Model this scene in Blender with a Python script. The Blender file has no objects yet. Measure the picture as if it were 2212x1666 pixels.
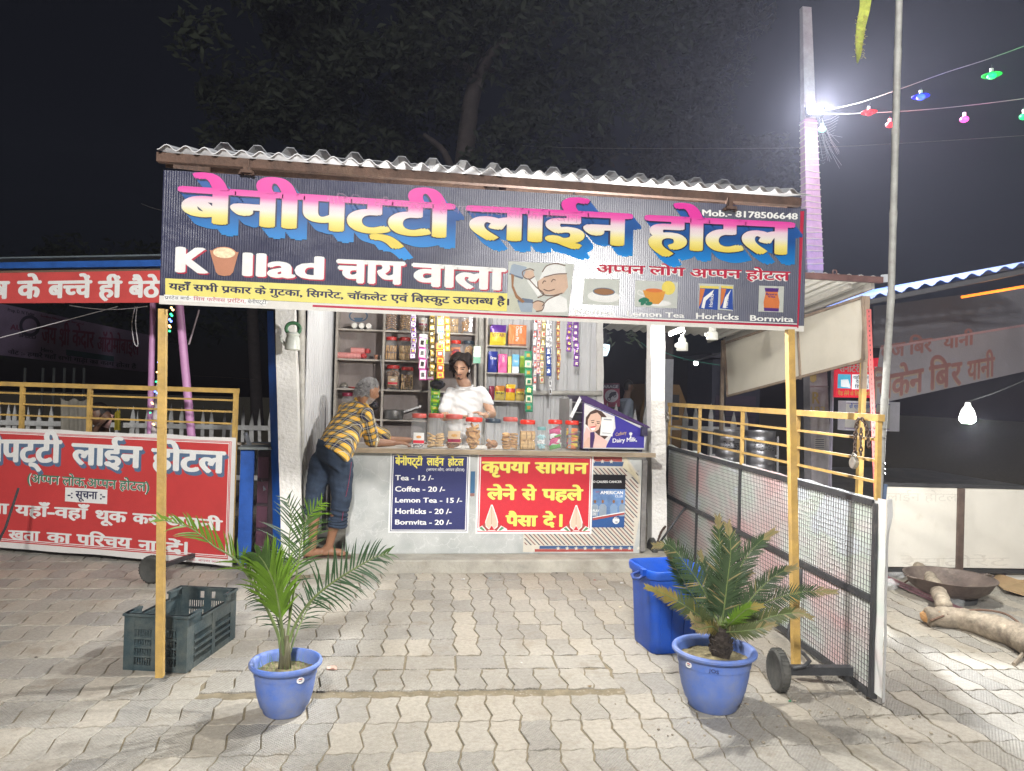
import bpy, bmesh, random, json
from math import *
from mathutils import Vector, Matrix, noise
random.seed(7)
S = bpy.context.scene
C = S.collection

# ---------------------------------------------------------------- camera
FOC, CX, CY, EYE = 1580.0, 1106.0, 833.0, 1.45
cam = bpy.data.cameras.new('camera'); cam.sensor_width = 36; cam.lens = 36*FOC/2212
cam.clip_end = 500; cam.clip_start = .05
co = bpy.data.objects.new('camera', cam); C.objects.link(co); S.camera = co
CAMR = Matrix.Rotation(radians(-8), 3, 'Z') @ Matrix.Rotation(pi/2+radians(.54), 3, 'X') @ Matrix.Rotation(radians(1.65), 3, 'Z')
co.matrix_world = Matrix.Translation((0, 0, EYE)) @ CAMR.to_4x4()

# ---------------------------------------------------------------- sky, sun, exposure
w = bpy.data.worlds.new('World'); S.world = w; w.use_nodes = True
nt = w.node_tree; bg = nt.nodes['Background']
sky = nt.nodes.new('ShaderNodeTexSky'); sky.sky_type = 'NISHITA'; sky.sun_disc = False
sky.sun_elevation = radians(1.5); sky.sun_rotation = radians(75); sky.dust_density = .6; sky.ozone_density = 4
hs = nt.nodes.new('ShaderNodeHueSaturation'); hs.inputs['Saturation'].default_value = .42
tintn = nt.nodes.new('ShaderNodeMixRGB'); tintn.blend_type = 'MULTIPLY'; tintn.inputs[0].default_value = 1
tintn.inputs[2].default_value = (.86, .84, 1.0, 1)
nt.links.new(sky.outputs[0], hs.inputs['Color']); nt.links.new(hs.outputs[0], tintn.inputs[1]); nt.links.new(tintn.outputs[0], bg.inputs[0])
bg.inputs[1].default_value = .007
sl = bpy.data.lights.new('soft_fill', 'SUN'); sl.energy = .32; sl.angle = radians(40); sl.color = (.92, .95, 1)  # broad soft fill, added to lift the ground evenly
so = bpy.data.objects.new('soft_fill', sl); C.objects.link(so)
so.rotation_euler = (radians(48), 0, radians(2))
# assumed, unseen lamp behind the camera, added to light banner and forecourt
ASSUMED_LAMP = Vector((-.9, -3.4, 5.6))
sp_ = bpy.data.lights.new('assumed_lamp_light', 'POINT'); sp_.energy = 3000; sp_.color = (1, .975, .94); sp_.shadow_soft_size = .35
so2 = bpy.data.objects.new('assumed_lamp_light', sp_); C.objects.link(so2); so2.location = ASSUMED_LAMP - Vector((0, 0, .42))
S.view_settings.view_transform = 'Standard'; S.view_settings.look = 'None'
S.view_settings.exposure = 0.45; S.view_settings.gamma = 1
S.cycles.max_bounces = 7; S.cycles.diffuse_bounces = 3; S.cycles.glossy_bounces = 3
S.cycles.transmission_bounces = 6; S.cycles.transparent_max_bounces = 24
S.cycles.use_adaptive_sampling = True; S.cycles.adaptive_threshold = .04; S.cycles.time_limit = 1000; S.cycles.use_denoising = True; S.cycles.sample_clamp_indirect = 4
S.cycles.caustics_reflective = False; S.cycles.caustics_refractive = False

# ---------------------------------------------------------------- pixel -> place (2212 px wide copy of the photo)
def ray(px, py): return CAMR @ Vector(((px-CX)/FOC, -(py-CY)/FOC, -1))
def G(px, py, z=0):
    d = ray(px, py); return Vector((0, 0, EYE)) + d*((z-EYE)/d.z)
def P(px, py, Y):
    d = ray(px, py); return Vector((0, 0, EYE)) + d*(Y/d.y)
def Q(px, py, X):
    d = ray(px, py); return Vector((0, 0, EYE)) + d*(X/d.x)
def plane_hit(px, py, o, n):
    d = ray(px, py); c = Vector((0, 0, EYE)); return c + d*((o-c).dot(n)/d.dot(n))
def zz(x0, y0, k): return lambda x, y: ((x0+x*k)/1.8445, (y0+y*k)/1.8445)
za = zz(600,560,.5877); zb = zz(1900,660,.6058); zc = zz(1050,1220,.648); zd = zz(1550,1580,.4973)
ze = zz(0,1000,.8106); zf = zz(2550,1200,.9901); zg = zz(3080,0,.7205); zh = zz(3080,1000,1.0204)
zi = zz(1300,1240,.3241); zj = zz(1900,1240,.3617); zk = zz(1900,1500,.4802); z3 = zz(900,1950,.6)
z2 = zz(0,2100,.5834); z1 = zz(1200,2250,.6781); zn = zz(3300,2150,.5536); zl = zz(0,1000,.42017)
zr = zz(2600,1250,.5703); zs = zz(3200,1250,.33003); zt = zz(2400,1300,.24)

# ---------------------------------------------------------------- materials
MATS = {}
def mat(name, col, rough=.7, metal=0, var=.12, scale=8, bump=.15, bscale=60, emit=0, trans=0, alpha=1, spec=.5,
        dirt=0, dirtcol=(.12,.10,.08), dirtscale=3, stretch=None, sss=0, translucent=0, coord='Object'):
    if name in MATS: return MATS[name]
    m = bpy.data.materials.new(name); m.use_nodes = True; MATS[name] = m
    nt = m.node_tree; N = nt.nodes; L = nt.links; b = N['Principled BSDF']
    b.inputs['Roughness'].default_value = rough; b.inputs['Metallic'].default_value = metal
    b.inputs['Specular IOR Level'].default_value = spec
    col = tuple(col[:3])
    tc = N.new('ShaderNodeTexCoord'); vec = tc.outputs[coord]
    if stretch:
        mp = N.new('ShaderNodeMapping'); mp.inputs['Scale'].default_value = stretch; L.new(vec, mp.inputs[0]); vec = mp.outputs[0]
    out = None
    if var > 0:
        n1 = N.new('ShaderNodeTexNoise'); n1.inputs['Scale'].default_value = scale; n1.inputs['Detail'].default_value = 6
        n1.inputs['Roughness'].default_value = .65; L.new(vec, n1.inputs['Vector'])
        r = N.new('ShaderNodeValToRGB'); r.color_ramp.elements[0].position = .3; r.color_ramp.elements[1].position = .7
        r.color_ramp.elements[0].color = (*[c*(1-var) for c in col], 1); r.color_ramp.elements[1].color = (*[min(1, c*(1+var)) for c in col], 1)
        L.new(n1.outputs[0], r.inputs[0]); out = r.outputs[0]
        if dirt > 0:
            n2 = N.new('ShaderNodeTexNoise'); n2.inputs['Scale'].default_value = dirtscale; n2.inputs['Detail'].default_value = 9
            n2.inputs['Roughness'].default_value = .75; L.new(vec, n2.inputs['Vector'])
            r2 = N.new('ShaderNodeMapRange'); r2.inputs[1].default_value = .64-.22*dirt; r2.inputs[2].default_value = .76; r2.inputs[4].default_value = min(1, .4+dirt*.5)
            L.new(n2.outputs[0], r2.inputs[0]); mx = N.new('ShaderNodeMixRGB'); mx.inputs[2].default_value = (*dirtcol, 1)
            L.new(r2.outputs[0], mx.inputs[0]); L.new(out, mx.inputs[1]); out = mx.outputs[0]
        L.new(out, b.inputs['Base Color'])
    else: b.inputs['Base Color'].default_value = (*col, 1)
    if bump > 0:
        n3 = N.new('ShaderNodeTexNoise'); n3.inputs['Scale'].default_value = bscale; n3.inputs['Detail'].default_value = 4
        L.new(vec, n3.inputs['Vector']); bp = N.new('ShaderNodeBump'); bp.inputs['Strength'].default_value = bump; bp.inputs['Distance'].default_value = .01
        L.new(n3.outputs[0], bp.inputs['Height']); L.new(bp.outputs[0], b.inputs['Normal'])
    if emit: b.inputs['Emission Color'].default_value = (*col, 1); b.inputs['Emission Strength'].default_value = emit
    if trans: b.inputs['Transmission Weight'].default_value = trans; b.inputs['IOR'].default_value = 1.35
    if alpha < 1: b.inputs['Alpha'].default_value = alpha
    if sss: b.inputs['Subsurface Weight'].default_value = sss; b.inputs['Subsurface Radius'].default_value = (.02, .008, .004)
    if translucent:
        tr = N.new('ShaderNodeBsdfTranslucent'); ms = N.new('ShaderNodeMixShader'); ms.inputs[0].default_value = translucent
        if out is not None: L.new(out, tr.inputs[0])
        else: tr.inputs[0].default_value = (*col, 1)
        L.new(b.outputs[0], ms.inputs[1]); L.new(tr.outputs[0], ms.inputs[2]); L.new(ms.outputs[0], N['Material Output'].inputs[0])
    return m
def ink(name, col, translucent=.3, rough=.45):   # flat print on flex: no relief of its own
    return mat(name, col, rough, var=.05, scale=30, bump=0, translucent=translucent, spec=.4)
def ramp_uv(name, stops, translucent=.4):          # print whose colour runs with the letter's height (UV v)
    m = mat(name, (1,1,1), .45, var=0, bump=0, spec=.4); N = m.node_tree.nodes; L = m.node_tree.links
    uv = N.new('ShaderNodeUVMap'); uv.uv_map = 'UVMap'; sp = N.new('ShaderNodeSeparateXYZ'); L.new(uv.outputs[0], sp.inputs[0])
    r = N.new('ShaderNodeValToRGB'); e = r.color_ramp.elements
    while len(e) < len(stops): e.new(.5)
    for k, (p, c) in enumerate(stops): e[k].position = p; e[k].color = (*c, 1)
    L.new(sp.outputs[1], r.inputs[0]); b = N['Principled BSDF']; L.new(r.outputs[0], b.inputs['Base Color'])
    tr = N.new('ShaderNodeBsdfTranslucent'); ms = N.new('ShaderNodeMixShader'); ms.inputs[0].default_value = translucent
    L.new(r.outputs[0], tr.inputs[0]); L.new(b.outputs[0], ms.inputs[1]); L.new(tr.outputs[0], ms.inputs[2]); L.new(ms.outputs[0], N['Material Output'].inputs[0])
    return m
def lamp_mat(name, col, strength):
    if name in MATS: return MATS[name]
    m = bpy.data.materials.new(name); m.use_nodes = True; MATS[name] = m; N = m.node_tree.nodes
    b = N['Principled BSDF']; b.inputs['Base Color'].default_value = (*[c*.15 for c in col], 1); b.inputs['Emission Color'].default_value = (*col, 1)
    b.inputs['Emission Strength'].default_value = strength; return m

# ---------------------------------------------------------------- mesh builder
class MB:
    def __init__(s): s.v = []; s.f = []; s.mi = []; s.uv = None; s.m = 0; s.smooth = False
    def add(s, vs, fs, mi=None):
        n = len(s.v); s.v += [tuple(v) for v in vs]; s.f += [tuple(i+n for i in f) for f in fs]; s.mi += [s.m if mi is None else mi]*len(fs)
    def box(s, c, d, R=None, taper=1):
        x, y, z = [a/2 for a in d]; c = Vector(c); vs = []
        for sz, t in ((-1, 1), (1, taper)):
            for sx, sy in ((-1,-1),(1,-1),(1,1),(-1,1)):
                v = Vector((sx*x*t, sy*y*t, sz*z)); vs.append(c + (R @ v if R else v))
        s.add(vs, [(3,2,1,0),(4,5,6,7),(0,1,5,4),(1,2,6,5),(2,3,7,6),(3,0,4,7)]); return s
    def bb(s, a, b): return s.box([(p+q)/2 for p, q in zip(a, b)], [abs(p-q) for p, q in zip(a, b)])
    def bar(s, a, b, w, h=None, up=(0,0,1)):
        a = Vector(a); b = Vector(b); h = h or w; z = (b-a); l = z.length; z.normalize(); up = Vector(up)
        if abs(z.dot(up)) > .98: up = Vector((0,1,0))
        x = up.cross(z).normalized(); y = z.cross(x); R = Matrix((x, y, z)).transposed()
        return s.box((a+b)/2, (w, h, l), R)
    def tube(s, pts, r, n=8, caps=True, jitter=0):
        pts = [Vector(p) for p in pts]; rs = r if isinstance(r, (list, tuple)) else [r]*len(pts)
        vs = []; fs = []; prev = None
        for i, p in enumerate(pts):
            t = (pts[min(i+1, len(pts)-1)] - pts[max(i-1, 0)]).normalized()
            if prev is None:
                a = Vector((0,0,1)) if abs(t.z) < .9 else Vector((1,0,0)); x = a.cross(t).normalized()
            else: x = (prev - t*prev.dot(t)).normalized()
            prev = x; y = t.cross(x)
            for k in range(n):
                q = rs[i]*(1+random.uniform(-jitter, jitter)); vs.append(p + x*cos(2*pi*k/n)*q + y*sin(2*pi*k/n)*q)
        for i in range(len(pts)-1):
            for k in range(n): fs.append((i*n+k, i*n+(k+1)%n, (i+1)*n+(k+1)%n, (i+1)*n+k))
        if caps: fs.append(tuple(range(n-1, -1, -1))); fs.append(tuple(range((len(pts)-1)*n, len(pts)*n)))
        s.add(vs, fs); return s
    def lathe(s, prof, c=(0,0,0), n=24, axis='Z', sx=1, sy=1, power=None):
        c = Vector(c); vs = []; fs = []
        for r, h in prof:
            for k in range(n):
                a = 2*pi*k/n; ca, sa = cos(a), sin(a)
                if power:   # rounded square section
                    q = (abs(ca)**power+abs(sa)**power)**(-1/power); ca *= q; sa *= q
                v = (r*ca*sx, r*sa*sy, h)
                if axis == 'Y': v = (v[0], v[2], v[1])
                if axis == 'X': v = (v[2], v[0], v[1])
                vs.append(c+Vector(v))
        for i in range(len(prof)-1):
            for k in range(n): fs.append((i*n+k, i*n+(k+1)%n, (i+1)*n+(k+1)%n, (i+1)*n+k))
        if prof[0][0] > 1e-4: fs.append(tuple(range(n-1, -1, -1)))
        if prof[-1][0] > 1e-4: fs.append(tuple(range((len(prof)-1)*n, len(prof)*n)))
        s.add(vs, fs); return s
    def poly(s, pts, d):   # outline extruded by vector d
        n = len(pts); pts = [Vector(p) for p in pts]; d = Vector(d)
        s.add(pts+[p+d for p in pts], [tuple(range(n-1,-1,-1)), tuple(range(n, 2*n))] + [(i, (i+1)%n, n+(i+1)%n, n+i) for i in range(n)]); return s
    def ball(s, c, r, n=10, sc=(1,1,1)):
        prof = [(r*sin(pi*i/(n//2+1)), -r*cos(pi*i/(n//2+1))) for i in range(1, n//2+1)]
        m0 = len(s.v); s.lathe(prof, (0,0,0), n)
        for i in range(m0, len(s.v)): v = s.v[i]; s.v[i] = (v[0]*sc[0]+c[0], v[1]*sc[1]+c[1], v[2]*sc[2]+c[2])
        return s
    def mesh(s, name, mats):
        me = bpy.data.meshes.new(name); me.from_pydata(s.v, [], s.f)
        for m in (mats if isinstance(mats, (list, tuple)) else [mats]): me.materials.append(m)
        me.polygons.foreach_set('material_index', s.mi)
        if s.smooth: me.shade_smooth() if hasattr(me, 'shade_smooth') else me.polygons.foreach_set('use_smooth', [True]*len(s.f))
        if s.smooth == 'auto':
            try: me.set_sharp_from_angle(angle=radians(38))
            except Exception: pass
        if s.uv: 
            l = me.uv_layers.new(name='UVMap'); l.data.foreach_set('uv', [c for p in me.loops for c in s.uv[p.vertex_index]])
        me.update(); return me
def tag(o, label=None, cat=None, group=None, kind=None):
    if label: o['label'] = label
    if cat: o['category'] = cat
    if group: o['group'] = group
    if kind: o['kind'] = kind
    return o
def link(name, me, parent=None, kind=None):
    o = bpy.data.objects.new(name, me); C.objects.link(o)
    if parent is not None:
        o.parent = parent
        t = Vector((0,0,0)); q = parent
        while q is not None: t += Vector(q.location); q = q.parent
        o.matrix_parent_inverse = Matrix.Translation(-t)
    if kind: o['kind'] = kind
    return o
def part(name, mb, m, parent, smooth=None, kind=None, label=None):
    if smooth is not None: mb.smooth = smooth
    o = link(name, mb.mesh(name, m), parent, kind)
    if label: o['label'] = label
    return o
def local(name, mb, m, parent, smooth=None, kind=None):   # mesh already in the parent's own coordinates
    if smooth is not None: mb.smooth = smooth
    o = bpy.data.objects.new(name, mb.mesh(name, m)); C.objects.link(o); o.parent = parent
    if kind: o['kind'] = kind
    return o
def thing(name, label, cat, loc=(0,0,0), group=None, rz=0):
    o = bpy.data.objects.new(name, None); C.objects.link(o); o.location = loc; o.rotation_euler = (0,0,rz); o.empty_display_size = .1
    return tag(o, label, cat, group)
def solo(name, mb, m, label, cat, group=None, smooth=None, kind=None):
    if smooth is not None: mb.smooth = smooth
    vs = [Vector(v) for v in mb.v]; lo = Vector((sum(v.x for v in vs)/len(vs), sum(v.y for v in vs)/len(vs), min(v.z for v in vs)))
    mb.v = [tuple(v-lo) for v in vs]
    o = link(name, mb.mesh(name, m)); o.location = lo
    return tag(o, label, cat, group, kind)
def dup(root, loc, rz=None, label=None):
    r = root.copy(); C.objects.link(r); r.location = loc
    if rz is not None: r.rotation_euler = (0,0,rz)
    if label: r['label'] = label
    for ch in root.children:
        c = ch.copy(); C.objects.link(c); c.parent = r; c.matrix_parent_inverse = ch.matrix_parent_inverse.copy()
        for g in ch.children:
            d = g.copy(); C.objects.link(d); d.parent = c; d.matrix_parent_inverse = g.matrix_parent_inverse.copy()
    return r

# ---------------------------------------------------------------- lettering
GLY = {}
TS = bpy.data.scenes.new('workbench')     # a side scene for measuring letters and fusing bodies, removed at the end
def baked(o):
    TS.collection.objects.link(o); vl = TS.view_layers[0]; vl.update(); dg = vl.depsgraph; dg.update(); me = bpy.data.meshes.new_from_object(o.evaluated_get(dg)); bpy.data.objects.remove(o); return me
def glyphs(s):
    if s in GLY: return GLY[s]
    cu = bpy.data.curves.new('t', 'FONT'); cu.body = s; cu.resolution_u = 3
    me = baked(bpy.data.objects.new('t', cu))
    vs = [(v.co.x, v.co.y) for v in me.vertices]; fs = [tuple(p.vertices) for p in me.polygons]
    bpy.data.meshes.remove(me); bpy.data.curves.remove(cu)
    GLY[s] = (vs, fs); return GLY[s]
def adv(s):
    vs, _ = glyphs(s+'।'); return max(v[0] for v in vs)-.275 if vs else .3
def clip_x(vs, fs, x):     # half form of a consonant: its right stem cut away
    bm = bmesh.new(); bv = [bm.verts.new((a, b, 0)) for a, b in vs]
    for f in fs:
        try: bm.faces.new([bv[i] for i in f])
        except ValueError: pass
    bmesh.ops.bisect_plane(bm, geom=bm.verts[:]+bm.edges[:]+bm.faces[:], plane_co=(x,0,0), plane_no=(1,0,0), clear_outer=True)
    bm.verts.index_update(); r = ([(v.co.x, v.co.y) for v in bm.verts], [tuple(v.index for v in f.verts) for f in bm.faces]); bm.free(); return r
VIR = '\u094d'; MATRAS = set('ािीुूृेैोौंँः़ॅॉ')
def layout(s):
    """Devanagari set by hand: ~ before a consonant makes its half form, ^ after one puts a reph over it, _ adds a rakar stroke"""
    vs, fs, x, run = [], [], 0.0, ''
    def put(g, dx):
        n = len(vs); vs.extend((a+dx, b) for a, b in g[0]); fs.extend(tuple(i+n for i in f) for f in g[1])
    i = 0
    def flush():
        nonlocal x, run
        if run: put(glyphs(run), x); x += adv(run); run = ''
    while i < len(s):
        ch = s[i]
        if ch == '~':
            flush(); c = s[i+1]; a = adv(c); cut = a-.205; put(clip_x(*glyphs(c), cut), x); x += cut-.01; i += 2; continue
        if ch == '^':
            flush(); pts = [(-.10,.60),(-.16,.68),(-.16,.80),(-.07,.88),(.06,.89),(.06,.83),(-.05,.82),(-.09,.77),(-.09,.69),(-.04,.62)]
            put(([(a-.06, b) for a, b in pts], [(0,1,8,9),(1,2,7,8),(2,3,6,7),(3,4,5,6)]), x); i += 1; continue
        if ch == '_':
            flush(); put(([(-.19,.19),(-.19,.09),(-.42,-.10),(-.42,.0)], [(0,3,2,1)]), x); i += 2; continue
        run += ch; i += 1
    flush()
    return vs, fs
class Sheet:
    """a flat printed sheet: origin, two in-plane unit vectors and the normal towards the reader"""
    def __init__(s, o, u, v): s.o = Vector(o); s.u = Vector(u).normalized(); s.v = Vector(v).normalized(); s.n = s.u.cross(s.v).normalized()
    def uv(s, q): d = Vector(q)-s.o; return d.dot(s.u), d.dot(s.v)
    def px(s, px, py): return s.uv(plane_hit(px, py, s.o, s.n))
    def at(s, a, b, l=0): return s.o + s.u*a + s.v*b + s.n*l
    def poly(s, mb, pts, l, d=.0004):
        mb.poly([s.at(a, b, l) for a, b in pts], s.n*d)
        return mb
def lettering(parent, sh, text, L, R, top, m, lay=.001, bx=.03, by=.012, n=6, name='lettering', caph=None, offs=None, uvr=None, label=None):
    """text set on sheet sh from L (left end of the baseline) to R (right end) with its head line through top; all (u,v)"""
    vs, fs = layout(text)
    if not vs: return
    deva = any('\u0900' <= c <= '\u097f' for c in text); cap = caph or (.622 if deva else .70)
    x0 = min(v[0] for v in vs)-bx; x1 = max(v[0] for v in vs)+bx
    Lx, Ly = L; Rx, Ry = R; hx = (Rx-Lx)/(x1-x0); sl = (Ry-Ly)/(Rx-Lx); H = (top-Ly)/(cap+by)
    mb = MB(); uv = []
    rings = [(cos(2*pi*k/n)*bx, sin(2*pi*k/n)*by) for k in range(n)] if n > 1 else [(0,0)]
    offs = offs or [(0,0)]
    k = 0
    for (oa, ob) in offs:
        for (dx, dy) in rings:
            pts = []
            for a, b in vs:
                A = Lx+(a+dx-x0)*hx; B = Ly+(A-Lx)*sl+(b+dy)*H; pts.append(sh.at(A+oa, B+ob, lay+k*.00012))
                uv.append((0, ((b+dy)/cap*.75+.12) if uvr is None else (B+ob-uvr[0])/(uvr[1]-uvr[0])))
            mb.add(pts, fs); k += 1
    mb.uv = uv
    # make every face look to the reader
    nn = sh.n
    o = part(name, mb, m, parent); me = o.data
    flip = [p.index for p in me.polygons if p.normal.dot(nn) < 0]
    if flip: 
        bm = bmesh.new(); bm.from_mesh(me); bm.faces.ensure_lookup_table(); bmesh.ops.reverse_faces(bm, faces=[bm.faces[i] for i in flip]); bm.to_mesh(me); bm.free()
    if label: o['label'] = label
    return o
def flat(parent, sh, pts, m, lay=.0006, name='print', d=.0004, label=None):
    mb = MB(); sh.poly(mb, pts, lay, d); return part(name, mb, m, parent, label=label)
def flats(parent, sh, lst, m, lay=.0006, name='print'):
    mb = MB()
    for k, pts in enumerate(lst): sh.poly(mb, pts, lay+k*.00001, .0004)
    return part(name, mb, m, parent)
def oval(a, b, ra, rb, n=20, rot=0): return [(a+cos(rot)*ra*cos(2*pi*k/n)-sin(rot)*rb*sin(2*pi*k/n), b+sin(rot)*ra*cos(2*pi*k/n)+cos(rot)*rb*sin(2*pi*k/n)) for k in range(n)]
def rect(a0, b0, a1, b1): return [(a0,b0),(a1,b0),(a1,b1),(a0,b1)]
def smoothpath(pts, k=6):
    out = []; pts = [Vector(p) for p in pts]
    for i in range(len(pts)-1):
        p0 = pts[max(i-1,0)]; p1 = pts[i]; p2 = pts[i+1]; p3 = pts[min(i+2,len(pts)-1)]
        for j in range(k):
            t = j/k; out.append(.5*((2*p1)+(p2-p0)*t+(2*p0-5*p1+4*p2-p3)*t*t+(3*p1-p0-3*p2+p3)*t**3))
    out.append(pts[-1]); return out
def point_light(name, loc, e, col=(1,1,1), r=.05, typ='POINT'):
    l = bpy.data.lights.new(name, typ); l.energy = e; l.color = col; l.shadow_soft_size = r
    o = bpy.data.objects.new(name, l); C.objects.link(o); o.location = loc; return o
# ---------------------------------------------------------------- ground and pavers
def solid_ground():
    m = mat('sand_joint', (.21,.175,.115), .95, var=.3, scale=14, bump=.5, bscale=120)
    mb = MB(); mb.add([(-60,-8,-.0075),(60,-8,-.0075),(60,90,-.0075),(-60,90,-.0075)], [(0,1,2,3)])
    g = part('ground', mb, m, None); tag(g, kind='structure'); return g
ground = solid_ground()
def paver_mat():
    m = mat('paver_concrete', (.4,.37,.31), .8, var=0, bump=0); N = m.node_tree.nodes; L = m.node_tree.links; b = N['Principled BSDF']
    g = N.new('ShaderNodeNewGeometry'); at = N.new('ShaderNodeAttribute'); at.attribute_name = 'tint'
    n1 = N.new('ShaderNodeTexNoise'); n1.inputs['Scale'].default_value = 1.1; n1.inputs['Detail'].default_value = 8; L.new(g.outputs['Position'], n1.inputs['Vector'])
    r = N.new('ShaderNodeValToRGB'); e = r.color_ramp.elements; e[0].position = .32; e[0].color = (.33,.305,.26,1); e[1].position = .62; e[1].color = (.43,.405,.355,1)
    L.new(n1.outputs[0], r.inputs[0])
    tr = N.new('ShaderNodeValToRGB'); e = tr.color_ramp.elements; e[0].position = 0; e[0].color = (.86,.87,.89,1); e[1].position = 1; e[1].color = (1.06,1.02,.96,1); x = e.new(.55); x.color = (1,.99,.97,1)
    L.new(at.outputs['Fac'], tr.inputs[0])
    mx = N.new('ShaderNodeMixRGB'); mx.blend_type = 'MULTIPLY'; mx.inputs[0].default_value = 1; L.new(r.outputs[0], mx.inputs[1]); L.new(tr.outputs[0], mx.inputs[2])
    n2 = N.new('ShaderNodeTexNoise'); n2.inputs['Scale'].default_value = 42; n2.inputs['Detail'].default_value = 8; n2.inputs['Roughness'].default_value = .8; L.new(g.outputs['Position'], n2.inputs['Vector'])
    r2 = N.new('ShaderNodeMapRange'); r2.inputs[1].default_value = .3; r2.inputs[2].default_value = .75; r2.inputs[3].default_value = .66; r2.inputs[4].default_value = 1.26; L.new(n2.outputs[0], r2.inputs[0])
    m2 = N.new('ShaderNodeMixRGB'); m2.blend_type = 'MULTIPLY'; m2.inputs[0].default_value = 1; L.new(mx.outputs[0], m2.inputs[1]); L.new(r2.outputs[0], m2.inputs[2])
    # dried spills and dirt patches
    n3 = N.new('ShaderNodeTexNoise'); n3.inputs['Scale'].default_value = 3.4; n3.inputs['Detail'].default_value = 10; n3.inputs['Roughness'].default_value = .7; L.new(g.outputs['Position'], n3.inputs['Vector'])
    r3 = N.new('ShaderNodeMapRange'); r3.inputs[1].default_value = .55; r3.inputs[2].default_value = .74; r3.inputs[4].default_value = .7; L.new(n3.outputs[0], r3.inputs[0])
    m3 = N.new('ShaderNodeMixRGB'); m3.inputs[2].default_value = (.21,.165,.105,1); L.new(r3.outputs[0], m3.inputs[0]); L.new(m2.outputs[0], m3.inputs[1]); L.new(m3.outputs[0], b.inputs['Base Color'])
    # herringbone / diamond tread pressed into the tiles
    mp = N.new('ShaderNodeMapping'); mp.inputs['Rotation'].default_value = (0,0,radians(40)); L.new(g.outputs['Position'], mp.inputs[0])
    wv = N.new('ShaderNodeTexWave'); wv.inputs['Scale'].default_value = 26; L.new(mp.outputs[0], wv.inputs['Vector'])
    mp2 = N.new('ShaderNodeMapping'); mp2.inputs['Rotation'].default_value = (0,0,radians(-45)); L.new(g.outputs['Position'], mp2.inputs[0])
    wv2 = N.new('ShaderNodeTexWave'); wv2.inputs['Scale'].default_value = 26; L.new(mp2.outputs[0], wv2.inputs['Vector'])
    mu = N.new('ShaderNodeMath'); mu.operation = 'MULTIPLY'; L.new(wv.outputs[1], mu.inputs[0]); L.new(wv2.outputs[1], mu.inputs[1])
    ml = N.new('ShaderNodeMath'); ml.operation = 'MULTIPLY'; L.new(mu.outputs[0], ml.inputs[0])
    st = N.new('ShaderNodeMapRange'); st.inputs[1].default_value = .35; st.inputs[2].default_value = .8; L.new(at.outputs['Fac'], st.inputs[0]); 
    inv = N.new('ShaderNodeMath'); inv.operation = 'SUBTRACT'; inv.inputs[0].default_value = 1.0; L.new(st.outputs[0], inv.inputs[1]); L.new(inv.outputs[0], ml.inputs[1])
    ad = N.new('ShaderNodeMath'); L.new(ml.outputs[0], ad.inputs[0]); L.new(n2.outputs[0], ad.inputs[1])
    bp = N.new('ShaderNodeBump'); bp.inputs['Strength'].default_value = .8; bp.inputs['Distance'].default_value = .005; L.new(ad.outputs[0], bp.inputs['Height']); L.new(bp.outputs[0], b.inputs['Normal'])
    b.inputs['Roughness'].default_value = .55; b.inputs['Specular IOR Level'].default_value = .45
    return m
PM = paver_mat()
TW, TL = .135, .267
def tile_outline(w, l, gap=.0032, rnd=0, wavy=True):
    a, b = .0135, .0075
    side = [(0,0),(.20,a),(.66,-a),(.82,-a*.2)] if wavy else [(0,0)]
    row = [(0,0),(.35,-b),(.65,b)]
    pts = [(x*w, y) for x, y in row] + [(w+x, t*l) for t, x in side] + [(w-x*w, l-(-y if False else -y*-1)) for x, y in [(0,0)]]
    pts = [(x*w, y) for x, y in row]
    pts += [(w+x, t*l) for t, x in side]
    pts += [(x*w, l+y) for x, y in [(1,0),(.65,b),(.35,-b)]]
    pts += [(x, t*l) for t, x in [(1,0)]+side[::-1][:-1]]
    c = (w/2, l/2)
    out = []
    n = len(pts)
    for i in range(n):     # inset along the local normal
        p0 = Vector(pts[i-1]); p1 = Vector(pts[i]); p2 = Vector(pts[(i+1)%n]); t = (p2-p0)
        if t.length < 1e-6: continue
        t.normalize(); nrm = Vector((-t.y, t.x)); out.append((p1.x+nrm.x*gap-c[0]+random.uniform(-rnd,rnd), p1.y+nrm.y*gap-c[1]+random.uniform(-rnd,rnd)))
    return out
def tile_mesh(mb, ol, M, H=.014):
    n = len(ol); vs = []; tw = random.gauss(0,.004)
    for k, (z, s) in enumerate(((-H, 1), (-.0018, 1), (0, .965))):
        for (x, y) in ol: vs.append(M @ Vector((x*s if k == 2 else x, y*(.975 if k == 2 else 1), z+(tw*(.3+y) if k else 0))))
    fs = [(r*n+i, r*n+(i+1)%n, (r+1)*n+(i+1)%n, (r+1)*n+i) for r in (0,1) for i in range(n)] + [tuple(range(2*n, 3*n))]
    mb.add(vs, fs)
    return len(fs)
GROT = radians(-2.4); GO = Vector((.115, 2.959, 0)); GR = Matrix.Rotation(GROT, 3, 'Z')
rows = []     # (local y start, kind): the course nearest the camera up to the stall plinth
y = -TL*3
while y < 12.5: rows.append(y); y += TL
tiles = []
def blocked(p):
    return (-.86 < p.x < 2.6 and 5.80 < p.y < 8.4)
for ri, y0 in enumerate(rows):
    i0, i1 = (-34, 60) if y0 < 4 else (-64, 80)
    for i in range(i0, i1):
        x0 = i*TW
        special = abs(y0-2*TL) < .01 or abs(y0-3*TL) < .01
        if special and -1.09 < x0 < .94: continue
        p = GO + GR @ Vector((x0+TW/2, y0+TL/2, 0))
        if blocked(p): continue
        if p.x < -4.5 and p.y < 5 or p.x > 5.6 and p.y < 5: continue
        tiles.append((p, 'full'))
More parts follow.
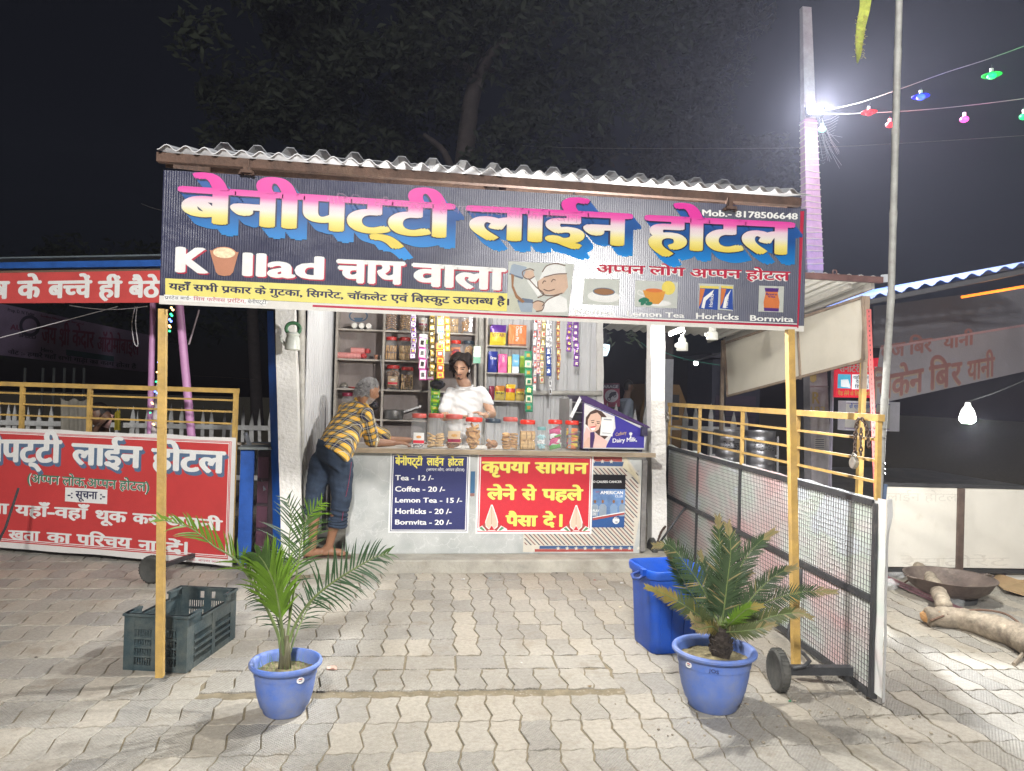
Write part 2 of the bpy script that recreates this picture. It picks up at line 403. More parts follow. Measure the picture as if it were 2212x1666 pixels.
# the stretch where the courses were laid short, with a half course and a strip of bare mortar
for i in range(-8, 7):
    tiles.append((GO + GR @ Vector((i*TW+TW/2, 2*TL+.075+TL*.485, 0)), 'short'))
for i in range(-4, 4):
    tiles.append((GO + GR @ Vector((i*.267+.0, 2*TL+.078+TL*.97+.098, 0)), 'cross'))
tiles.sort(key=lambda t: (t[0].x*.99+.0)**2*.6 + t[0].y**2)
camf = Vector((sin(radians(8)), cos(radians(8)), 0))
def inview(p):
    d = Vector((p.x, p.y, 0)); f = d.dot(camf); s = d.x*cos(radians(8))-d.y*sin(radians(8)); return f > 2.45 and abs(s) < f*.72+.2
near = [t for t in tiles if inview(t[0])][:296]; ns = set(id(t) for t in near)
variants = {}
def new_tile_mesh(kind, k):
    mb = MB(); dims = {'full': (TW, TL), 'short': (TW, TL*.97), 'cross': (.264, .185)}[kind]
    tile_mesh(mb, tile_outline(*dims, rnd=.0009, wavy=kind != 'cross', gap=random.uniform(.003,.0052)), Matrix.Identity(4))
    me = mb.mesh('paver', PM); at = me.attributes.new('tint', 'FLOAT', 'FACE'); v = random.random(); at.data.foreach_set('value', [v]*len(me.polygons)); return me
for kind, n in (('full', 16), ('short', 6), ('cross', 4)): variants[kind] = [new_tile_mesh(kind, k) for k in range(n)]
for p, kind in near:
    o = bpy.data.objects.new('paver', random.choice(variants[kind])); C.objects.link(o); o.parent = ground
    o.location = (p.x, p.y, random.uniform(-.0012,.0012)); o.rotation_euler = (random.gauss(0,.004), random.gauss(0,.004), GROT+random.gauss(0,.006))
mb = MB(); tints = []
for t in tiles:
    if id(t) in ns: continue
    p, kind = t; dims = {'full': (TW, TL), 'short': (TW, TL*.97), 'cross': (.264, .185)}[kind]
    M = Matrix.Translation((p.x, p.y, random.uniform(-.0012,.0012))) @ Matrix.Rotation(GROT+random.gauss(0,.006), 4, 'Z') @ Matrix.Rotation(random.gauss(0,.004), 4, 'X')
    k = tile_mesh(mb, tile_outline(*dims, rnd=.0008, wavy=kind != 'cross', gap=random.uniform(.003,.0052)), M); v = random.random(); tints += [v]*k
me = mb.mesh('far_pavers', PM); at = me.attributes.new('tint', 'FLOAT', 'FACE'); at.data.foreach_set('value', tints)
o = bpy.data.objects.new('far_pavers', me); C.objects.link(o); o.parent = ground; o['kind'] = 'stuff'
# bare mortar with pebbly crumbs in the strip between the courses
mb = MB()
for k in range(420):
    u = random.random(); a = GO + GR @ Vector((random.uniform(-.5, 1.02), 2*TL+.035+random.gauss(0,.022), -.012)) if u < .45 else Vector((random.uniform(-.9,2.1), 5.79-random.random()**2*.12+.0, -.012)) if u < .8 else Vector((random.uniform(1.0,2.4), random.uniform(2.9,3.4), 0))
    s = random.uniform(.003,.009); mb.ball((a.x, a.y, a.z+s*.3), s, 6, (1, random.uniform(.6,1.3), .6))
m4 = MB()
for k in range(70):
    a = Vector((random.uniform(-.9,2.2), 5.80-random.random()**2*.5, .001)) if k < 34 else Vector((random.uniform(-3.5,4.5), random.uniform(2.6,5.6), .001)); s = random.uniform(.004,.013); r_ = random.uniform(0,6)
    q = [a+Vector((s*cos(r_+t)*f, s*sin(r_+t)*.8, .001+s*.5*random.random())) for t, f in ((0,1),(1.6,.7),(3.1,1.2),(4.7,.6))]; m4.add(q, [(0,1,2,3)], random.choice((0,0,1,1,2,3)))
part('scraps', m4, [mat('scrap_white', (.6,.58,.55), .6), mat('dry_leaf_bit', (.22,.15,.07), .8), mat('scrap_red', (.4,.06,.05), .5), mat('scrap_dark', (.06,.05,.04), .8)], ground, kind='stuff')
part('crumbs', mb, mat('crumbs', (.3,.26,.2), .9, var=.4, scale=30), ground, kind='stuff')
# asphalt road and dark yard beyond the paved lot
mb = MB(); mb.add([(-60,12.9,-.008),(60,12.9,-.008),(60,22,-.008),(-60,22,-.008)], [(0,1,2,3)])
tag(part('road', mb, mat('asphalt', (.05,.05,.055), .85, var=.3, scale=6, bump=.4, bscale=90), None), kind='structure')

# ---------------------------------------------------------------- plinth of the stall
conc = mat('plinth_concrete', (.36,.34,.29), .85, var=.3, scale=4, bump=.5, bscale=50, dirt=.5, dirtcol=(.2,.17,.12), dirtscale=2.2)
bm = bmesh.new()
pl = [(-.86,5.85),(2.02,5.85),(2.62,6.30),(2.62,8.5),(-.86,8.5)]
nn = 60
mb = MB()
top = []
for i in range(nn): t = i/(nn-1); top.append((-.86+2.88*t, 5.845+.012*noise.noise(Vector((t*22,1,0)))))
rest = pl[2:]
ol = top+rest; n = len(ol)
mb.add([(x, y-(.012 if i < nn else 0), -.012) for i, (x, y) in enumerate(ol)] + [(x, y, .088+.004*noise.noise(Vector((i*.7,0,3)))) for i, (x, y) in enumerate(ol)] + [(x, y+.012, .1) for x, y in ol],
       [(i, (i+1)%n, n+(i+1)%n, n+i) for i in range(n)] + [(n+i, n+(i+1)%n, 2*n+(i+1)%n, 2*n+i) for i in range(n)] + [tuple(range(2*n, 3*n))])
tag(part('plinth', mb, conc, None), kind='structure')

# ---------------------------------------------------------------- tea stall: columns, sheet walls, roof, posts
stall = thing('tea_stall', 'open fronted tea stall with white columns, ribbed sheet walls and corrugated roof', 'stall', (.6, 6.6, .1))
wp = mat('white_lime_paint', (.78,.76,.72), .75, var=.07, scale=9, bump=.9, bscale=38, dirt=.35, dirtcol=(.42,.36,.28), dirtscale=5)
pvc = mat('ribbed_sheet', (.60,.60,.60), .45, var=.12, scale=5, bump=.15, bscale=20, stretch=(1,1,.15), dirt=.35, dirtcol=(.35,.34,.32), dirtscale=4)
bamboo = mat('painted_bamboo', (.55,.53,.48), .6, var=.22, scale=8, bump=.4, bscale=30, dirt=.5, dirtcol=(.3,.27,.22), dirtscale=6)
wood = mat('grey_wood', (.34,.28,.21), .75, var=.25, scale=12, bump=.4, bscale=60, stretch=(1,1,6))
rust = mat('rusty_steel', (.075,.040,.026), .75, var=.45, scale=14, bump=.5, bscale=70, dirt=.4, dirtcol=(.24,.17,.11))
yel = mat('yellow_paint', (.50,.32,.09), .55, var=.25, scale=9, bump=.35, bscale=50, dirt=.9, dirtcol=(.33,.22,.1), dirtscale=7)
def column(bl, br, tl, tr, Y, Y2, name='column', m=wp, jag=.004):
    """square post between four pixel corners, standing at depth Y"""
    a, b, c, d = P(*bl, Y), P(*br, Y), P(*tl, Y), P(*tr, Y)
    mb = MB(); n = 14; vs = []; fs = []
    for i in range(n+1):
        t = i/n; L = a.lerp(c, t); R = b.lerp(d, t); z = .1+(max(c.z, 2.9)-.1)*t if a.z < .4 else a.z+(c.z-a.z)*t
        for q, yy in ((L, Y), (R, Y), (R, Y2), (L, Y2)): vs.append((q.x+random.uniform(-jag,jag), yy+random.uniform(-jag,jag), z))
    for i in range(n):
        for k in range(4): fs.append((i*4+k, i*4+(k+1)%4, (i+1)*4+(k+1)%4, (i+1)*4+k))
    mb.add(vs, fs); return part(name, mb, m, stall)
mb = MB()
column((607,1215),(655,1213),(585,560),(622,560), 5.95, 6.09)
column((1408,1190),(1440,1192),(1404,560),(1432,560), 6.27, 6.40)
column(zj(1330,1400),zj(1398,1400),zj(1322,100),zj(1392,100), 7.62, 7.75)
# left side wall of ribbed sheet (runs back from the front column), back wall, and battens
def ribbed(p0, p1, z0, z1, pitch=.11, h=.012, name='wall_sheet', n=None):
    p0 = Vector(p0); p1 = Vector(p1); d = (p1-p0); Lh = d.length; d.normalize(); nr = Vector((d.y, -d.x)); k = max(1, int(Lh/pitch))
    prof = []
    for i in range(k):
        for t, o in ((0,0),(.12,h),(.30,h),(.42,0),(.58,0),(.62,-.003),(.66,0)): prof.append((i+t, o))
    prof.append((k, 0)); vs = []; fs = []
    for t, o in prof:
        q = p0+d*(t*Lh/k)+nr*o; vs += [(q.x, q.y, z0), (q.x, q.y, z1)]
    m = len(prof); 
    for t, o in prof: q = p0+d*(t*Lh/k)+nr*(o-.006); vs += [(q.x, q.y, z0), (q.x, q.y, z1)]
    for i in range(m-1):
        fs.append((2*i, 2*i+2, 2*i+3, 2*i+1)); fs.append((2*m+2*i, 2*m+2*i+1, 2*m+2*i+3, 2*m+2*i+2))
    mb = MB(); mb.add(vs, fs); return mb
a = (-.83, 6.12); b = (-.76, 7.62)
for k in range(3):
    s, e = Vector(a).lerp(Vector(b), k/3), Vector(a).lerp(Vector(b), (k+1)/3); part('wall_sheet', ribbed(s, e, .12, 2.95, .10), pvc, stall)
xs = [-.78, .05, .9, 1.5, 2.0]
for k in range(4): part('wall_sheet', ribbed((xs[k], 7.66), (xs[k+1]-.004, 7.66), .12, 2.95, .115), pvc, stall)
def bpole(pts, r, name='bamboo_pole', m=None, parent=stall, n=10):
    mb = MB(); pts = [Vector(p) for p in pts]; P2 = []; R2 = []
    L = sum((pts[i+1]-pts[i]).length for i in range(len(pts)-1)); N = max(2, int(L/.32))
    for i in range(N*4+1):
        t = i/(N*4)*(len(pts)-1); j = min(int(t), len(pts)-2); P2.append(pts[j].lerp(pts[j+1], t-j)); R2.append(r*(1.13 if i % 4 == 0 else 1.0))
        if i % 4 == 0 and i < N*4: 
            t2 = (i+.25)/(N*4)*(len(pts)-1); j = min(int(t2), len(pts)-2); P2.append(pts[j].lerp(pts[j+1], t2-j)); R2.append(r*.97)
    mb.tube(P2, R2, n); return part(name, mb, m or bamboo, parent, smooth=True)
bpole([P(658,1180,6.15), P(655,1000,6.15), P(651,600,6.15)], .032)
bpole([P(1043,1120,7.55), P(1038,660,7.55)], .034)
bpole([P(1100,848,7.60), P(1300,850,7.60)], .026)
bpole([P(700,1180,7.1), P(697,660,7.1)], .022, 'steel_pipe', mat('dark_pipe', (.10,.10,.11), .5, .4))
bpole([P(618,840,6.1), P(648,838,6.2)], .022, 'steel_pipe', mat('pale_pipe', (.6,.6,.58), .5))
# roof: short front awning sheet, then the ribbed main sheet behind and above it
tin = mat('galvanised_sheet', (.38,.38,.39), .5, .2, var=.12, scale=4, bump=.12, bscale=20, dirt=.2, dirtcol=(.3,.28,.26))
def corr(x0, x1, y0, y1, z0, z1, pitch, h, kind='scallop', th=.004, dz=0, n2=8):
    k = int((x1-x0)/pitch); prof = []
    for i in range(k):
        seq = [(j/8, h*(.5-.5*cos(2*pi*j/8))) for j in range(8)] if kind == 'scallop' else [(0,0),(.2,0),(.38,h),(.60,h),(.78,0),(.9,.003)]
        for t, o in seq: prof.append(((i+t)*pitch+x0, o))
    prof.append((x1, 0)); m = len(prof); vs = []; fs = []
    for lay in (0, 1):
        for j in range(n2+1):
            t = j/n2
            for x, o in prof: vs.append((x, y0+(y1-y0)*t, z0+(z1-z0)*t+dz*(x-x0)/(x1-x0)+o-lay*th+.003*noise.noise(Vector((x*3, t*4, lay*0)))))
    A = (n2+1)*m
    for j in range(n2):
        for i in range(m-1):
            a = j*m+i; fs.append((a, a+1, a+m+1, a+m)); fs.append((A+a, A+a+m, A+a+m+1, A+a+1))
    for i in range(m-1): fs.append((i, A+i, A+i+1, i+1)); e = n2*m; fs.append((e+i, e+i+1, A+e+i+1, A+e+i))
    mb = MB(); mb.add(vs, fs); return mb
tin2 = mat('unlit_roof_sheet', (.22,.225,.24), .6, .1, var=.2, scale=3, bump=.15)  # darker metal carries the unlit look of the roof top in its colour
part('awning_sheet', corr(-1.19, .42, 3.58, 4.42, 2.53, 2.735, .084, .026), tin, stall, smooth='auto')
part('awning_sheet', corr(.40, 2.06, 3.58, 4.42, 2.535, 2.735, .084, .026), tin, stall, smooth='auto')
for x0, x1 in ((-1.16,-.16),(-.17,.92),(.91,2.06)):
    part('roof_sheet', corr(x0, x1, 4.30, 8.3, 2.765+random.uniform(0,.006), 3.12, .18, .040, 'rib'), tin2, stall)
for Y, z in ((3.66,2.525),(4.35,2.70),(6.1,2.87),(7.7,2.97)):
    mb = MB().bar((-1.2, Y, z-.03), (2.08, Y, z-.03), .045, .05, up=(0,1,0)) if Y > 4 else MB().bar(P(341,341,3.63), P(1727,438,3.63), .042, .042, up=(0,1,0))
    part('roof_beam', mb, rust, stall)
for x in (-1.165, .44, 2.0): part('rafter', MB().bar((x, 3.68, 2.49), (x, 4.4, 2.68), .035, .03), rust, stall)
# the two yellow front posts, rusty above
def post(px0, py0, px1, py1, pxm, pym, wd):
    a = G(px0, py0); Y = a.y; b = P(px1, py1, Y); mid = P(pxm, pym, Y)
    mb = MB().bar(a+Vector((0,0,.04)), mid, wd, wd, up=(0,1,0)); o = part('post', mb, yel, stall)
    t = MB().bar(mid, b, wd*.98, wd*.98, up=(0,1,0)); part('post_top', t, mat('brown_paint', (.16,.12,.085), .7, var=.3, scale=10, dirt=.3), o)
    part('post_foot', MB().bar(a, a+Vector((0,0,.04)), wd*.9, wd*.9, up=(0,1,0)), mat('dark_rust', (.06,.045,.035), .8, var=.3), o)
post(345,1480, 358,338, 352,668, .034)
post(1719,1467, 1712,430, 1706,712, .036)
# rusty clamps that hold the banner to the beam
for px, py in ((533,362),(1575,441)):
    mb = MB(); c = P(px, py, 3.60); mb.box(c, (.022,.05,.06)); mb.box(c+Vector((.004,-.012,-.024)), (.055,.03,.014)); mb.box(c+Vector((-.022,0,-.030)), (.02,.03,.012)); mb.box(c+Vector((.030,-.01,-.030)), (.014,.02,.016))
    part('banner_clamp', mb, rust, stall)
# ---------------------------------------------------------------- helpers to set print where it stands on a sheet
def T(parent, sh, text, f, L, R, ytop, m, **k):
    """f: picture coordinates of one enlargement; L, R baseline ends, ytop the head line over L"""
    l = sh.px(*f(*L)); r = sh.px(*f(*R)); t = sh.px(*f(L[0], ytop))
    return lettering(parent, sh, text, l, r, t[1], m, **k)
def PP(sh, f, pts): return [sh.px(*f(*p)) for p in pts]
def wavy(sh, a0, a1, b0, b1, th=.003, amp=.0, name='sheet'):
    mb = MB(); mb.poly([sh.at(a0,b0,-th), sh.at(a1,b0,-th), sh.at(a1,b1,-th), sh.at(a0,b1,-th)], sh.n*th); return mb

# ---------------------------------------------------------------- the big name banner
banner = thing('name_banner', 'long navy flex banner with pink and yellow Hindi name hung along the roof edge', 'banner', (.44, 3.62, 1.815))
SB = Sheet((-1.167, 3.61, 1.815), (1,0,0), (0,0,1))
navy = mat('banner_navy', (.012,.015,.05), .42, var=.15, scale=3, bump=0, spec=.35)
def add_ribs(m, sc, strength, glow=.05):
    N = m.node_tree.nodes; L = m.node_tree.links; b = N['Principled BSDF']; g = N.new('ShaderNodeNewGeometry')
    wv = N.new('ShaderNodeTexWave'); wv.bands_direction = 'X'; wv.inputs['Scale'].default_value = sc; wv.inputs['Distortion'].default_value = .4; L.new(g.outputs['Position'], wv.inputs['Vector'])
    nz = N.new('ShaderNodeTexNoise'); nz.inputs['Scale'].default_value = 2.2; L.new(g.outputs['Position'], nz.inputs['Vector'])
    mu = N.new('ShaderNodeMath'); mu.operation = 'MULTIPLY'; L.new(wv.outputs[1], mu.inputs[0]); L.new(nz.outputs[0], mu.inputs[1])
    nf = N.new('ShaderNodeTexNoise'); nf.inputs['Scale'].default_value = 160; L.new(g.outputs['Position'], nf.inputs['Vector'])
    n5 = N.new('ShaderNodeTexNoise'); n5.inputs['Scale'].default_value = 5; n5.inputs['Detail'].default_value = 3; L.new(g.outputs['Position'], n5.inputs['Vector'])
    a2 = N.new('ShaderNodeMath'); a2.operation = 'MULTIPLY_ADD'; a2.inputs[1].default_value = 6; L.new(n5.outputs[0], a2.inputs[0]); L.new(mu.outputs[0], a2.inputs[2])
    a3 = N.new('ShaderNodeMath'); a3.operation = 'MULTIPLY_ADD'; a3.inputs[1].default_value = .25; L.new(nf.outputs[0], a3.inputs[0]); L.new(a2.outputs[0], a3.inputs[2])
    bp = N.new('ShaderNodeBump'); bp.inputs['Strength'].default_value = strength; bp.inputs['Distance'].default_value = .006; L.new(a3.outputs[0], bp.inputs['Height']); L.new(bp.outputs[0], b.inputs['Normal'])
    # the white weave under the ink lets a little of the bulb behind come through
    tr = N.new('ShaderNodeBsdfTranslucent'); ms = N.new('ShaderNodeMixShader'); ms.inputs[0].default_value = glow
    bv = N.new('ShaderNodeMapRange'); bv.inputs[3].default_value = .35; bv.inputs[4].default_value = .95; L.new(wv.outputs[1], bv.inputs[0])
    cb = N.new('ShaderNodeCombineColor'); [L.new(bv.outputs[0], cb.inputs[i]) for i in range(3)]; L.new(cb.outputs[0], tr.inputs[0])
    L.new(b.outputs[0], ms.inputs[1]); L.new(tr.outputs[0], ms.inputs[2]); L.new(ms.outputs[0], N['Material Output'].inputs[0])
add_ribs(navy, 28, .4, .042)
W_, H_ = 3.222, .652
mb = MB(); nx, nz_ = 64, 12; mb.v = [tuple(SB.at(W_*i/nx, (.628+.022*i/nx)*j/nz_)) for j in range(nz_+1) for i in range(nx+1)]
mb.f = [(j*(nx+1)+i, j*(nx+1)+i+1, (j+1)*(nx+1)+i+1, (j+1)*(nx+1)+i) for j in range(nz_) for i in range(nx)]; mb.mi = [0]*len(mb.f)
part('sheet', mb, navy, banner)
edge = ink('banner_white_edge', (.74,.72,.68)); crim = ink('banner_crimson', (.50,.02,.06)); ywht = ink('banner_yellow', (.80,.72,.20)); white = ink('print_white', (.82,.82,.80), .3); nblue = ink('print_navy', (.02,.02,.07))
bl = SB.px(*za(98,1075))[1]
flat(banner, SB, [(0,0),(W_,0),(W_,.030),(0,.040)], edge, name='border')
BL = lambda f, pts, m, lay, nm: flat(banner, SB, PP(SB, f, pts), m, lay, name=nm)
BL(zb, [(-1080,916),(190,975),(2112,1050),(2112,1062),(190,988),(-1080,930)], crim, .0010, 'border')
BL(zb, [(190,969),(2105,1040),(2105,1045),(190,974)], white, .0008, 'border')
BL(zb, [(2128,300),(2152,300),(2114,1070),(2106,1070)], crim, .0009, 'border')
BL(za, [(100,935),(1400,990),(2470,1040),(2545,1165),(1400,1115),(780,1083),(100,1045)], ywht, .0008, 'yellow_strip')
# printed bands over the frame tube at the back
grad = ramp_uv('title_gradient', [(.10,(.80,.66,.10)),(.30,(.86,.78,.30)),(.46,(.84,.80,.74)),(.62,(.82,.66,.74)),(.74,(.82,.16,.50)),(.9,(.80,.05,.42))])
shad = ramp_uv('title_shadow', [(.0,(.01,.36,.86)),(.30,(.01,.25,.66)),(.6,(.01,.09,.33)),(.9,(.02,.12,.42))])
steps = [(.045*t/7, -.052*t/7) for t in range(1, 8)]
titles = [('बेनीपट्टी', za, (180,548), (2060,660), 308), ('लाईन', zb, (-79,478), (1020,528), 262), ('होटल', zb, (1095,542), (2085,586), 325)]
for s, f, L, R, yt in titles:
    T(banner, SB, s, f, L, R, yt, shad, lay=.0010, bx=.058, by=.022, n=4, offs=steps, name='title_shadow', uvr=(.24,.62))
    T(banner, SB, s, f, L, R, yt, nblue, lay=.0050, bx=.066, by=.036, n=8, name='title_outline')
    T(banner, SB, s, f, L, R, yt, grad, lay=.0064, bx=.052, by=.022, n=8, name='title')
ghost = mat('ghost_print', (.55,.30,.45), .5, var=0, bump=0, alpha=.22)
T(banner, SB, 'मिथिला की पहचान है पान, मिथिला का मखान', za, (1190,430), (2900,560), 375, ghost, lay=.0078, bx=.01, n=1, name='show_through')['kind'] = 'stuff'
# Kullad with a clay cup for its u
T(banner, SB, 'K', za, (165,888), (395,898), 715, crim, lay=.0012, bx=.06, by=.03, n=6, offs=[(.006,-.006)]); T(banner, SB, 'K', za, (165,888), (395,898), 715, white, lay=.0026, bx=.06, by=.03, n=8)
T(banner, SB, 'llad', za, (620,913), (1175,940), 742, crim, lay=.0012, bx=.04, by=.03, n=6, offs=[(.006,-.006)], caph=.76); T(banner, SB, 'llad', za, (620,913), (1175,940), 742, white, lay=.0026, bx=.04, by=.03, n=8, caph=.76)
clay = ink('print_clay', (.52,.22,.12)); foam = mat('print_foam', (.62,.48,.30), .5, var=.35, scale=60, bump=0)
flat(banner, SB, PP(SB, za, [(402,745),(598,758),(560,895),(540,915),(500,920),(462,912),(445,895)]), clay, .0030, name='cup_picture')
a, b = SB.px(*za(500,765)); flat(banner, SB, oval(a, b, .056, .030), clay, .0036, name='cup_picture'); flat(banner, SB, oval(a, b+.001, .050, .025), foam, .0042, name='cup_picture')
for s, L, R, yt in (('चाय', (1255,958), (1725,975), 803), ('वाला', (1765,980), (2410,1015), 828)):
    T(banner, SB, s, za, L, R, yt, crim, lay=.0012, bx=.05, by=.03, n=5, offs=[(.006,-.006)]); T(banner, SB, s, za, L, R, yt, white, lay=.0022, bx=.05, by=.03, n=6)
def hindi(s):   # ि is drawn before its consonant
    out = list(s); i = 1
    while i < len(out):
        if out[i] == 'ि':
            j = i-1
            while j > 0 and out[j-1] == '~': j -= 1
            k = j
            while k > 1 and out[k-1] not in ' -,(' and out[k-2] == '~': k -= 2
            if k > 0 and out[k-1] == '~': k -= 1
            out.pop(i); out.insert(k, 'ि')
        i += 1
    return ''.join(out)
T(banner, SB, hindi('यहाँ सभी प_रकार के गुटका, सिगरेट, चॉकलेट'), za, (122,1010), (1605,1088), 968, nblue, lay=.0016, bx=.035, by=.02, n=5)
T(banner, SB, hindi('एवं बि~सकुट उपल~बध है।'), za, (1625,1090), (2430,1118), 1045, nblue, lay=.0016, bx=.035, by=.02, n=5)
a0 = SB.px(*za(92,1075)); a1 = SB.px(*za(795,1125)); 
flat(banner, SB, PP(SB, za, [(92,1045),(780,1083),(797,1100),(780,1122),(92,1085)]), white, .0018, name='printer_strip')
T(banner, SB, hindi('प_रिंटेड बाई-'), za, (95,1075), (275,1080), 1057, nblue, lay=.0024, bx=.012, n=1)
T(banner, SB, hindi('शिव फ~लै~कस प_रिंटिंग,'), za, (290,1084), (645,1103), 1062, crim, lay=.0024, bx=.012, n=1)
T(banner, SB, 'बेनीपट्टी', za, (658,1103), (785,1110), 1080, nblue, lay=.0024, bx=.012, n=1)
T(banner, SB, 'Mob.- 8178506648', zb, (1480,330), (2110,355), 288, white, lay=.0012, bx=.035, by=.02, n=6)
for s, L, R, yt in (('अ~पपन', (785,705), (1105,714), 652), ('लोग', (1130,715), (1370,728), 662), ('अ~पपन', (1398,735), (1740,742), 680), ('होटल', (1765,748), (2060,757), 690)):
    T(banner, SB, s, zb, L, R, yt, white, lay=.0012, bx=.075, by=.075, n=8); T(banner, SB, s, zb, L, R, yt, crim, lay=.0026, bx=.028, by=.016, n=5)
for s, L, R, yt in (('Koffee', (640,975), (908,985), 942), ('Lemon Tea', (985,988), (1365,1002), 955), ('Horlicks', (1440,1008), (1722,1015), 968), ('Bornvita', (1795,1020), (2082,1030), 983)):
    T(banner, SB, s, zb, L, R, yt, white, lay=.0016, bx=.028, by=.016, n=6)
# the little pictures on the banner
pgrey = ink('print_pale_grey', (.66,.68,.64), .5); steel = ink('print_steel', (.35,.42,.50)); steeld = ink('print_steel_dark', (.16,.20,.27)); skinp = ink('print_skin', (.70,.52,.40), .4); teap = ink('print_tea', (.34,.17,.08)); line = ink('print_line', (.20,.13,.10))
amber = ink('print_amber', (.70,.33,.06)); lemon = ink('print_lemon', (.80,.66,.14)); leafp = ink('print_leaf', (.03,.20,.12)); oran = ink('print_orange', (.68,.20,.06)); bluep = ink('print_blue', (.03,.08,.36)); redp = ink('print_red', (.60,.03,.04)); purp = ink('print_purple', (.09,.03,.20))
flat(banner, SB, PP(SB, zb, [(208,630),(640,648),(600,1000),(196,966)]), pgrey, .0010, name='picture_panel')
def line2(parent, sh, pts, wd, m, lay, name='picture_line'):
    mb = MB(); 
    for i in range(len(pts)-1):
        a, b = Vector(pts[i]), Vector(pts[i+1]); d = (b-a); 
        if d.length < 1e-6: continue
        d.normalize(); n = Vector((-d.y, d.x))*wd/2; e = d*wd*.3; sh.poly(mb, [tuple(a-n-e), tuple(b-n+e), tuple(b+n+e), tuple(a+n-e)], lay+i*.00003, .0002)
    return part(name, mb, m, parent)
def curve2(pts, k=5): return [(v.x, v.y) for v in smoothpath([(*p, 0) for p in pts], k)]
L2 = lambda pts, wd, m, lay: line2(banner, SB, curve2(PP(SB, zb, pts)), wd, m, lay)
F2 = lambda pts, m, lay: flat(banner, SB, PP(SB, zb, pts), m, lay, name='picture')
F2([(430,700),(460,660),(520,645),(580,660),(585,710),(530,720),(440,740),(405,765)], white, .0014)          # cloth cap
F2([(400,760),(440,735),(530,718),(590,715),(600,800),(570,840),(500,850),(440,845),(405,810)], skinp, .0016)  # face
F2([(320,700),(370,690),(385,745),(430,840),(400,860),(330,760)], white, .0015); F2([(300,705),(325,690),(370,690),(378,725),(350,745),(310,735)], skinp, .0018)
F2([(420,925),(470,880),(540,850),(590,880),(600,960),(560,965),(430,965)], white, .0015); F2([(365,905),(400,890),(435,905),(432,945),(395,960),(368,935)], skinp, .0019)
F2([(228,655),(245,648),(328,668),(305,738),(215,708)], steel, .0020); F2([(215,708),(305,738),(300,748),(212,716)], steeld, .0022)
F2([(268,900),(370,905),(362,965),(290,962)], steel, .0020); F2([(266,885),(300,872),(368,882),(370,905),(268,900)], steeld, .0022)
F2([(225,712),(245,722),(240,790),(265,850),(315,895),(300,905),(255,870),(228,800)], teap, .0024)
for pts in ([(375,690),(345,680),(300,700),(310,735),(345,748),(378,730)], [(340,745),(390,800),(440,845),(400,870)], [(430,925),(470,880),(540,850)], [(400,765),(405,810),(440,850),(500,855),(560,840)], [(430,700),(460,660),(520,645),(580,660)], [(440,735),(520,715),(590,712)], [(365,905),(400,890),(440,905),(430,950),(390,960)], [(432,775),(440,760),(452,762)], [(490,765),(500,750),(515,754)], [(440,815),(470,825),(510,815)]):
    L2(pts, .005, line, .0028)
F2([(705,742),(938,748),(934,922),(695,912)], pgrey, .0010); a, b = SB.px(*zb(835,830))
flat(banner, SB, oval(a, b-.025, .085, .030), white, .0013, name='picture'); F2([(775,820),(900,825),(880,870),(850,885),(810,882),(785,860)], white, .0016); flat(banner, SB, oval(a, b, .058, .020), steeld, .0018, name='picture'); flat(banner, SB, oval(a, b, .052, .016), teap, .0021, name='picture')
F2([(1042,754),(1324,768),(1316,940),(1037,928)], pgrey, .0010); a, b = SB.px(*zb(1260,805)); flat(banner, SB, oval(a, b, .036, .036), lemon, .0013, name='picture')
a, b = SB.px(*zb(1180,905)); flat(banner, SB, oval(a, b, .08, .016), white, .0012, name='picture'); F2([(1090,820),(1240,828),(1225,880),(1195,912),(1150,910),(1110,875)], amber, .0016); a, b = SB.px(*zb(1165,822)); flat(banner, SB, oval(a, b, .046, .010), oran, .0019, name='picture')
L2([(1092,835),(1065,820),(1060,845),(1100,860)], .006, white, .002); 
for x, y, r in ((1085,885,.4),(1110,882,-.3),(1130,908,.1),(1095,900,.8)): a, b = SB.px(*zb(x, y)); flat(banner, SB, oval(a, b, .020, .010, 12, r), leafp, .0022+r*.0003, name='picture')
F2([(1460,775),(1688,785),(1684,955),(1455,940)], pgrey, .0010)
for x in (0, 140):
    F2([(1465+x*1.0,790),(1590+x*.65,795),(1583+x*.72,950),(1458+x*1.0,940)], bluep, .0014+x*1e-6); F2([(1465+x,790),(1592+x*.65,795),(1590+x*.65,812),(1466+x,806)], lemon, .0018); F2([(1466+x,808),(1500+x,812),(1475+x,900),(1460+x,930)], oran, .0018); F2([(1475+x,935),(1490+x,870),(1560+x*.8,815),(1545+x*.8,850),(1505+x,890),(1495+x,940)], white, .0020)
def Tv(parent, sh, text, f, a, b, hgt, m, lay=.0026, bx=.02, n=3):   # lettering running up the sheet from a to b
    A = sh.px(*f(*a)); B = sh.px(*f(*b)); s2 = Sheet(sh.at(*A), sh.at(*B)-sh.at(*A), (sh.n).cross(sh.at(*B)-sh.at(*A))); L = (sh.at(*B)-sh.at(*A)).length
    return lettering(parent, s2, text, (0,0), (L,0), hgt, m, lay=lay, bx=bx, by=bx*.6, n=n)
Tv(banner, SB, 'Horlicks', zb, (1548,932), (1556,845), .020, white); Tv(banner, SB, 'Horlicks', zb, (1648,936), (1656,850), .020, white)
F2([(1856,790),(2020,796),(2014,966),(1850,960)], pgrey, .0010); F2([(1892,805),(1985,808),(1978,840),(1990,900),(1984,955),(1888,952),(1885,900),(1898,840)], oran, .0014); F2([(1892,805),(1985,808),(1980,832),(1896,830)], purp, .0018); F2([(1886,935),(1986,940),(1984,960),(1888,957)], purp, .0018)
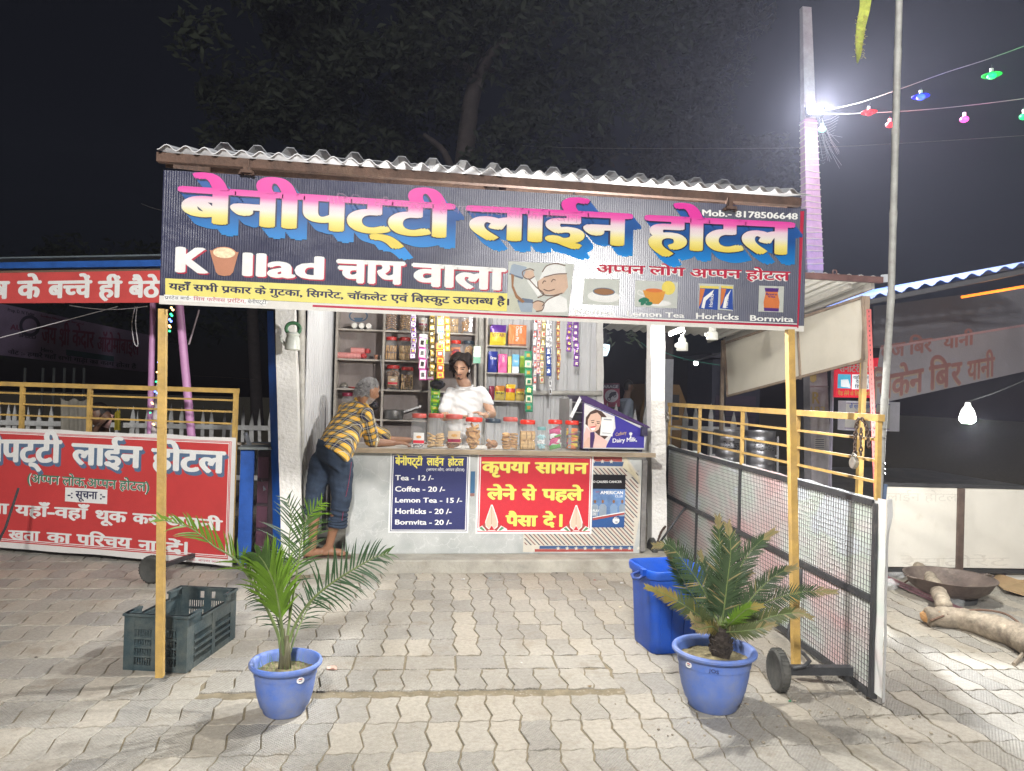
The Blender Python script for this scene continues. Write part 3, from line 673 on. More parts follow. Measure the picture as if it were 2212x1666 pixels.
T(banner, SB, 'Bourn', zb, (1900,852), (1972,855), 836, purp, lay=.0022, bx=.04, n=3); T(banner, SB, 'Vita', zb, (1910,868), (1962,870), 854, purp, lay=.0022, bx=.04, n=3)

# ---------------------------------------------------------------- counter and what is pasted on it
counter = thing('counter', 'long marble patterned serving counter with a worn board top at the stall front', 'counter', (.8, 6.3, .1))
def marble_mat():
    m = mat('marble_print', (.5,.5,.48), .4, var=0, bump=0); N = m.node_tree.nodes; L = m.node_tree.links; b = N['Principled BSDF']; g = N.new('ShaderNodeNewGeometry')
    n = N.new('ShaderNodeTexNoise'); n.inputs['Scale'].default_value = 5; n.inputs['Detail'].default_value = 8; L.new(g.outputs['Position'], n.inputs['Vector'])
    r = N.new('ShaderNodeValToRGB'); e = r.color_ramp.elements; e[0].position = .3; e[0].color = (.36,.38,.37,1); e[1].position = .7; e[1].color = (.56,.57,.55,1); L.new(n.outputs[0], r.inputs[0])
    mp = N.new('ShaderNodeMixRGB'); mp.inputs[0].default_value = .35; L.new(g.outputs['Position'], mp.inputs[1]); L.new(n.outputs['Color'], mp.inputs[2])
    v = N.new('ShaderNodeTexVoronoi'); v.feature = 'DISTANCE_TO_EDGE'; v.inputs['Scale'].default_value = 6.5; L.new(mp.outputs[0], v.inputs['Vector'])
    vr = N.new('ShaderNodeMapRange'); vr.inputs[1].default_value = 0; vr.inputs[2].default_value = .028; vr.inputs[3].default_value = .6; vr.inputs[4].default_value = 0; L.new(v.outputs['Distance'], vr.inputs[0])
    n2 = N.new('ShaderNodeTexNoise'); n2.inputs['Scale'].default_value = 3; L.new(g.outputs['Position'], n2.inputs['Vector']); k = N.new('ShaderNodeMath'); k.operation = 'MULTIPLY'; L.new(vr.outputs[0], k.inputs[0]); L.new(n2.outputs[0], k.inputs[1])
    mx = N.new('ShaderNodeMixRGB'); mx.inputs[2].default_value = (.8,.8,.79,1); L.new(k.outputs[0], mx.inputs[0]); L.new(r.outputs[0], mx.inputs[1]); L.new(mx.outputs[0], b.inputs['Base Color']); return m
part('front_panel', MB().bb((-.475,6.075,.102),(2.0,6.10,.925)), marble_mat(), counter)
part('side_panel', MB().bb((-.475,6.102,.102),(-.45,6.6,.925)), mat('dark_board', (.15,.10,.07), .8), counter)
part('side_panel', MB().bb((1.975,6.102,.102),(2.0,6.6,.925)), mat('board_grey', (.3,.28,.26), .8), counter)
part('corner_strip', MB().bb((2.004,6.06,.12),(2.045,6.12,.90)), mat('tin_strip', (.30,.29,.28), .45, .6, var=.3, dirt=.5), counter)
part('top', MB().bb((-.44,6.035,.932),(2.10,6.70,.962)), mat('worn_laminate', (.55,.52,.46), .5, var=.12, scale=5, dirt=.3), counter)
part('top_edge', MB().bb((-.445,6.022,.928),(2.105,6.0345,.966)), mat('worn_edge', (.33,.26,.18), .75, var=.35, scale=10, bump=.6, bscale=40, stretch=(.3,1,1), dirt=.5), counter)
SC = Sheet((-.475, 6.074, .102), (1,0,0), (0,0,1))
# red white and blue striped covering at the right
cream = ink('covering_cream', (.60,.56,.48), 0); srb = ink('covering_brown_stripe', (.26,.13,.11), 0); snb = ink('covering_dark_stripe', (.08,.08,.10), 0); cr = ink('covering_red', (.36,.07,.06), 0); cb = ink('covering_blue', (.05,.10,.22), 0)
def tris(mb): return mb
A0 = SC.px(*zd(1072,1278)); B0 = SC.px(*zd(1640,1278)); C0 = SC.px(*zd(1630,480)); D0 = SC.px(*zd(2040,480)); E0 = SC.px(*zd(2030,1280))
x1, x2, x3 = A0[0], C0[0], D0[0]-.02; yb = .012; ym = SC.px(*zd(1200,1092))[1]; yt = SC.px(*zd(1700,478))[1]
flat(counter, SC, [(x1,yb),(x3-.05,yb),(x3,yb+.30),(x3,yt-.18),(x3-.13,yt),(x2-.05,yt),(x2-.05,ym),(x1,ym)], cream, .0006, name='striped_covering')
def inside(a, b): return (x1 < a < x3-.02-.03*(b < .3) and yb+.055 < b < (ym if a < x2-.05 else yt-.10)) and not (a > x3-.12 and b > yt-.10-(x3-a)*1.0+.02)
st = {0: [], 1: []}; 
k = 0
c = -1.2
while c < 3.2:      # diagonal stripes falling to the right, alternately brown and near black
    seg = []; q = None
    for j in range(240):
        a = x1+(x3-x1)*j/239; b = -(a-x1)*1.0+c
        if inside(a, b) and inside(a+.008, b):
            q = q or (a, b); e = (a, b)
        elif q: seg.append((q, e)); q = None
    if q: seg.append((q, e))
    for (p, r) in seg: st[k % 2].append([p, (p[0]+.013,p[1]), (r[0]+.013,r[1]), r])
    c += .036; k += 1
flats(counter, SC, st[0], srb, .0012, 'stripe')['kind'] = 'stuff'; flats(counter, SC, st[1], snb, .0012, 'stripe')['kind'] = 'stuff'
flat(counter, SC, rect(x2-.05, yt-.045, x3-.17, yt-.004), cr, .0012, name='covering_band'); flat(counter, SC, rect(x2-.05, yt-.085, x3-.15, yt-.047), cb, .0012, name='covering_band')
flat(counter, SC, rect(x1+.14, yb+.026, x3-.05, yb+.052), cb, .0012, name='covering_band'); flat(counter, SC, rect(x1+.10, yb+.002, x3-.05, yb+.024), cr, .0012, name='covering_band')
def star(a, b, r): return [(a+(r if k%2==0 else r*.42)*sin(pi*k/5), b+(r if k%2==0 else r*.42)*cos(pi*k/5)) for k in range(10)]
for q in [star(x2-.02+i*.078+.03, yt-.045, .020) for i in range(3)] + [star(x1+.30+i*.078, yb+.030, .019) for i in range(10)]: flat(counter, SC, q, ink('star_cream', (.66,.62,.54), 0), .0018, 'star')
part('peeled_corner', MB().poly([SC.at(x3-.145,yt-.005,.004), SC.at(x3-.17,yt-.09,.012), SC.at(x3-.09,yt-.15,.022), SC.at(x3-.005,yt-.24,.006), SC.at(x3-.03,yt-.16,.004)], (0,-.001,0)), mat('paper_back', (.62,.56,.40), .7), counter)
# price list
white = ink('lettering_white', (.82,.82,.80), 0); crim = ink('crimson_print', (.50,.02,.06), 0); nblue = ink('navy_print', (.02,.02,.07), 0)
def poster(name, label, cat, f, c4, marg, colr, bcol, frame=True, g=None):
    xs = [SC.px(*f(*p)) for p in c4]; a0 = (xs[0][0]+xs[3][0])/2; a1 = (xs[1][0]+xs[2][0])/2; b1 = (xs[0][1]+xs[1][1])/2; b0 = (xs[2][1]+xs[3][1])/2
    t = thing(name, label, cat, SC.at((a0+a1)/2, b0, .003), g); sh = Sheet(SC.at(0,0,.003), SC.u, SC.v)
    flat(t, sh, rect(a0,b0,a1,b1), bcol, 0, 'sheet', .0012)
    if frame:
        flat(t, sh, rect(a0+marg*.55,b0+marg*.55,a1-marg*.55,b1-marg*.55), colr, .0014, 'print'); flat(t, sh, rect(a0+marg*.75,b0+marg*.75,a1-marg*.75,b1-marg*.75), white, .0020, 'print'); flat(t, sh, rect(a0+marg,b0+marg,a1-marg,b1-marg), colr, .0026, 'print')
    return t, sh, (a0,b0,a1,b1)
pwhite = ink('poster_white', (.76,.76,.75), 0); pnavy = ink('poster_navy', (.030,.035,.13), 0); pyel = ink('poster_yellow', (.82,.72,.14), 0); pred = ink('poster_red', (.56,.028,.042), 0); pgreen = ink('poster_green', (.10,.28,.12), 0)
pl_, sh, bx_ = poster('price_list', 'navy price list pasted on the counter, tea and coffee prices in white', 'poster', zd, [(12,447),(648,455),(640,1098),(-8,1090)], .028, pnavy, pwhite)
T(pl_, sh, 'बेनीपट्टी', zd, (48,548), (270,552), 488, pyel, lay=.004, bx=.045, by=.03, n=6); T(pl_, sh, 'लाईन', zd, (300,550), (440,552), 492, pyel, lay=.004, bx=.045, by=.03, n=6); T(pl_, sh, 'होटल', zd, (470,552), (598,553), 497, pyel, lay=.004, bx=.045, by=.03, n=6)
T(pl_, sh, '(अ~पपन लोग, अ~पपन होटल)', zd, (300,596), (602,598), 576, white, lay=.004, bx=.012, n=2)
for s, x, yb_, yt_ in (('Tea - 12 /-',357,670,628),('Coffee - 20 /-',448,760,718),('Lemon Tea - 15 /-',585,848,808),('Horlicks - 20 /-',500,938,895),('Bornvita - 20 /-',502,1025,984)):
    T(pl_, sh, s, zd, (48,yb_), (x,yb_+3), yt_, white, lay=.004, bx=.027, by=.02, n=6)
np_, sh, bx_ = poster('notice_poster', 'red notice pasted on the counter, yellow Hindi writing and two pairs of praying hands', 'poster', zd, [(712,448),(1638,472),(1622,1108),(690,1092)], .030, pred, pwhite)
for s, L, R, yt_ in (('कृपया',(740,608),(1128,612),520),('सामान',(1165,612),(1595,618),525),('लेने',(780,822),(1020,826),735),('से',(1060,826),(1182,828),738),('पहले',(1222,828),(1555,830),740),('पैसा',(930,1035),(1190,1038),950),('दे',(1228,1038),(1335,1040),952),('।',(1362,1040),(1388,1040),942)):
    T(np_, sh, s, zd, L, R, yt_, pgreen, lay=.0034, bx=.06 if s != '।' else .02, by=.045, n=6, caph=.622); T(np_, sh, s, zd, L, R, yt_, pyel, lay=.0044, bx=.048 if s != '।' else .01, by=.03, n=6, caph=.622)
def praying(cx, cy, flip=1):
    q = lambda pts: PP(sh, zd, [(cx+x*flip, cy+y) for x, y in pts])
    flat(np_, sh, q([(-5,-195),(8,-195),(38,-110),(52,-60),(50,-20),(20,5),(0,-30),(-20,5),(-50,-20),(-52,-60),(-35,-110)]), pwhite, .0032, 'praying_hands'); flat(np_, sh, q([(-3,-185),(5,-185),(32,-105),(45,-58),(44,-25),(18,-2),(0,-38),(-18,-2),(-44,-25),(-46,-58),(-30,-105)]), ink('hand_print', (.66,.50,.38), 0), .0038, 'praying_hands')
    for s in (1,-1):
        flat(np_, sh, q([(s*50,-50),(s*75,-30),(s*40,15),(s*20,8),(s*48,-20)]), cr, .0040, 'praying_hands'); flat(np_, sh, q([(s*76,-28),(s*125,0),(s*120,12),(s*40,12)]), pwhite, .0036, 'praying_hands'); flat(np_, sh, q([(s*82,-20),(s*100,-8),(s*70,12),(s*52,12)]), pgreen, .0044, 'praying_hands')
    line2(np_, sh, q([(0,-180),(0,-40)]), .0035, ink('hand_line', (.36,.22,.15), 0), .0044)
praying(822, 1062); praying(1498, 1066)
# tobacco advert, partly under the notice
ad, sh, bx_ = poster('cigarette_advert', 'blue and black advert poster right of the red notice with dark figures and price disc', 'poster', zd, [(1628,624),(1894,628),(1884,1052),(1628,1046)], 0, pnavy, ink('advert_blue', (.03,.09,.26), 0), frame=False)
a0,b0,a1,b1 = bx_; h = b1-b0
flat(ad, sh, rect(a0,b1-h*.27,a1,b1), ink('advert_black', (.010,.010,.012), 0), .0014); flat(ad, sh, rect(a0,b0+h*.22,a1,b1-h*.275), mat('advert_sky', (.12,.22,.42), .5, var=.5, scale=6, bump=0), .0014)
T(ad, sh, 'O CAUSES CANCER', zd, (1632,692), (1864,692), 674, white, lay=.003, bx=.04, n=4)
T(ad, sh, 'AMERICAN', zd, (1692,782), (1874,783), 756, white, lay=.003, bx=.04, n=5); T(ad, sh, 'CLUB', zd, (1810,808), (1872,808), 790, white, lay=.003, bx=.02, n=3); T(ad, sh, 'NEW', zd, (1655,770), (1685,771), 758, cr, lay=.003, bx=.02, n=3)
for x, wd in ((1650,24),(1712,28),(1800,26),(1868,22)):
    flat(ad, sh, PP(sh, zd, [(x-wd,960),(x-wd*1.1,880),(x-wd*.5,862),(x+wd*.5,862),(x+wd*1.1,880),(x+wd,960)]), steel if x != 1800 else ink('advert_pale', (.2,.3,.45), 0), .0022); a, b = sh.px(*zd(x, 842)); flat(ad, sh, oval(a, b, .011, .015, 12), teap, .0026)
flat(ad, sh, PP(sh, zd, [(1630,975),(1886,930),(1886,945),(1630,992)]), cr, .003); flat(ad, sh, PP(sh, zd, [(1630,968),(1886,922),(1886,929),(1630,974)]), white, .003); T(ad, sh, 'PLAY', zd, (1632,925), (1684,925), 904, white, lay=.0034, bx=.03, n=3); T(ad, sh, 'ON!', zd, (1632,950), (1658,950), 932, white, lay=.0034, bx=.03, n=3)
a, b = sh.px(*zd(1818,993)); flat(ad, sh, oval(a, b, .030, .030), pwhite, .0034); T(ad, sh, '₹140', zd, (1795,980), (1840,980), 962, pnavy, lay=.004, bx=.03, n=3); T(ad, sh, '10', zd, (1808,1014), (1830,1014), 996, pnavy, lay=.004, bx=.03, n=3)
flat(counter, SC, PP(SC, zd, [(655,600),(690,600),(686,775),(650,775)]), ink('old_blue_notice', (.05,.14,.26), 0), .0012, 'scrap'); flat(counter, SC, PP(SC, zd, [(650,776),(686,776),(684,800),(650,800)]), srb, .0012, 'scrap')
# ---------------------------------------------------------------- shelving at the back of the stall
shelfw = mat('shelf_board', (.44,.40,.35), .7, var=.18, scale=9, bump=.3, dirt=.35, dirtcol=(.28,.22,.18), dirtscale=5)
backb = mat('shelf_backing', (.33,.28,.26), .7, var=.3, scale=3, bump=.2, dirt=.6, dirtcol=(.46,.44,.42), dirtscale=3.5, stretch=(1,1,.5))
def X(f, x, y, Y): return P(*f(x, y), Y)
YS, YB = 7.38, 7.62
su = thing('shelf_unit', 'tall wooden shelf unit with grey backing holding biscuit jars', 'shelves', (-.04, 7.5, .1))
sx = [X(zi,118,600,YS).x, X(zi,700,600,YS).x, X(zi,1270,900,YS).x, X(zi,1845,300,YS).x]
sz = [X(zi,700,232,YS).z, X(zi,700,598,YS).z, X(zi,700,962,YS).z, X(zi,700,1330,YS).z]
part('back_board', MB().bb((sx[0],YB-.008,.1),(sx[2],YB,2.5)), backb, su); part('back_board', MB().bb((sx[2]+.002,YB-.008,sz[2]),(sx[3],YB,2.5)), backb, su)
for x, z0 in ((sx[0],.1),(sx[1],.1),(sx[2],.1),(sx[3],sz[2])): part('upright', MB().bb((x-.011,YS,z0),(x+.011,YB-.009,2.5)), shelfw, su)
for k, z in enumerate(sz+[.84,.5]):
    for a, b in ((0,1),(1,2),(2,3)):
        if b == 3 and k > 2: continue
        part('shelf', MB().bb((sx[a]+.0115,YS+.003,z-.016),(sx[b]-.0115,YB-.010,z)), shelfw, su)
rs = thing('shelf_unit', 'small open shelf of chocolate packs and snack pouches fixed to the ribbed wall', 'shelves', (1.0, 7.5, 1.36))
rx0, rx1 = X(zj,108,400,YS).x, X(zj,572,400,YS).x; rz = [X(zj,300,378,YS).z, X(zj,300,678,YS).z, X(zj,300,985,YS).z]
for x in (rx0,): part('upright', MB().bb((x-.008,YS+.01,rz[2]),(x+.008,7.64,2.35)), shelfw, rs)
for z in rz: part('shelf', MB().bb((rx0+.0085,YS+.01,z-.014),(rx1-(.03 if z == rz[2] else 0),7.64,z)), shelfw, rs)

# ---------------------------------------------------------------- jars
jarm = mat('clear_plastic', (.9,.92,.92), .07, var=0, bump=0, alpha=.10, spec=1.0)
redlid = mat('red_lid', (.50,.035,.03), .38, var=.08, bump=.05); redlid2 = mat('bright_red_lid', (.72,.04,.02), .35, var=.06, bump=.05); darklid = mat('dark_lid', (.03,.05,.07), .4, var=.1, bump=.05); mutelid = mat('faded_red_lid', (.50,.09,.07), .45, var=.1, bump=.05); cyanlid = mat('cyan_lid', (.20,.42,.42), .4)
bis = mat('biscuit', (.58,.33,.12), .75, var=.28, scale=28, bump=.5, bscale=90); bis2 = mat('dark_biscuit', (.40,.20,.08), .75, var=.3, scale=28, bump=.5, bscale=90); bis3 = mat('pale_biscuit', (.66,.44,.20), .75, var=.25, scale=28, bump=.5, bscale=90)
silver = mat('silver_foil', (.62,.62,.64), .25, .7, var=.2, scale=40, bump=.5, bscale=60)
def biscmesh(name, r, h, m, k=10):
    mb = MB(); mb.lathe([(r*.94,-h/2),(r,-h*.2),(r,h*.2),(r*.92,h/2)], n=k); mb.smooth = False; return mb.mesh(name, m)
BM = {'b': biscmesh('biscuit', .043, .015, bis), 'd': biscmesh('biscuit', .042, .014, bis2), 'p': biscmesh('biscuit', .044, .016, bis3)}
def sweets(colm, r=.011):
    mb = MB(); mb.lathe([(.001,-r*2.2),(r*.9,-r*1.9),(r*.35,-r*1.1),(r,-r*.6),(r,r*.6),(r*.35,r*1.1),(r*.9,r*1.9),(.001,r*2.2)], n=7); return mb.mesh('sweet', colm)
POUCH = {}
def pouchmesh(key, m, w, h):
    mb = MB(); n = 4; vs = []
    for s in (1, -1):
        for j in range(n+1):
            for i in range(n+1):
                u, v = i/n, j/n; d = (sin(pi*u)*sin(pi*v))**.6*min(w,h)*.16; vs.append(((u-.5)*w*(1-.05*sin(pi*v)), -s*d, (v-.5)*h))
    A = (n+1)**2; fs = []
    for j in range(n):
        for i in range(n): a = j*(n+1)+i; fs.append((a,a+1,a+n+2,a+n+1)); fs.append((A+a,A+a+n+1,A+a+n+2,A+a+1))
    mb.add(vs, fs); mb.smooth = True; return mb.mesh('pouch', m)
def cap(me, parent, loc, rot, name=None, k=1):
    o = bpy.data.objects.new(name or me.name.split('.')[0], me); C.objects.link(o); o.parent = parent; o.location = loc; o.rotation_euler = rot; o.scale = (k,k,k); return o
def jar(loc, w, h, lid, fill, label, group, square=True, lab=None, labcol=None, lidh=None, rz=0):
    t = thing('biscuit_jar', label, 'jar', loc, group, rz); r = w/2; hb = h-.026; pw = 5.5 if square else None
    prof = [(.001,.003),(r*.82,0),(r*.97,.012),(r,.03)]
    for k in range(1, 5): z = .03+(hb*.80-.03)*k/5; prof += [(r,z-.006),(r*.975,z),(r,z+.006)]
    prof += [(r,hb*.80),(r*.95,hb*.86),(r*.84,hb*.93),(r*.80,hb*.97),(r*.80,hb)]
    mb = MB(); mb.lathe(prof, n=28, power=None)
    if pw:
        for i, v in enumerate(mb.v):
            x, y, z = v; f = min(1, max(0, (hb*.95-z)/(hb*.12))); a = atan2(y, x); q = (abs(cos(a))**4.2+abs(sin(a))**4.2)**(-1/4.2); q = 1+(q-1)*f*.75; mb.v[i] = (x*q*(.96), y*q*.96, z)
    local('jar_body', mb, jarm, t, smooth='auto')
    lr = r*.86; m2 = MB(); m2.lathe([(lr,hb-.008),(lr*1.02,hb-.004),(lr*1.02,hb+.018),(lr*.97,hb+.026),(lr*.80,hb+.027),(lr*.78,hb+.022),(.001,hb+.022)], n=26); local('lid', m2, lid, t, smooth='auto')
    fill(t, r, hb)
    if lab:
        z0, z1 = lab; mb = MB(); n = 8; vs = []
        for k in range(n+1):
            a = -pi/2+(-.62+1.24*k/n); q = (abs(cos(a))**4.2+abs(sin(a))**4.2)**(-1/4.2); q = 1+(q-1)*.75; vs += [(r*1.004*q*.965*cos(a), r*1.004*q*.965*sin(a), hb*z0), (r*1.004*q*.965*cos(a), r*1.004*q*.965*sin(a), hb*z1)]
        mb.add(vs, [(2*k,2*k+2,2*k+3,2*k+1) for k in range(n)]); lo = local('paper_label', mb, labcol[0], t)
        mb = MB(); v2 = [(x*1.01, y*1.01, z*.0+(hb*(z0+(z1-z0)*(.05 if i%2==0 else .32)))) for i, (x,y,z) in enumerate(vs)]; mb.add(v2, [(2*k,2*k+2,2*k+3,2*k+1) for k in range(n)]); b = local('label_band', mb, labcol[1], t); b.parent = lo
        mb = MB(); mb.poly([(r*.24*cos(a)*1.3, -r*1.02, hb*(z0+(z1-z0)*.62)+r*.16*sin(a)) for a in [2*pi*k/12 for k in range(12)]], (0,-.001,0)); b = local('label_picture', mb, labcol[2], t); b.parent = lo
    return t
def stacked(n, key, cols=2, z0=.008, tiltx=0):
    def f(t, r, hb):
        per = max(1, n//cols)
        for c in range(cols):
            for k in range(per):
                cap(BM[key], t, ((c-(cols-1)/2)*r*.92+random.gauss(0,.003), random.uniform(-.3,.1)*r, z0+.010+k*.0185), (random.gauss(0,.10), random.gauss(0,.08)+(.22 if c else -.22), random.uniform(0,6)), k=r/.086)
    return f
def tumbled(n, key, top):
    def f(t, r, hb):
        for k in range(n):
            a = random.uniform(0, 2*pi); q = r*.42*sqrt(random.random()); cap(BM[key], t, (q*cos(a), q*sin(a)-.12*r, .03+(hb*top-.03)*k/n), (random.uniform(.2,1.4), random.uniform(-.5,.5), random.uniform(0,6)), k=r/.085)
    return f
def upright_rows(nc, key, rows_):
    def f(t, r, hb):
        for j in range(rows_):
            for k in range(nc): cap(BM[key], t, (-r*.72+r*1.44*k/(nc-1), -.1*r+random.gauss(0,.004), .042+j*.076), (random.gauss(0,.06), pi/2+random.gauss(0,.07), random.gauss(0,.06)), k=r/.075)
    return f
def fishbone(n, key):
    def f(t, r, hb):
        for k in range(n):
            for s in (-1, 1): cap(BM[key], t, (s*r*.40, -.15*r, .03+k*(hb*.78/n)), (0, s*.5, 0), k=r/.09)
    return f
pinkf = mat('pink_wrap', (.70,.10,.28), .3, var=.35, scale=30, bump=.4); greenf = mat('green_wrap', (.12,.42,.10), .3, var=.4, scale=30, bump=.4); orangef = mat('orange_wrap', (.80,.22,.04), .3, var=.35, scale=30, bump=.4); yellowf = mat('yellow_wrap', (.80,.60,.06), .3, var=.3, scale=30, bump=.4); cyanf = mat('cyan_wrap', (.42,.66,.70), .3, var=.3, scale=60, bump=.4); whitef = mat('white_wrap', (.8,.8,.8), .35, var=.2, scale=50, bump=.4); maroonf = mat('maroon_wrap', (.30,.02,.06), .3, var=.3, scale=30, bump=.4)
def layers(ms, per=3, top=.8, r0=.013):
    mes = [sweets(m, r0) for m in ms]
    def f(t, r, hb):
        N = len(ms)*per*3
        for k in range(N):
            a = random.uniform(0, 2*pi); q = r*.66*sqrt(random.random()); z = .02+(hb*top-.02)*k/N; cap(mes[min(len(ms)-1, int(k/N*len(ms)))], t, (q*cos(a), q*sin(a), z), (random.uniform(0,3), random.uniform(0,3), random.uniform(0,3)))
    return f
def stackpouch(ms, top=.85, w=.10, h=.045):
    mes = [pouchmesh('p', m, w, h) for m in ms]
    def f(t, r, hb):
        for k, me in enumerate(mes*2):
            cap(me, t, (random.gauss(0,.004), -.25*r+random.gauss(0,.01), .03+(hb*top-.04)*k/(2*len(mes))), (random.gauss(.5,.25), random.gauss(0,.2), random.gauss(0,.25)))
    return f
lw, lr_, lo_ = ink('label_white', (.80,.78,.74), 0), ink('label_red', (.66,.03,.05), 0), ink('label_orange', (.72,.34,.10), 0); lb_ = ink('label_tan', (.62,.46,.30), 0)
JG = 'jars lined up on the counter'
for x, wd, top, lid, fill, lab, kw in (
    (235,128,147,mutelid,layers([silver],3,.22),'nearly empty jar with white and red label, leftmost on the counter',dict(lab=(.14,.50),labcol=(lw,lr_,lo_))),
    (370,135,143,mutelid,stacked(12,'p'),'dull red lidded jar with small stack of pale biscuits, second from left on the counter',{}),
    (515,152,147,mutelid,tumbled(12,'d',.34),'wide jar with tan label and brown cookies in front of the young vendor',dict(lab=(.20,.58),labcol=(lb_,maroonf,bis))),
    (675,150,167,redlid2,tumbled(26,'b',.80),'bright red lidded jar filled with loose golden cookies, left of the black lidded one',{}),
    (828,140,172,darklid,tumbled(8,'d',.26),'black lidded jar with a few crumbly biscuits on the counter',{}),
    (966,132,158,mutelid,stacked(14,'b'),'jar with two short biscuit stacks just right of the black lidded jar',{}),
    (1105,138,177,redlid2,upright_rows(8,'p',2),'red lidded jar of upright rusk biscuits left of the small cyan jar',{}),
    (1326,130,170,redlid2,stackpouch([greenf,whitef,pinkf,whitef,pinkf,maroonf]),'red lidded jar of pink, white and green sweet pouches on the counter',{}),
    (1461,130,172,redlid2,stackpouch([orangef,yellowf,pinkf,yellowf,orangef]),'jar of orange and yellow pouches beside the purple chocolate cooler',{})):
    b = X(zd, x, 408, 6.22); k = 1/1.8445*.4973*6.35/FOC
    jar((b.x, 6.22, .9622), wd*k, (405-top)*k+.006, lid, fill, lab, JG, **kw)
sj = thing('sweet_jar', 'small slim jar of pale blue sweets with cyan lid on the counter', 'jar', (X(zd,1219,405,6.18).x, 6.18, .9622))
mb = MB(); mb.lathe([(.001,.002),(.034,0),(.036,.01),(.036,.16),(.033,.175)], n=20); local('jar_body', mb, jarm, sj, smooth='auto')
mb = MB(); mb.lathe([(.036,.172),(.038,.176),(.038,.196),(.034,.200),(.001,.200)], n=20); local('lid', mb, cyanlid, sj, smooth='auto')
layers([cyanf,whitef,cyanf], 6, .62, .010)(sj, .034, .2)
SG = 'biscuit jars on the back shelves'
kk = 1/1.8445*.3241*7.6/FOC
def sjar(x, base, top, wd, lid, fill, lbl, shelf, Y=7.49, **kw):
    b = X(zi, x, base, Y); jar((b.x, Y, sz[shelf]+.0004), wd*kk, (base-top)*kk, lid, fill, lbl, SG, **kw)
sjar(795,590,310,150,redlid,upright_rows(6,'b',2),'jar of tan biscuits in two upright rows, left in the second shelf',1)
sjar(962,590,310,152,redlid,upright_rows(7,'p',2),'jar of biscuits standing beside the long purple sachet strip',1)
sjar(1590,590,322,135,redlid2,stackpouch([orangef,maroonf,orangef]),'red lidded jar of orange pouches above the young vendor\'s head',1,lab=(.25,.55),labcol=(redp,lw,lemon))
sjar(1745,590,322,150,darklid,tumbled(12,'b',.8),'dark lidded jar of round cookies on the shelf beside the bamboo pole',1)
sjar(815,950,660,175,redlid,fishbone(8,'d'),'jar of dark slanted biscuits with a tan label, on the third shelf',2,lab=(.22,.60),labcol=(lb_,lr_,lw))
sjar(990,950,675,160,redlid,upright_rows(6,'p',2),'jar of long pale biscuits on the third shelf, right of the labelled one',2)
sjar(800,222,-60,160,redlid,fishbone(7,'d'),'jar of slanted brown biscuits on the top shelf, half hidden by the banner',0)
sjar(968,222,-60,150,redlid,fishbone(8,'b'),'jar of slanted golden biscuits on the top shelf left of the purple strip',0)
sjar(1185,222,-50,150,redlid,tumbled(7,'d',.6),'jar with a white label on the top shelf, left of the black and gold strip',0,lab=(.3,.7),labcol=(lw,maroonf,lb_))
sjar(1555,222,-50,150,redlid,upright_rows(6,'p',2),'jar of pale biscuits on the top shelf behind the gold strip',0)
sjar(1710,222,-50,140,redlid,tumbled(9,'b',.7),'jar of cookies on the top shelf nearest the bamboo pole',0)
sjar(250,1330,1030,140,maroonf,tumbled(7,'d',.6),'jar with maroon lid on the lowest visible shelf behind the old man',3)

# ---------------------------------------------------------------- other things on the left shelves
pinkcup = mat('pink_paper_cup', (.72,.30,.28), .5, var=.35, scale=70, bump=.2, stretch=(30,1,1))
for x0, x1, y, lab in ((135,425,552,'long roll of pink paper cups lying on the second shelf'),(302,470,490,'short roll of pink paper cups lying on top of the long roll')):
    a = X(zi,x0,y,7.46); b = X(zi,x1,y,7.46); mb = MB(); n = 16; prof = []
    L = b.x-a.x
    for k in range(n): prof += [(.030, L*k/n), (.0325, L*(k+.45)/n), (.030, L*(k+.9)/n)]
    z = sz[1]+.033 if y > 500 else sz[1]+.085
    mb.lathe([(.001,0)]+prof+[(.001,L)], (a.x, 7.46, z), 14, 'X'); t = solo('cup_roll', mb, pinkcup, lab, 'paper cups', 'rolls of pink paper cups')
    e = MB().ball((b.x+.028,7.46,z), .034, 8, (1,.9,.9)); e.smooth = True; part('wrapper', e, mat('cup_wrap_red', (.5,.06,.06), .3, var=.5, scale=40, bump=.6), t)
mb = MB(); c = X(zi,612,585,7.45); mb.lathe([(.001,.004),(.012,.0),(.021,.045),(.0225,.048),(.019,.046),(.010,.006)], (c.x,7.45,sz[1]+.0002), 16); solo('clay_cup', mb, mat('clay', (.5,.24,.15), .8), 'tiny clay cup standing right of the pink paper cup rolls', 'cup', smooth='auto')
for x, lab in ((345,'leftmost white capped tumbler roll on the top shelf'),(432,'middle white capped tumbler roll on the top shelf'),(520,'rightmost white capped tumbler roll on the top shelf')):
    c = X(zi,x,200,7.38); mb = MB(); mb.lathe([(.001,0),(.029,0),(.031,.01),(.031,.2),(.001,.2)], (c.x, 7.37, sz[0]+.0325), 14, 'Y'); t = solo('tumbler_roll', mb, mat('cup_film', (.55,.54,.52), .3, var=.3, scale=30, bump=.4), lab, 'cup roll', 'capped rolls on the top shelf', smooth='auto')
    part('cap', MB().lathe([(.001,-.004),(.024,-.004),(.026,0)], (c.x,7.366,sz[0]+.0325), 14, 'Y'), mat('cap_white', (.8,.77,.7), .6), t)
alu = mat('aluminium', (.42,.42,.42), .32, .9, var=.15, scale=12, bump=.15); 
c = X(zi,830,1320,7.44); pan = thing('saucepan', 'dented aluminium saucepan with long handle on the shelf above the counter jars', 'pan', (c.x, 7.44, sz[3]+.0004))
rp = 115*kk; hp = 112*kk
local('pan_body', MB().lathe([(.001,0),(rp*.92,0),(rp*.98,.012),(rp,hp*.95),(rp*1.05,hp),(rp*1.03,hp),(rp*.96,hp*.94),(rp*.92,.006),(.001,.004)], n=26), alu, pan, smooth='auto')
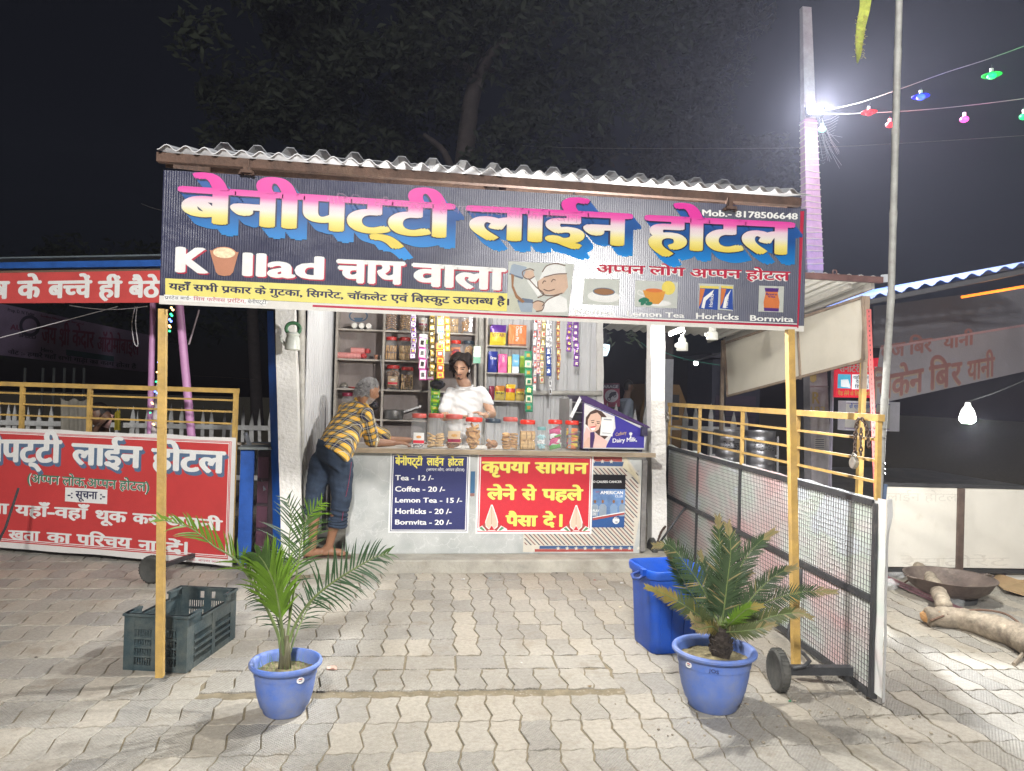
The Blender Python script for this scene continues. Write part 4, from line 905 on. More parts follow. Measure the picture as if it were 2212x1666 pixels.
e = X(zi,1168,1168,7.44)-Vector(pan.location); local('handle', MB().bar((rp*.98,0,hp*.8), (e.x,0,e.z), .008, .018), alu, pan)
c = X(zi,215,945,7.42); st_ = thing('tea_strainer', 'round tea strainer with a red handle lying on the third shelf', 'strainer', (c.x, 7.42, sz[2]+.0004))
local('mesh_bowl', MB().lathe([(.046,.012),(.040,.032),(.024,.052),(.001,.058)], n=18), mat('strainer_mesh', (.25,.23,.2), .5, .5), st_, smooth=True); local('rim', MB().lathe([(.046,.006),(.050,.010),(.046,.014)], n=18), alu, st_, smooth=True)
local('handle', MB().tube([(.046,-.01,.012),(.10,-.05,.008),(.135,-.07,.006)], [.006,.009,.008], 6), mat('red_plastic', (.5,.05,.04), .4), st_, smooth=True)
mb = MB(); mb.tube(smoothpath([X(zi,668,540,7.36), X(zi,676,700,7.36), X(zi,684,905,7.36)], 3), .006, 8); solo('steel_rod', mb, alu, 'long thin steel rod leaning against the shelf upright', 'rod')
# faint round print on the backing board of the first shelf
BS = Sheet((0, YB-.009, 0), (1,0,0), (0,0,1)); bp_ = ink('faded_blue_print', (.10,.16,.24), 0)
flat(su, BS, [q for q in [BS.px(*zi(395+118*cos(a), 60+75*sin(a))) for a in [2*pi*k/20 for k in range(20)]]], bp_, .0006); flat(su, BS, [BS.px(*zi(395+100*cos(a), 60+60*sin(a))) for a in [2*pi*k/20 for k in range(20)]], backb, .0012); flat(su, BS, PP(BS, zi, [(330,82),(460,82),(430,122),(365,122)]), bp_, .0018)

# ---------------------------------------------------------------- hanging strips of sachets
def sachet_mesh(w, h, m0, m1, m2=None):
    mb = MB(); a, b = w/2, h/2; d = min(w,h)*.12
    mb.add([(-a,0,-b),(a,0,-b),(a,0,b),(-a,0,b),(-a*.82,-d*.6,-b*.8),(a*.82,-d*.6,-b*.8),(a*.82,-d*.6,b*.8),(-a*.82,-d*.6,b*.8)], [(0,1,5,4),(1,2,6,5),(2,3,7,6),(3,0,4,7)], 0)
    mb.add([(-a,.001,-b),(a,.001,-b),(a,.001,b),(-a,.001,b)], [(3,2,1,0)], 0)
    mb.add([(-a*.82,-d*.6,-b*.8),(a*.82,-d*.6,-b*.8),(a*.82,-d*.6,b*.8),(-a*.82,-d*.6,b*.8),(-a*.45,-d,-b*.4),(a*.45,-d,-b*.4),(a*.45,-d,b*.45),(-a*.45,-d,b*.45)], [(0,1,5,4),(1,2,6,5),(2,3,7,6),(3,0,4,7)], 1)
    mb.add([(-a*.45,-d,-b*.4),(a*.45,-d,-b*.4),(a*.45,-d,b*.45),(-a*.45,-d,b*.45)], [(0,1,2,3)], 2)
    return mb.mesh('sachet', [m0, m1, m2 or m0])
HG = 'strips of sachets hanging over the counter'
def strip(f, x0, x1, y0, y1, n, cols, Y, label, sway=0, x0b=None, group=HG):
    a = X(f, (x0+x1)/2, y0, Y); b = X(f, (x0+x1)/2+sway, y1, Y); wd = (X(f,x1,y0,Y)-X(f,x0,y0,Y)).x; top = a+Vector((0,0,.25)); H = (a.z-b.z)/n
    t = thing('sachet_strip', label, 'sachet strip', (a.x, Y, b.z), group); mes = [sachet_mesh(wd, H*.97, *c) for c in cols]
    for k in range(n+max(1, int(.22/H))):
        q = (k+.5)/n; z = b.z+H*(k+.5); x = b.x+(a.x-b.x)*q+.004*sin(k*.9+x0)
        cap(mes[k % len(mes)], t, (x-a.x, random.gauss(0,.003), z-b.z), (random.gauss(0,.10), random.gauss(0,.05), random.gauss(0,.22)))
    local('hanging_thread', MB().bb((-.001,-.001,(a.z-b.z)+.15),(.001,.001,2.84-b.z)), mat('thread', (.5,.5,.45), .8), t)
    return t
dpurple = mat('sachet_purple', (.20,.06,.32), .25, .2, var=.3, scale=80, bump=.2); gold = mat('sachet_gold', (.62,.42,.08), .25, .5, var=.3, scale=80, bump=.2); blk = mat('sachet_black', (.03,.022,.02), .3, var=.3, scale=80, bump=.2); cyans = mat('sachet_blue', (.12,.40,.58), .3, var=.2, scale=80, bump=.2); reds = mat('sachet_red', (.66,.08,.05), .3, var=.3, scale=80, bump=.2); greens = mat('sachet_green', (.02,.25,.12), .3, var=.3, scale=80, bump=.2); lime = mat('sachet_lime', (.28,.58,.03), .3, var=.3, scale=60, bump=.3); creams = mat('sachet_cream', (.78,.72,.52), .3, var=.15, scale=80, bump=.2); pinks = mat('sachet_pink', (.68,.10,.40), .3, var=.3, scale=80, bump=.2)
YH = 6.95
strip(zi,1042,1108,70,585,8,[(dpurple,whitef,dpurple),(whitef,dpurple,gold)],YH,'long purple and white sachet strip left of the black and gold one',-10)
strip(zi,1268,1336,80,800,9,[(gold,blk,creams),(blk,gold,creams)],YH-.05,'long black and gold sachet strip hanging left of the young vendor')
strip(zi,1368,1452,90,830,8,[(creams,cyans,whitef),(yellowf,creams,cyans),(creams,gold,whitef)],YH-.08,'cream, yellow and blue sachet strip just left of the vendor\'s hair')
strip(zi,1458,1520,80,500,5,[(gold,yellowf,creams),(orangef,gold,whitef)],YH,'short gold and orange sachet strip behind the vendor\'s head')
strip(zi,1352,1444,655,830,2,[(reds,yellowf,reds),(yellowf,reds,whitef)],YH-.11,'two red and yellow sachets at the end of a strip beside the vendor')
strip(zi,1752,1800,90,258,3,[(silver,whitef,silver)],YH,'short silver sachet strip left of the bamboo pole')
strip(zi,1140,1228,585,850,2,[(pinks,whitef,blk)],YH-.02,'left column of pink and white sachets below the green card')
strip(zi,1236,1330,585,850,2,[(pinks,whitef,blk)],YH+.03,'second column of pink sachets, half behind the black and gold strip')
strip(zj,628,662,130,885,9,[(silver,whitef,creams),(silver,reds,whitef)],YH,'narrow silver and white strip, leftmost of the bunch beside the snack shelf',-10)
strip(zj,668,706,130,690,8,[(pinks,creams,reds),(creams,maroonf,whitef)],YH-.03,'pale strip with maroon print in the tangled bunch',-15)
strip(zj,712,760,130,800,8,[(gold,creams,reds),(silver,gold,creams)],YH-.02,'gold and silver strip at the middle of the tangled bunch',-25)
strip(zj,762,800,130,610,7,[(silver,silver,whitef)],YH-.05,'shiny silver strip at the right of the tangled bunch',10)
strip(zj,800,828,130,930,9,[(silver,whitef,blk)],YH,'thin white strip with black print hanging lowest of the bunch',-8)
strip(zj,762,815,610,715,1,[(bluep,bluep,silver)],YH-.05,'single dark blue sachet hanging at the end of the shiny strip')
strip(zj,878,918,140,760,9,[(maroonf,gold,creams),(gold,maroonf,gold)],YH,'gold and brown strip right of the tangled bunch')
strip(zj,990,1048,140,448,5,[(dpurple,dpurple,gold)],YH,'shorter purple sachet strip of the pair near the white column')
strip(zj,1062,1124,140,612,7,[(dpurple,dpurple,creams)],YH,'longer purple sachet strip of the pair near the white column')
strip(zj,528,612,632,1112,5,[(greens,greens,gold),(greens,creams,greens)],YH-.15,'green cardamom sachet strip hanging beside the snack pouches',3)
strip(zi,1285,1395,985,1262,6,[(lime,greens,lime),(lime,lime,yellowf)],YH+.10,'bright green pouches hanging behind the vendor\'s shoulder')
def card(f, x0, y0, x1, y1, Y, label, bands, name='hanging_card', cat='card', tilt=0):
    a = X(f,x0,y1,Y); b = X(f,x1,y0,Y); t = thing(name, label, cat, ((a.x+b.x)/2, Y, a.z)); w, h = b.x-a.x, b.z-a.z
    local('sheet', MB().bb((-w/2,0,0),(w/2,.004,h)), bands[0][2], t)
    for (v0, v1, m) in bands: local('print', MB().bb((-w*.46,-.0012,h*v0),(w*.46,-.0002,h*v1)), m, t)
    local('hanging_thread', MB().bb((-.001,.0005,h),(.001,.0025,max(h+.05, 2.84-a.z))), MATS['thread'], t)
    return t
card(zi,1135,282,1262,585,YH,'pouch card with green and white header and clear pockets',[(.0,.58,mat('clear_film',(.4,.42,.40),.15,alpha=.45,var=0,bump=.3)),(.60,.76,lime),(.77,.98,whitef)])
card(zi,1805,430,1902,640,7.2,'white and green tag hung beside the bamboo pole',[(.0,.35,greens),(.36,.62,whitef),(.64,.98,creams)])
mb = MB(); mb.ball((0,0,0), .075, 14, (1,.6,.62)); 
mb.v = [tuple(Vector(v)*(1+.22*noise.noise(Vector(v)*26))) for v in mb.v]; c = X(zi,1370,905,YH+.05); mb.v = [(v[0]+c.x, v[1]+YH+.05, v[2]+c.z) for v in mb.v]
bagb = solo('black_bag', mb, mat('black_poly', (.02,.02,.022), .2, var=.4, scale=20, bump=.8, bscale=30), 'crumpled black and white poly bag hanging under the sachet strips', 'bag', smooth=True)
part('handle', MB().bar((c.x,YH+.05,c.z+.04),(c.x,YH+.05,c.z+.30), .006, .012), MATS['black_poly'], bagb)

# ---------------------------------------------------------------- packets on the small right shelf
def packet(f, x0, y0, x1, y1, shelf, label, cols, text=None, tcol=None, puff=True, name='packet', cat='packet', tilt=-.08, Y=7.45, group=None, textv=False):
    a = X(f,x0,y1,Y); b = X(f,x1,y0,Y); w, h = b.x-a.x, (b.z-a.z); z = rz[shelf]+.0006
    t = thing(name, label, cat, ((a.x+b.x)/2, Y, z), group)
    if puff:
        n = 8; mb = MB(); vs = []; 
        for s in (1,-1):
            for j in range(n+1):
                for i in range(n+1):
                    u, v = i/n, j/n; d = (sin(pi*u)*sin(pi*v))**.55*.020*(1+.25*noise.noise(Vector((u*4+x0, v*4, s)))); vs.append(((u-.5)*w*(1-.07*sin(pi*v)), -s*d, v*h))
        A = (n+1)**2; fs = []; mi = []
        for j in range(n):
            for i in range(n):
                q = j*(n+1)+i; v = (j+.5)/n; fs.append((q,q+1,q+n+2,q+n+1)); mi.append(next(k for k, c in enumerate(cols) if v <= c[0])); fs.append((A+q,A+q+n+1,A+q+n+2,A+q+1)); mi.append(0)
        mb.v = vs; mb.f = fs; mb.mi = mi; mb.smooth = True; o = local('wrapper', mb, [c[1] for c in cols], t)
    else:
        mb = MB(); zz0 = 0
        for k, (v, m) in enumerate(cols): mb.m = k; mb.bb((-w/2,-.022,h*zz0+(.0004 if k else 0)),(w/2,.022,h*v)); zz0 = v
        o = local('carton', mb, [c[1] for c in cols], t)
    sh = Sheet(Vector(t.location)+Vector((-w/2,-.0225,0)), (1,0,0), (0,0,1))
    for (s, u0, v0, u1, v1, m) in (text or []):
        if textv:
            s2 = Sheet(sh.at(u0*w, v0*h), (0,0,-1), (1,0,0)); lettering(t, s2, s, (0,0), ((v0-v1)*h,0), (u1-u0)*w, m, lay=.001, bx=.04, n=4)
        else: lettering(t, sh, s, (u0*w, v0*h), (u1*w, v0*h), v1*h, m, lay=.001, bx=.04, n=4)
    return t
pk = lambda n, c, mtl=.1: mat(n, c, .3, mtl, var=.18, scale=18, bump=.35, bscale=24)
packet(zj,138,145,328,366,0,'yellow and purple chocolate pouch on the top right shelf',[(.12,pk('wr_yellow',(.78,.62,.03))),(.62,pk('wr_yellow',(.78,.62,.03))),(1.0,pk('wr_violet',(.12,.03,.30)))],[('5STAR',.14,.42,.88,.60,bis2)])
packet(zj,345,145,545,371,0,'orange choco pie carton beside the yellow pouch',[(.10,pk('wr_brown',(.24,.08,.03))),(1.0,pk('wr_orange',(.72,.20,.03)))],[('Lotte',.62,.94,.80,.60,lw),('Choco Pie',.40,.94,.58,.22,lw)],puff=False,textv=True,name='choco_pie_box',cat='carton')
packet(zj,118,432,232,660,1,'dark blue biscuit packet, leftmost on the middle right shelf',[(.12,pk('wr_blue',(.02,.04,.30))),(1.0,pk('wr_blue',(.02,.04,.30)))],[('Oreo',.2,.62,.85,.76,lw)])
packet(zj,232,462,332,664,1,'magenta cake packet on the middle right shelf',[(.3,pk('wr_magenta',(.55,.02,.20))),(1.0,pk('wr_magenta',(.55,.02,.20)))],[('CAKES',.45,.92,.70,.55,lw)],puff=False,textv=True)
packet(zj,337,490,380,670,1,'slim yellow wafer packet on the middle right shelf',[(1.0,pk('wr_pale_yellow',(.70,.60,.12)))],puff=False)
packet(zj,383,470,464,672,1,'light blue wafer packet on the middle right shelf',[(.35,pk('wr_white',(.7,.75,.78))),(1.0,pk('wr_sky',(.12,.42,.65)))],[('Dukes',.2,.58,.82,.72,lw)],puff=False)
packet(zj,470,490,552,676,1,'lime green wafer packet, rightmost on the middle right shelf',[(.35,pk('wr_green2',(.12,.40,.05))),(1.0,pk('wr_lime',(.40,.62,.05)))],puff=False)
packet(zj,128,822,196,975,2,'maroon snack pouch partly behind the vendor\'s arm',[(.5,pk('wr_maroon',(.25,.02,.05))),(1.0,pk('wr_maroon',(.25,.02,.05)))])
packet(zj,195,815,312,972,2,'orange snack pouch with yellow band, left on the lowest right shelf',[(.42,pk('wr_tan',(.62,.48,.12))),(.62,pk('wr_yellow',(.78,.62,.03))),(1.0,pk('wr_dkorange',(.55,.20,.02)))],[('BHUJIA',.12,.42,.88,.58,blk)])
packet(zj,312,800,428,976,2,'bright yellow snack pouch with a red label between two orange ones',[(.55,pk('wr_yellow2',(.82,.52,.02))),(.8,pk('wr_red',(.60,.03,.03))),(1.0,pk('wr_yellow2',(.82,.52,.02)))],Y=7.43)
packet(zj,425,846,527,978,2,'orange and gold snack pouch beside the green sachet strip',[(.5,pk('wr_tan',(.62,.48,.12))),(.7,pk('wr_yellow',(.78,.62,.03))),(1.0,pk('wr_dkorange',(.55,.20,.02)))],[('MIXTURE',.12,.5,.88,.66,blk)])

# ---------------------------------------------------------------- chocolate cooler at the end of the counter
YC = 6.16
cl = thing('chocolate_cooler', 'slanted purple chocolate display cooler with a laughing woman on its side, right end of counter', 'display cooler', (1.78, 6.3, .962))
cp = lambda x, y: X(zk, x, y, YC)
purple = mat('cooler_purple', (.055,.025,.11), .35, var=.1, bump=.05)
a, b, c, d = cp(880,596), cp(1392,600), cp(1412,432), cp(884,212)
zb0 = .985
part('cabinet', MB().poly([(a.x,YC,zb0),(b.x,YC,zb0),(c.x,YC,c.z),(d.x,YC,d.z)], (0,.46,0)), mat('cooler_white', (.6,.6,.62), .4), cl)
e, f2, g_ = cp(866,160), cp(905,162), cp(1418,412)
part('lid_frame', MB().poly([(e.x,YC-.02,e.z-.03),(d.x-.005,YC-.02,d.z+.002),(c.x+.012,YC-.02,c.z+.002),(g_.x+.015,YC-.02,g_.z-.01),(g_.x,YC-.02,g_.z),(f2.x,YC-.02,f2.z),(e.x-.02,YC-.02,e.z)], (0,.50,0)), purple, cl)
part('edge_trim', MB().bb((a.x-.012,YC-.006,zb0),(a.x-.0005,YC+.47,d.z-.004)), purple, cl)
hg = cp(1383,450); part('hinge', MB().bb((hg.x-.028,YC-.03,hg.z-.045),(hg.x+.028,YC-.002,hg.z+.035)), mat('hinge_dark', (.03,.025,.06), .4), cl)
for x in (a.x+.03, b.x-.04): part('foot', MB().bb((x,YC+.03,.963),(x+.03,YC+.40,zb0-.0005)), MATS['hinge_dark'], cl)
for k in range(5): part('rack_bar', MB().bb((a.x-.10,YC+.03+.0001*k,zb0+.05+k*.085),(a.x-.013,YC+.44,zb0+.056+k*.085)), alu, cl)
part('rack_side', MB().bb((a.x-.125,YC+.02,zb0),(a.x-.101,YC+.45,e.z-.03)), mat('rack_grey', (.28,.28,.28), .5, .4), cl)
part('cooler_strap', MB().bar(cp(780,340)+Vector((0,.0,0)), cp(865,165)+Vector((0,-.005,0)), .028, .004, up=(0,1,0)), whitef, cl)
SK = Sheet((a.x, YC-.001, zb0), (1,0,0), (0,0,1)); FK = lambda pts, m, lay: flat(cl, SK, PP(SK, zk, pts), m, lay, name='side_print')
blues = ink('cooler_blue', (.04,.03,.30), 0); skinw = ink('woman_skin', (.72,.47,.36), 0); hairp = ink('woman_hair', (.07,.03,.02), 0); peach = ink('woman_top', (.78,.52,.46), 0); pale = ink('cooler_pale', (.72,.70,.68), 0)
FK([(890,590),(1386,594),(1390,448),(1142,322),(890,222)], blues, .0006); FK([(890,590),(1065,592),(1150,430),(1142,330),(890,225)], pale, .0010)
FK([(900,395),(905,340),(940,295),(985,272),(1035,290),(1072,330),(1100,420),(1085,500),(1040,540),(1000,480),(930,420)], hairp, .0014)
FK([(920,360),(945,315),(1000,300),(1028,330),(1032,385),(1010,440),(975,462),(940,450),(920,410)], skinw, .0018); FK([(885,592),(888,480),(910,420),(935,450),(980,470),(1030,500),(1085,540),(1070,592)], peach, .0016)
FK([(880,590),(890,545),(925,505),(965,520),(960,590)], skinw, .0024); FK([(938,592),(940,465),(975,460),(978,500),(962,592)], purple, .0028)
FK([(940,425),(985,420),(975,448),(955,450)], white, .0022); FK([(950,380),(972,378),(970,386),(952,388)], hairp, .0022); FK([(995,384),(1018,388),(1016,395),(996,392)], hairp, .0022); FK([(945,366),(975,362),(974,368),(946,372)], hairp, .0022); FK([(992,370),(1022,376),(1020,381),(993,376)], hairp, .0022); FK([(980,392),(990,392),(996,412),(982,414)], ink('woman_shade', (.55,.32,.24), 0), .0022); FK([(938,418),(990,412),(980,424),(945,428)], lr_, .0026)
T(cl, SK, 'Cadbury', zk, (1150,496), (1240,478), 468, ink('gold_print', (.60,.42,.20), 0), lay=.0022, bx=.02, n=3); T(cl, SK, 'Dairy Milk,', zk, (1125,550), (1328,538), 515, white, lay=.0022, bx=.03, n=5)
FK([(1262,470),(1275,462),(1290,470),(1285,490),(1268,490)], white, .0022); FK([(1272,490),(1280,490),(1282,512),(1268,512)], white, .0024)
FK([(1035,338),(1138,344),(1124,498),(1020,490)], white, .0034); FK([(1052,352),(1118,356),(1117,366),(1051,362)], ink('grey_print', (.35,.35,.38), 0), .0040); FK([(1040,466),(1110,470),(1109,476),(1040,472)], MATS['grey_print'], .0040)
# ---------------------------------------------------------------- flower pots with palms
potblue = mat('pot_blue', (.10,.19,.56), .55, var=.12, scale=4, bump=.08, dirt=1.15, dirtcol=(.27,.29,.36), dirtscale=5)
soil = mat('potting_soil', (.19,.16,.085), .95, var=.5, scale=40, bump=.9, bscale=60)
def pot(c, R, H, label, sticker=None):
    t = thing('flower_pot', label, 'flower pot', c); k = R/.16; prof = [(.001,.006),(.086*k,0),(.096*k,.010),(.100*k,.11*H),(.112*k,.17*H),(.126*k,.36*H),(.136*k,.58*H),(.139*k,.74*H),(.143*k,.745*H),(.145*k,.86*H),(.148*k,H-.028),(.158*k,H-.027),(.166*k,H-.018),(.167*k,H-.009),(.162*k,H-.001),(.155*k,H),(.147*k,H-.005),(.141*k,H-.02),(.134*k,H-.07)]
    local('pot_body', MB().lathe(prof, n=40), potblue, t, smooth='auto')
    mb = MB(); n = 30; vs = [(0,0,H-.045)]; rings = 7
    for r_ in range(1, rings+1):
        for k2 in range(n): a = 2*pi*k2/n; q = .139*k*r_/rings; vs.append((q*cos(a), q*sin(a), H-.052+.010*noise.noise(Vector((q*cos(a)*22, q*sin(a)*22, R*9)))+(.012 if r_ < 3 else 0)))
    fs = [(0,1+k2,1+(k2+1)%n) for k2 in range(n)]
    for r_ in range(rings-1): fs += [(1+r_*n+k2,1+(r_+1)*n+k2,1+(r_+1)*n+(k2+1)%n,1+r_*n+(k2+1)%n) for k2 in range(n)]
    mb.add(vs, fs); local('soil', mb, soil, t, smooth=True)
    return t
PL = G(607,1556); PL.z = 0; PL = PL+Vector((.0,.085,0)); PRc = G(1556,1543)+Vector((.0,.085,0))
potL = pot(PL, .152, .232, 'blue plastic pot at left holding the feathery green palm'); potR = pot(PRc, .188, .280, 'blue plastic pot at right holding the stiff dark cycad')
def sticker(t, c, ang, z, m, sc=1):
    p = Vector(c)+Vector((sc*sin(ang), -sc*cos(ang), z)); n = Vector((sin(ang), -cos(ang), .16)).normalized(); u = Vector((cos(ang), sin(ang), 0)); s = Sheet(p, u, n.cross(u)); 
    flat(t, s, oval(0,0,.018,.013), m, .001, 'sticker', .0006); flat(t, s, [(-.010,.003),(.010,.003),(.008,.007),(-.008,.007)], redp, .002, 'sticker_print'); flat(t, s, [(-.008,-.004),(.008,-.004),(.008,-.001),(-.008,-.001)], nblue, .002, 'sticker_print')
sticker(potL, PL, .62, .180, whitef, .1375); sticker(potR, PRc, -1.12, .225, whitef, .170)
ps = Sheet(PRc+Vector((.170*sin(-.42),-.170*cos(-.42)-.003,.222)), (cos(-.42),sin(-.42),0), (0,0,1)); lettering(potR, ps, 'JOS', (-.022,.0), (.022,-.006), .016, nblue, lay=.003, bx=.005, n=2)
def leafmat(n, c, tl=.3): 
    m = mat(n, c, .42, var=.28, scale=7, bump=.1, translucent=tl); return m
green1 = leafmat('palm_green', (.06,.12,.028)); green2 = leafmat('palm_bright', (.13,.24,.022)); green3 = leafmat('palm_dark', (.035,.078,.032)); dry = leafmat('dry_tip', (.28,.23,.11), .12); cyc = leafmat('cycad_green', (.055,.092,.042), .10); cyc2 = leafmat('cycad_olive', (.09,.115,.04), .12); cycy = leafmat('cycad_yellow', (.27,.22,.06), .2); stemm = mat('palm_stem', (.15,.20,.07), .5, var=.3, scale=14)
def frond(parent, pts, n, Lmax, wd, m, stem=.006, start=.3, nrm=(0,-1,.3), spread=(1.0,.55), droop=.25, side=(1,1), tipm=None, tipfrom=.9, curl=0, jit=.12, name='frond', k=7):
    """rachis through the given points, leaflets in two rows; each leaflet folded and drooping under its own weight"""
    path = smoothpath(pts, k); N = len(path); Ls = [0]
    for i in range(1, N): Ls.append(Ls[-1]+(path[i]-path[i-1]).length)
    T_ = Ls[-1]
    def at(s):
        d = s*T_
        for i in range(1, N):
            if Ls[i] >= d: q = (d-Ls[i-1])/max(1e-6, Ls[i]-Ls[i-1]); return path[i-1].lerp(path[i], q), (path[i]-path[i-1]).normalized()
        return path[-1], (path[-1]-path[-2]).normalized()
    mb = MB(); mb.m = 2; mb.tube(path, [stem*(1.15-.95*i/(N-1)) for i in range(N)], 6)
    nrm = Vector(nrm).normalized()
    for i in range(n):
        s = start+(1-start)*(i+.5)/n; p, t = at(s); sd = t.cross(nrm).normalized(); f = (s-start)/(1-start)
        L = Lmax*(.45+.55*sin(pi*min(1, f*.92+.16)))*(1 if f < .85 else .8); ang = spread[0]+(spread[1]-spread[0])*f
        for q in (1, -1):
            if random.random() > side[0 if q > 0 else 1]: continue
            a = ang+random.gauss(0, jit); ll = L*random.uniform(.82,1.08); d = (sd*q*sin(a)+t*cos(a)+nrm*random.uniform(.02,.22)).normalized()
            wv = t.cross(d).cross(d).normalized()*wd*.5 if t.cross(d).length > .01 else sd*wd*.5
            wv = (t-d*t.dot(d)).normalized()*wd*.5
            prev = None; seg = 4; c = p.copy(); dd = d.copy(); vs = []
            for j in range(seg+1):
                u = j/seg; w_ = (.55, 1.0, .9, .62, .04)[j]; vs += [c-wv*w_, c+nrm*wd*.10*w_, c+wv*w_]
                dd = (dd+Vector((0,0,-droop*u*random.uniform(.6,1.4)))).normalized(); c = c+dd*ll/seg
            fs = []
            for j in range(seg): b0 = 3*j; fs += [(b0,b0+1,b0+4,b0+3),(b0+1,b0+2,b0+5,b0+4)]
            mi = 1 if (tipm is not None and (f > tipfrom or random.random() < .05)) else 0
            n0 = len(mb.f); mb.add(vs, fs, mi)
    mb.smooth = True
    return part(name, mb, [m, tipm or m, stemm], parent)
YP = PL.y
palm = thing('palm_plant', 'young feathery palm with long arching green fronds growing in the left pot', 'palm', PL+Vector((0,0,.19)))
pz = lambda x, y, dy=0: P(*z3(x, y), YP+dy)
mb = MB(); base = pz(390,1150)
for dx, h, r in ((-.012,.10,.013),(.008,.12,.012),(.018,.09,.010),(-.004,.15,.011)): mb.tube([base+Vector((dx,0,-.03)), base+Vector((dx*.9,0,.04)), base+Vector((dx*1.1,0,h))], [r*1.25, r, r*.6], 10)
part('stem_base', mb, mat('stem_sheath', (.15,.14,.08), .6, var=.4, scale=20, stretch=(4,4,.5)), palm, smooth=True, kind='stuff')
B0 = lambda dx: pz(390+dx,1130)
frond(palm, [B0(-20), pz(345,960,.02), pz(235,720,-.05), pz(110,520,-.12), pz(30,440,-.15), P(462,1180,YP-.17), P(410,1140,YP-.18), P(338,1121,YP-.18)], 30, .13, .0085, green2, .0075, .38, (-.1,-1,.35), (.75,.55), .22, (.95,.35), green1, 2)
frond(palm, [B0(-8), pz(368,900,-.04), pz(330,660,-.08), pz(262,500,-.10), pz(215,440,-.12)], 34, .23, .012, green2, .007, .38, (.1,-1,.2), (.55,.35), .28, (1,1), green1, .7)
frond(palm, [B0(-4), pz(372,900,-.02), pz(352,700,-.03), pz(330,520,-.05), pz(310,380,-.06)], 30, .16, .0075, green2, .006, .35, (.6,-1,.2), (.50,.28), .12, (1,1))
frond(palm, [B0(0), pz(425,850,.03), pz(470,560,.06), pz(505,330,.08), pz(545,190,.06), pz(640,90,.02)], 24, .15, .007, green1, .006, .52, (0,-1,.1), (.85,.5), .2, (1,1), green2, .7)
frond(palm, [B0(8), pz(420,900,.10), pz(425,600,.18), pz(420,350,.25), pz(435,180,.28), pz(400,60,.30)], 22, .17, .007, green3, .005, .45, (0,-1,.2), (1.15,.6), .15, (1,.8))
frond(palm, [B0(20), pz(440,950), pz(540,770,-.02), pz(680,640,-.05), pz(850,530,-.06), pz(985,455,-.06), pz(1080,425,-.06)], 26, .165, .0085, green3, .007, .40, (.1,-1,.35), (1.15,.65), .34, (1,1), green1, .9)
frond(palm, [B0(24), pz(450,1010,.06), pz(500,880,.14), pz(580,730,.22), pz(640,680,.30)], 16, .12, .006, green3, .005, .35, (0,-1,.4), (1.1,.7), .3, (1,1))
frond(palm, [B0(-10), pz(360,930,.10), pz(310,780,.16), pz(230,700,.2), pz(160,660,.24)], 18, .12, .006, green3, .005, .35, (0,-1,.4), (1.0,.7), .3, (1,1))
mb = MB()
for k in range(40):
    a = random.uniform(0, 6.28); q = random.uniform(.05,.12); c = Vector(PL)+Vector((q*cos(a)-.03, q*sin(a), .185)); l = random.uniform(.03,.08); mb.add([c, c+Vector((.002,0,0)), c+Vector((random.uniform(-.02,.02), random.uniform(-.02,.02), l))], [(0,1,2)])
part('grass_tuft', mb, mat('pot_grass', (.16,.28,.06), .6, translucent=.2), palm, kind='stuff')
# cycad
YQ = PRc.y; cycad = thing('cycad_plant', 'stiff dark green cycad with browning frond tips growing in the right pot', 'cycad', PRc+Vector((0,0,.235)))
cz = lambda x, y, dy=0: P(*zf(x, y), YQ+dy)
mb = MB(); c0 = cz(325,1410); prof = [(.040,-.04),(.046,.0),(.050,.03),(.045,.07),(.034,.10),(.012,.12)]; mb.lathe(prof, c0, 14)
mb.v = [tuple(Vector(v)+(Vector(v)-c0).normalized()*.006*noise.noise(Vector(v)*60)) for v in mb.v]
for k in range(120):
    a = random.uniform(0, 6.28); z = random.uniform(-.01,.10); r = .048*(1-max(0,z-.05)*5); p = c0+Vector((r*cos(a), r*sin(a), z)); d = Vector((cos(a)*.4, sin(a)*.4, 1)); mb.bar(p, p+d*.018, .012, .005)
part('trunk', mb, mat('cycad_trunk', (.045,.035,.028), .9, var=.5, scale=40, bump=.8), cycad, kind='stuff')
CB = lambda dx=0, dz=0: cz(325+dx,1325+dz)
cf = lambda pts, n=34, L=.075, m=cyc, **k: frond(cycad, pts, int(n*1.45), L*1.12, .0068, m, .0042, .12, k.pop('nrm', (0,-1,.2)), k.pop('spread', (1.1,.55)), .05, (1,1), k.pop('tipm', dry), k.pop('tipfrom', .86), jit=.06, k=5)
cf([CB(), cz(265,1180,.05), cz(185,1060,.05), cz(120,985,.02), cz(55,985,-.02)], 40, .085)
cf([CB(-4), cz(230,1210,.10), cz(160,1100,.14), cz(110,1010,.16)], 34, .08, green3)
cf([CB(-2), cz(322,1150,.04), cz(322,1000,.06), cz(312,870,.05)], 46, .095)
cf([CB(2), cz(350,1140,-.02), cz(365,1000,-.04), cz(352,900,-.06)], 46, .095)
cf([CB(4), cz(375,1180,.02), cz(410,1060,.04), cz(470,980,.03), cz(540,925,-.02)], 40, .085)
cf([CB(6), cz(420,1230,-.02), cz(490,1150,-.04), cz(560,1095,-.06), cz(625,1070,-.10)], 38, .075, cyc)
cf([CB(8), cz(420,1260,.0), cz(540,1200,.04), cz(660,1170,.06), cz(790,1170,.06)], 42, .07, cyc, tipm=dry, tipfrom=.78)
cf([CB(8), cz(440,1300,-.05), cz(550,1265,-.08), cz(640,1255,-.10), cz(690,1275,-.12)], 38, .06, cyc2, tipm=dry, tipfrom=.74)
cf([CB(4), cz(370,1290,-.10), cz(430,1240,-.16), cz(490,1225,-.20)], 30, .06, green2, tipm=cycy, tipfrom=.78)
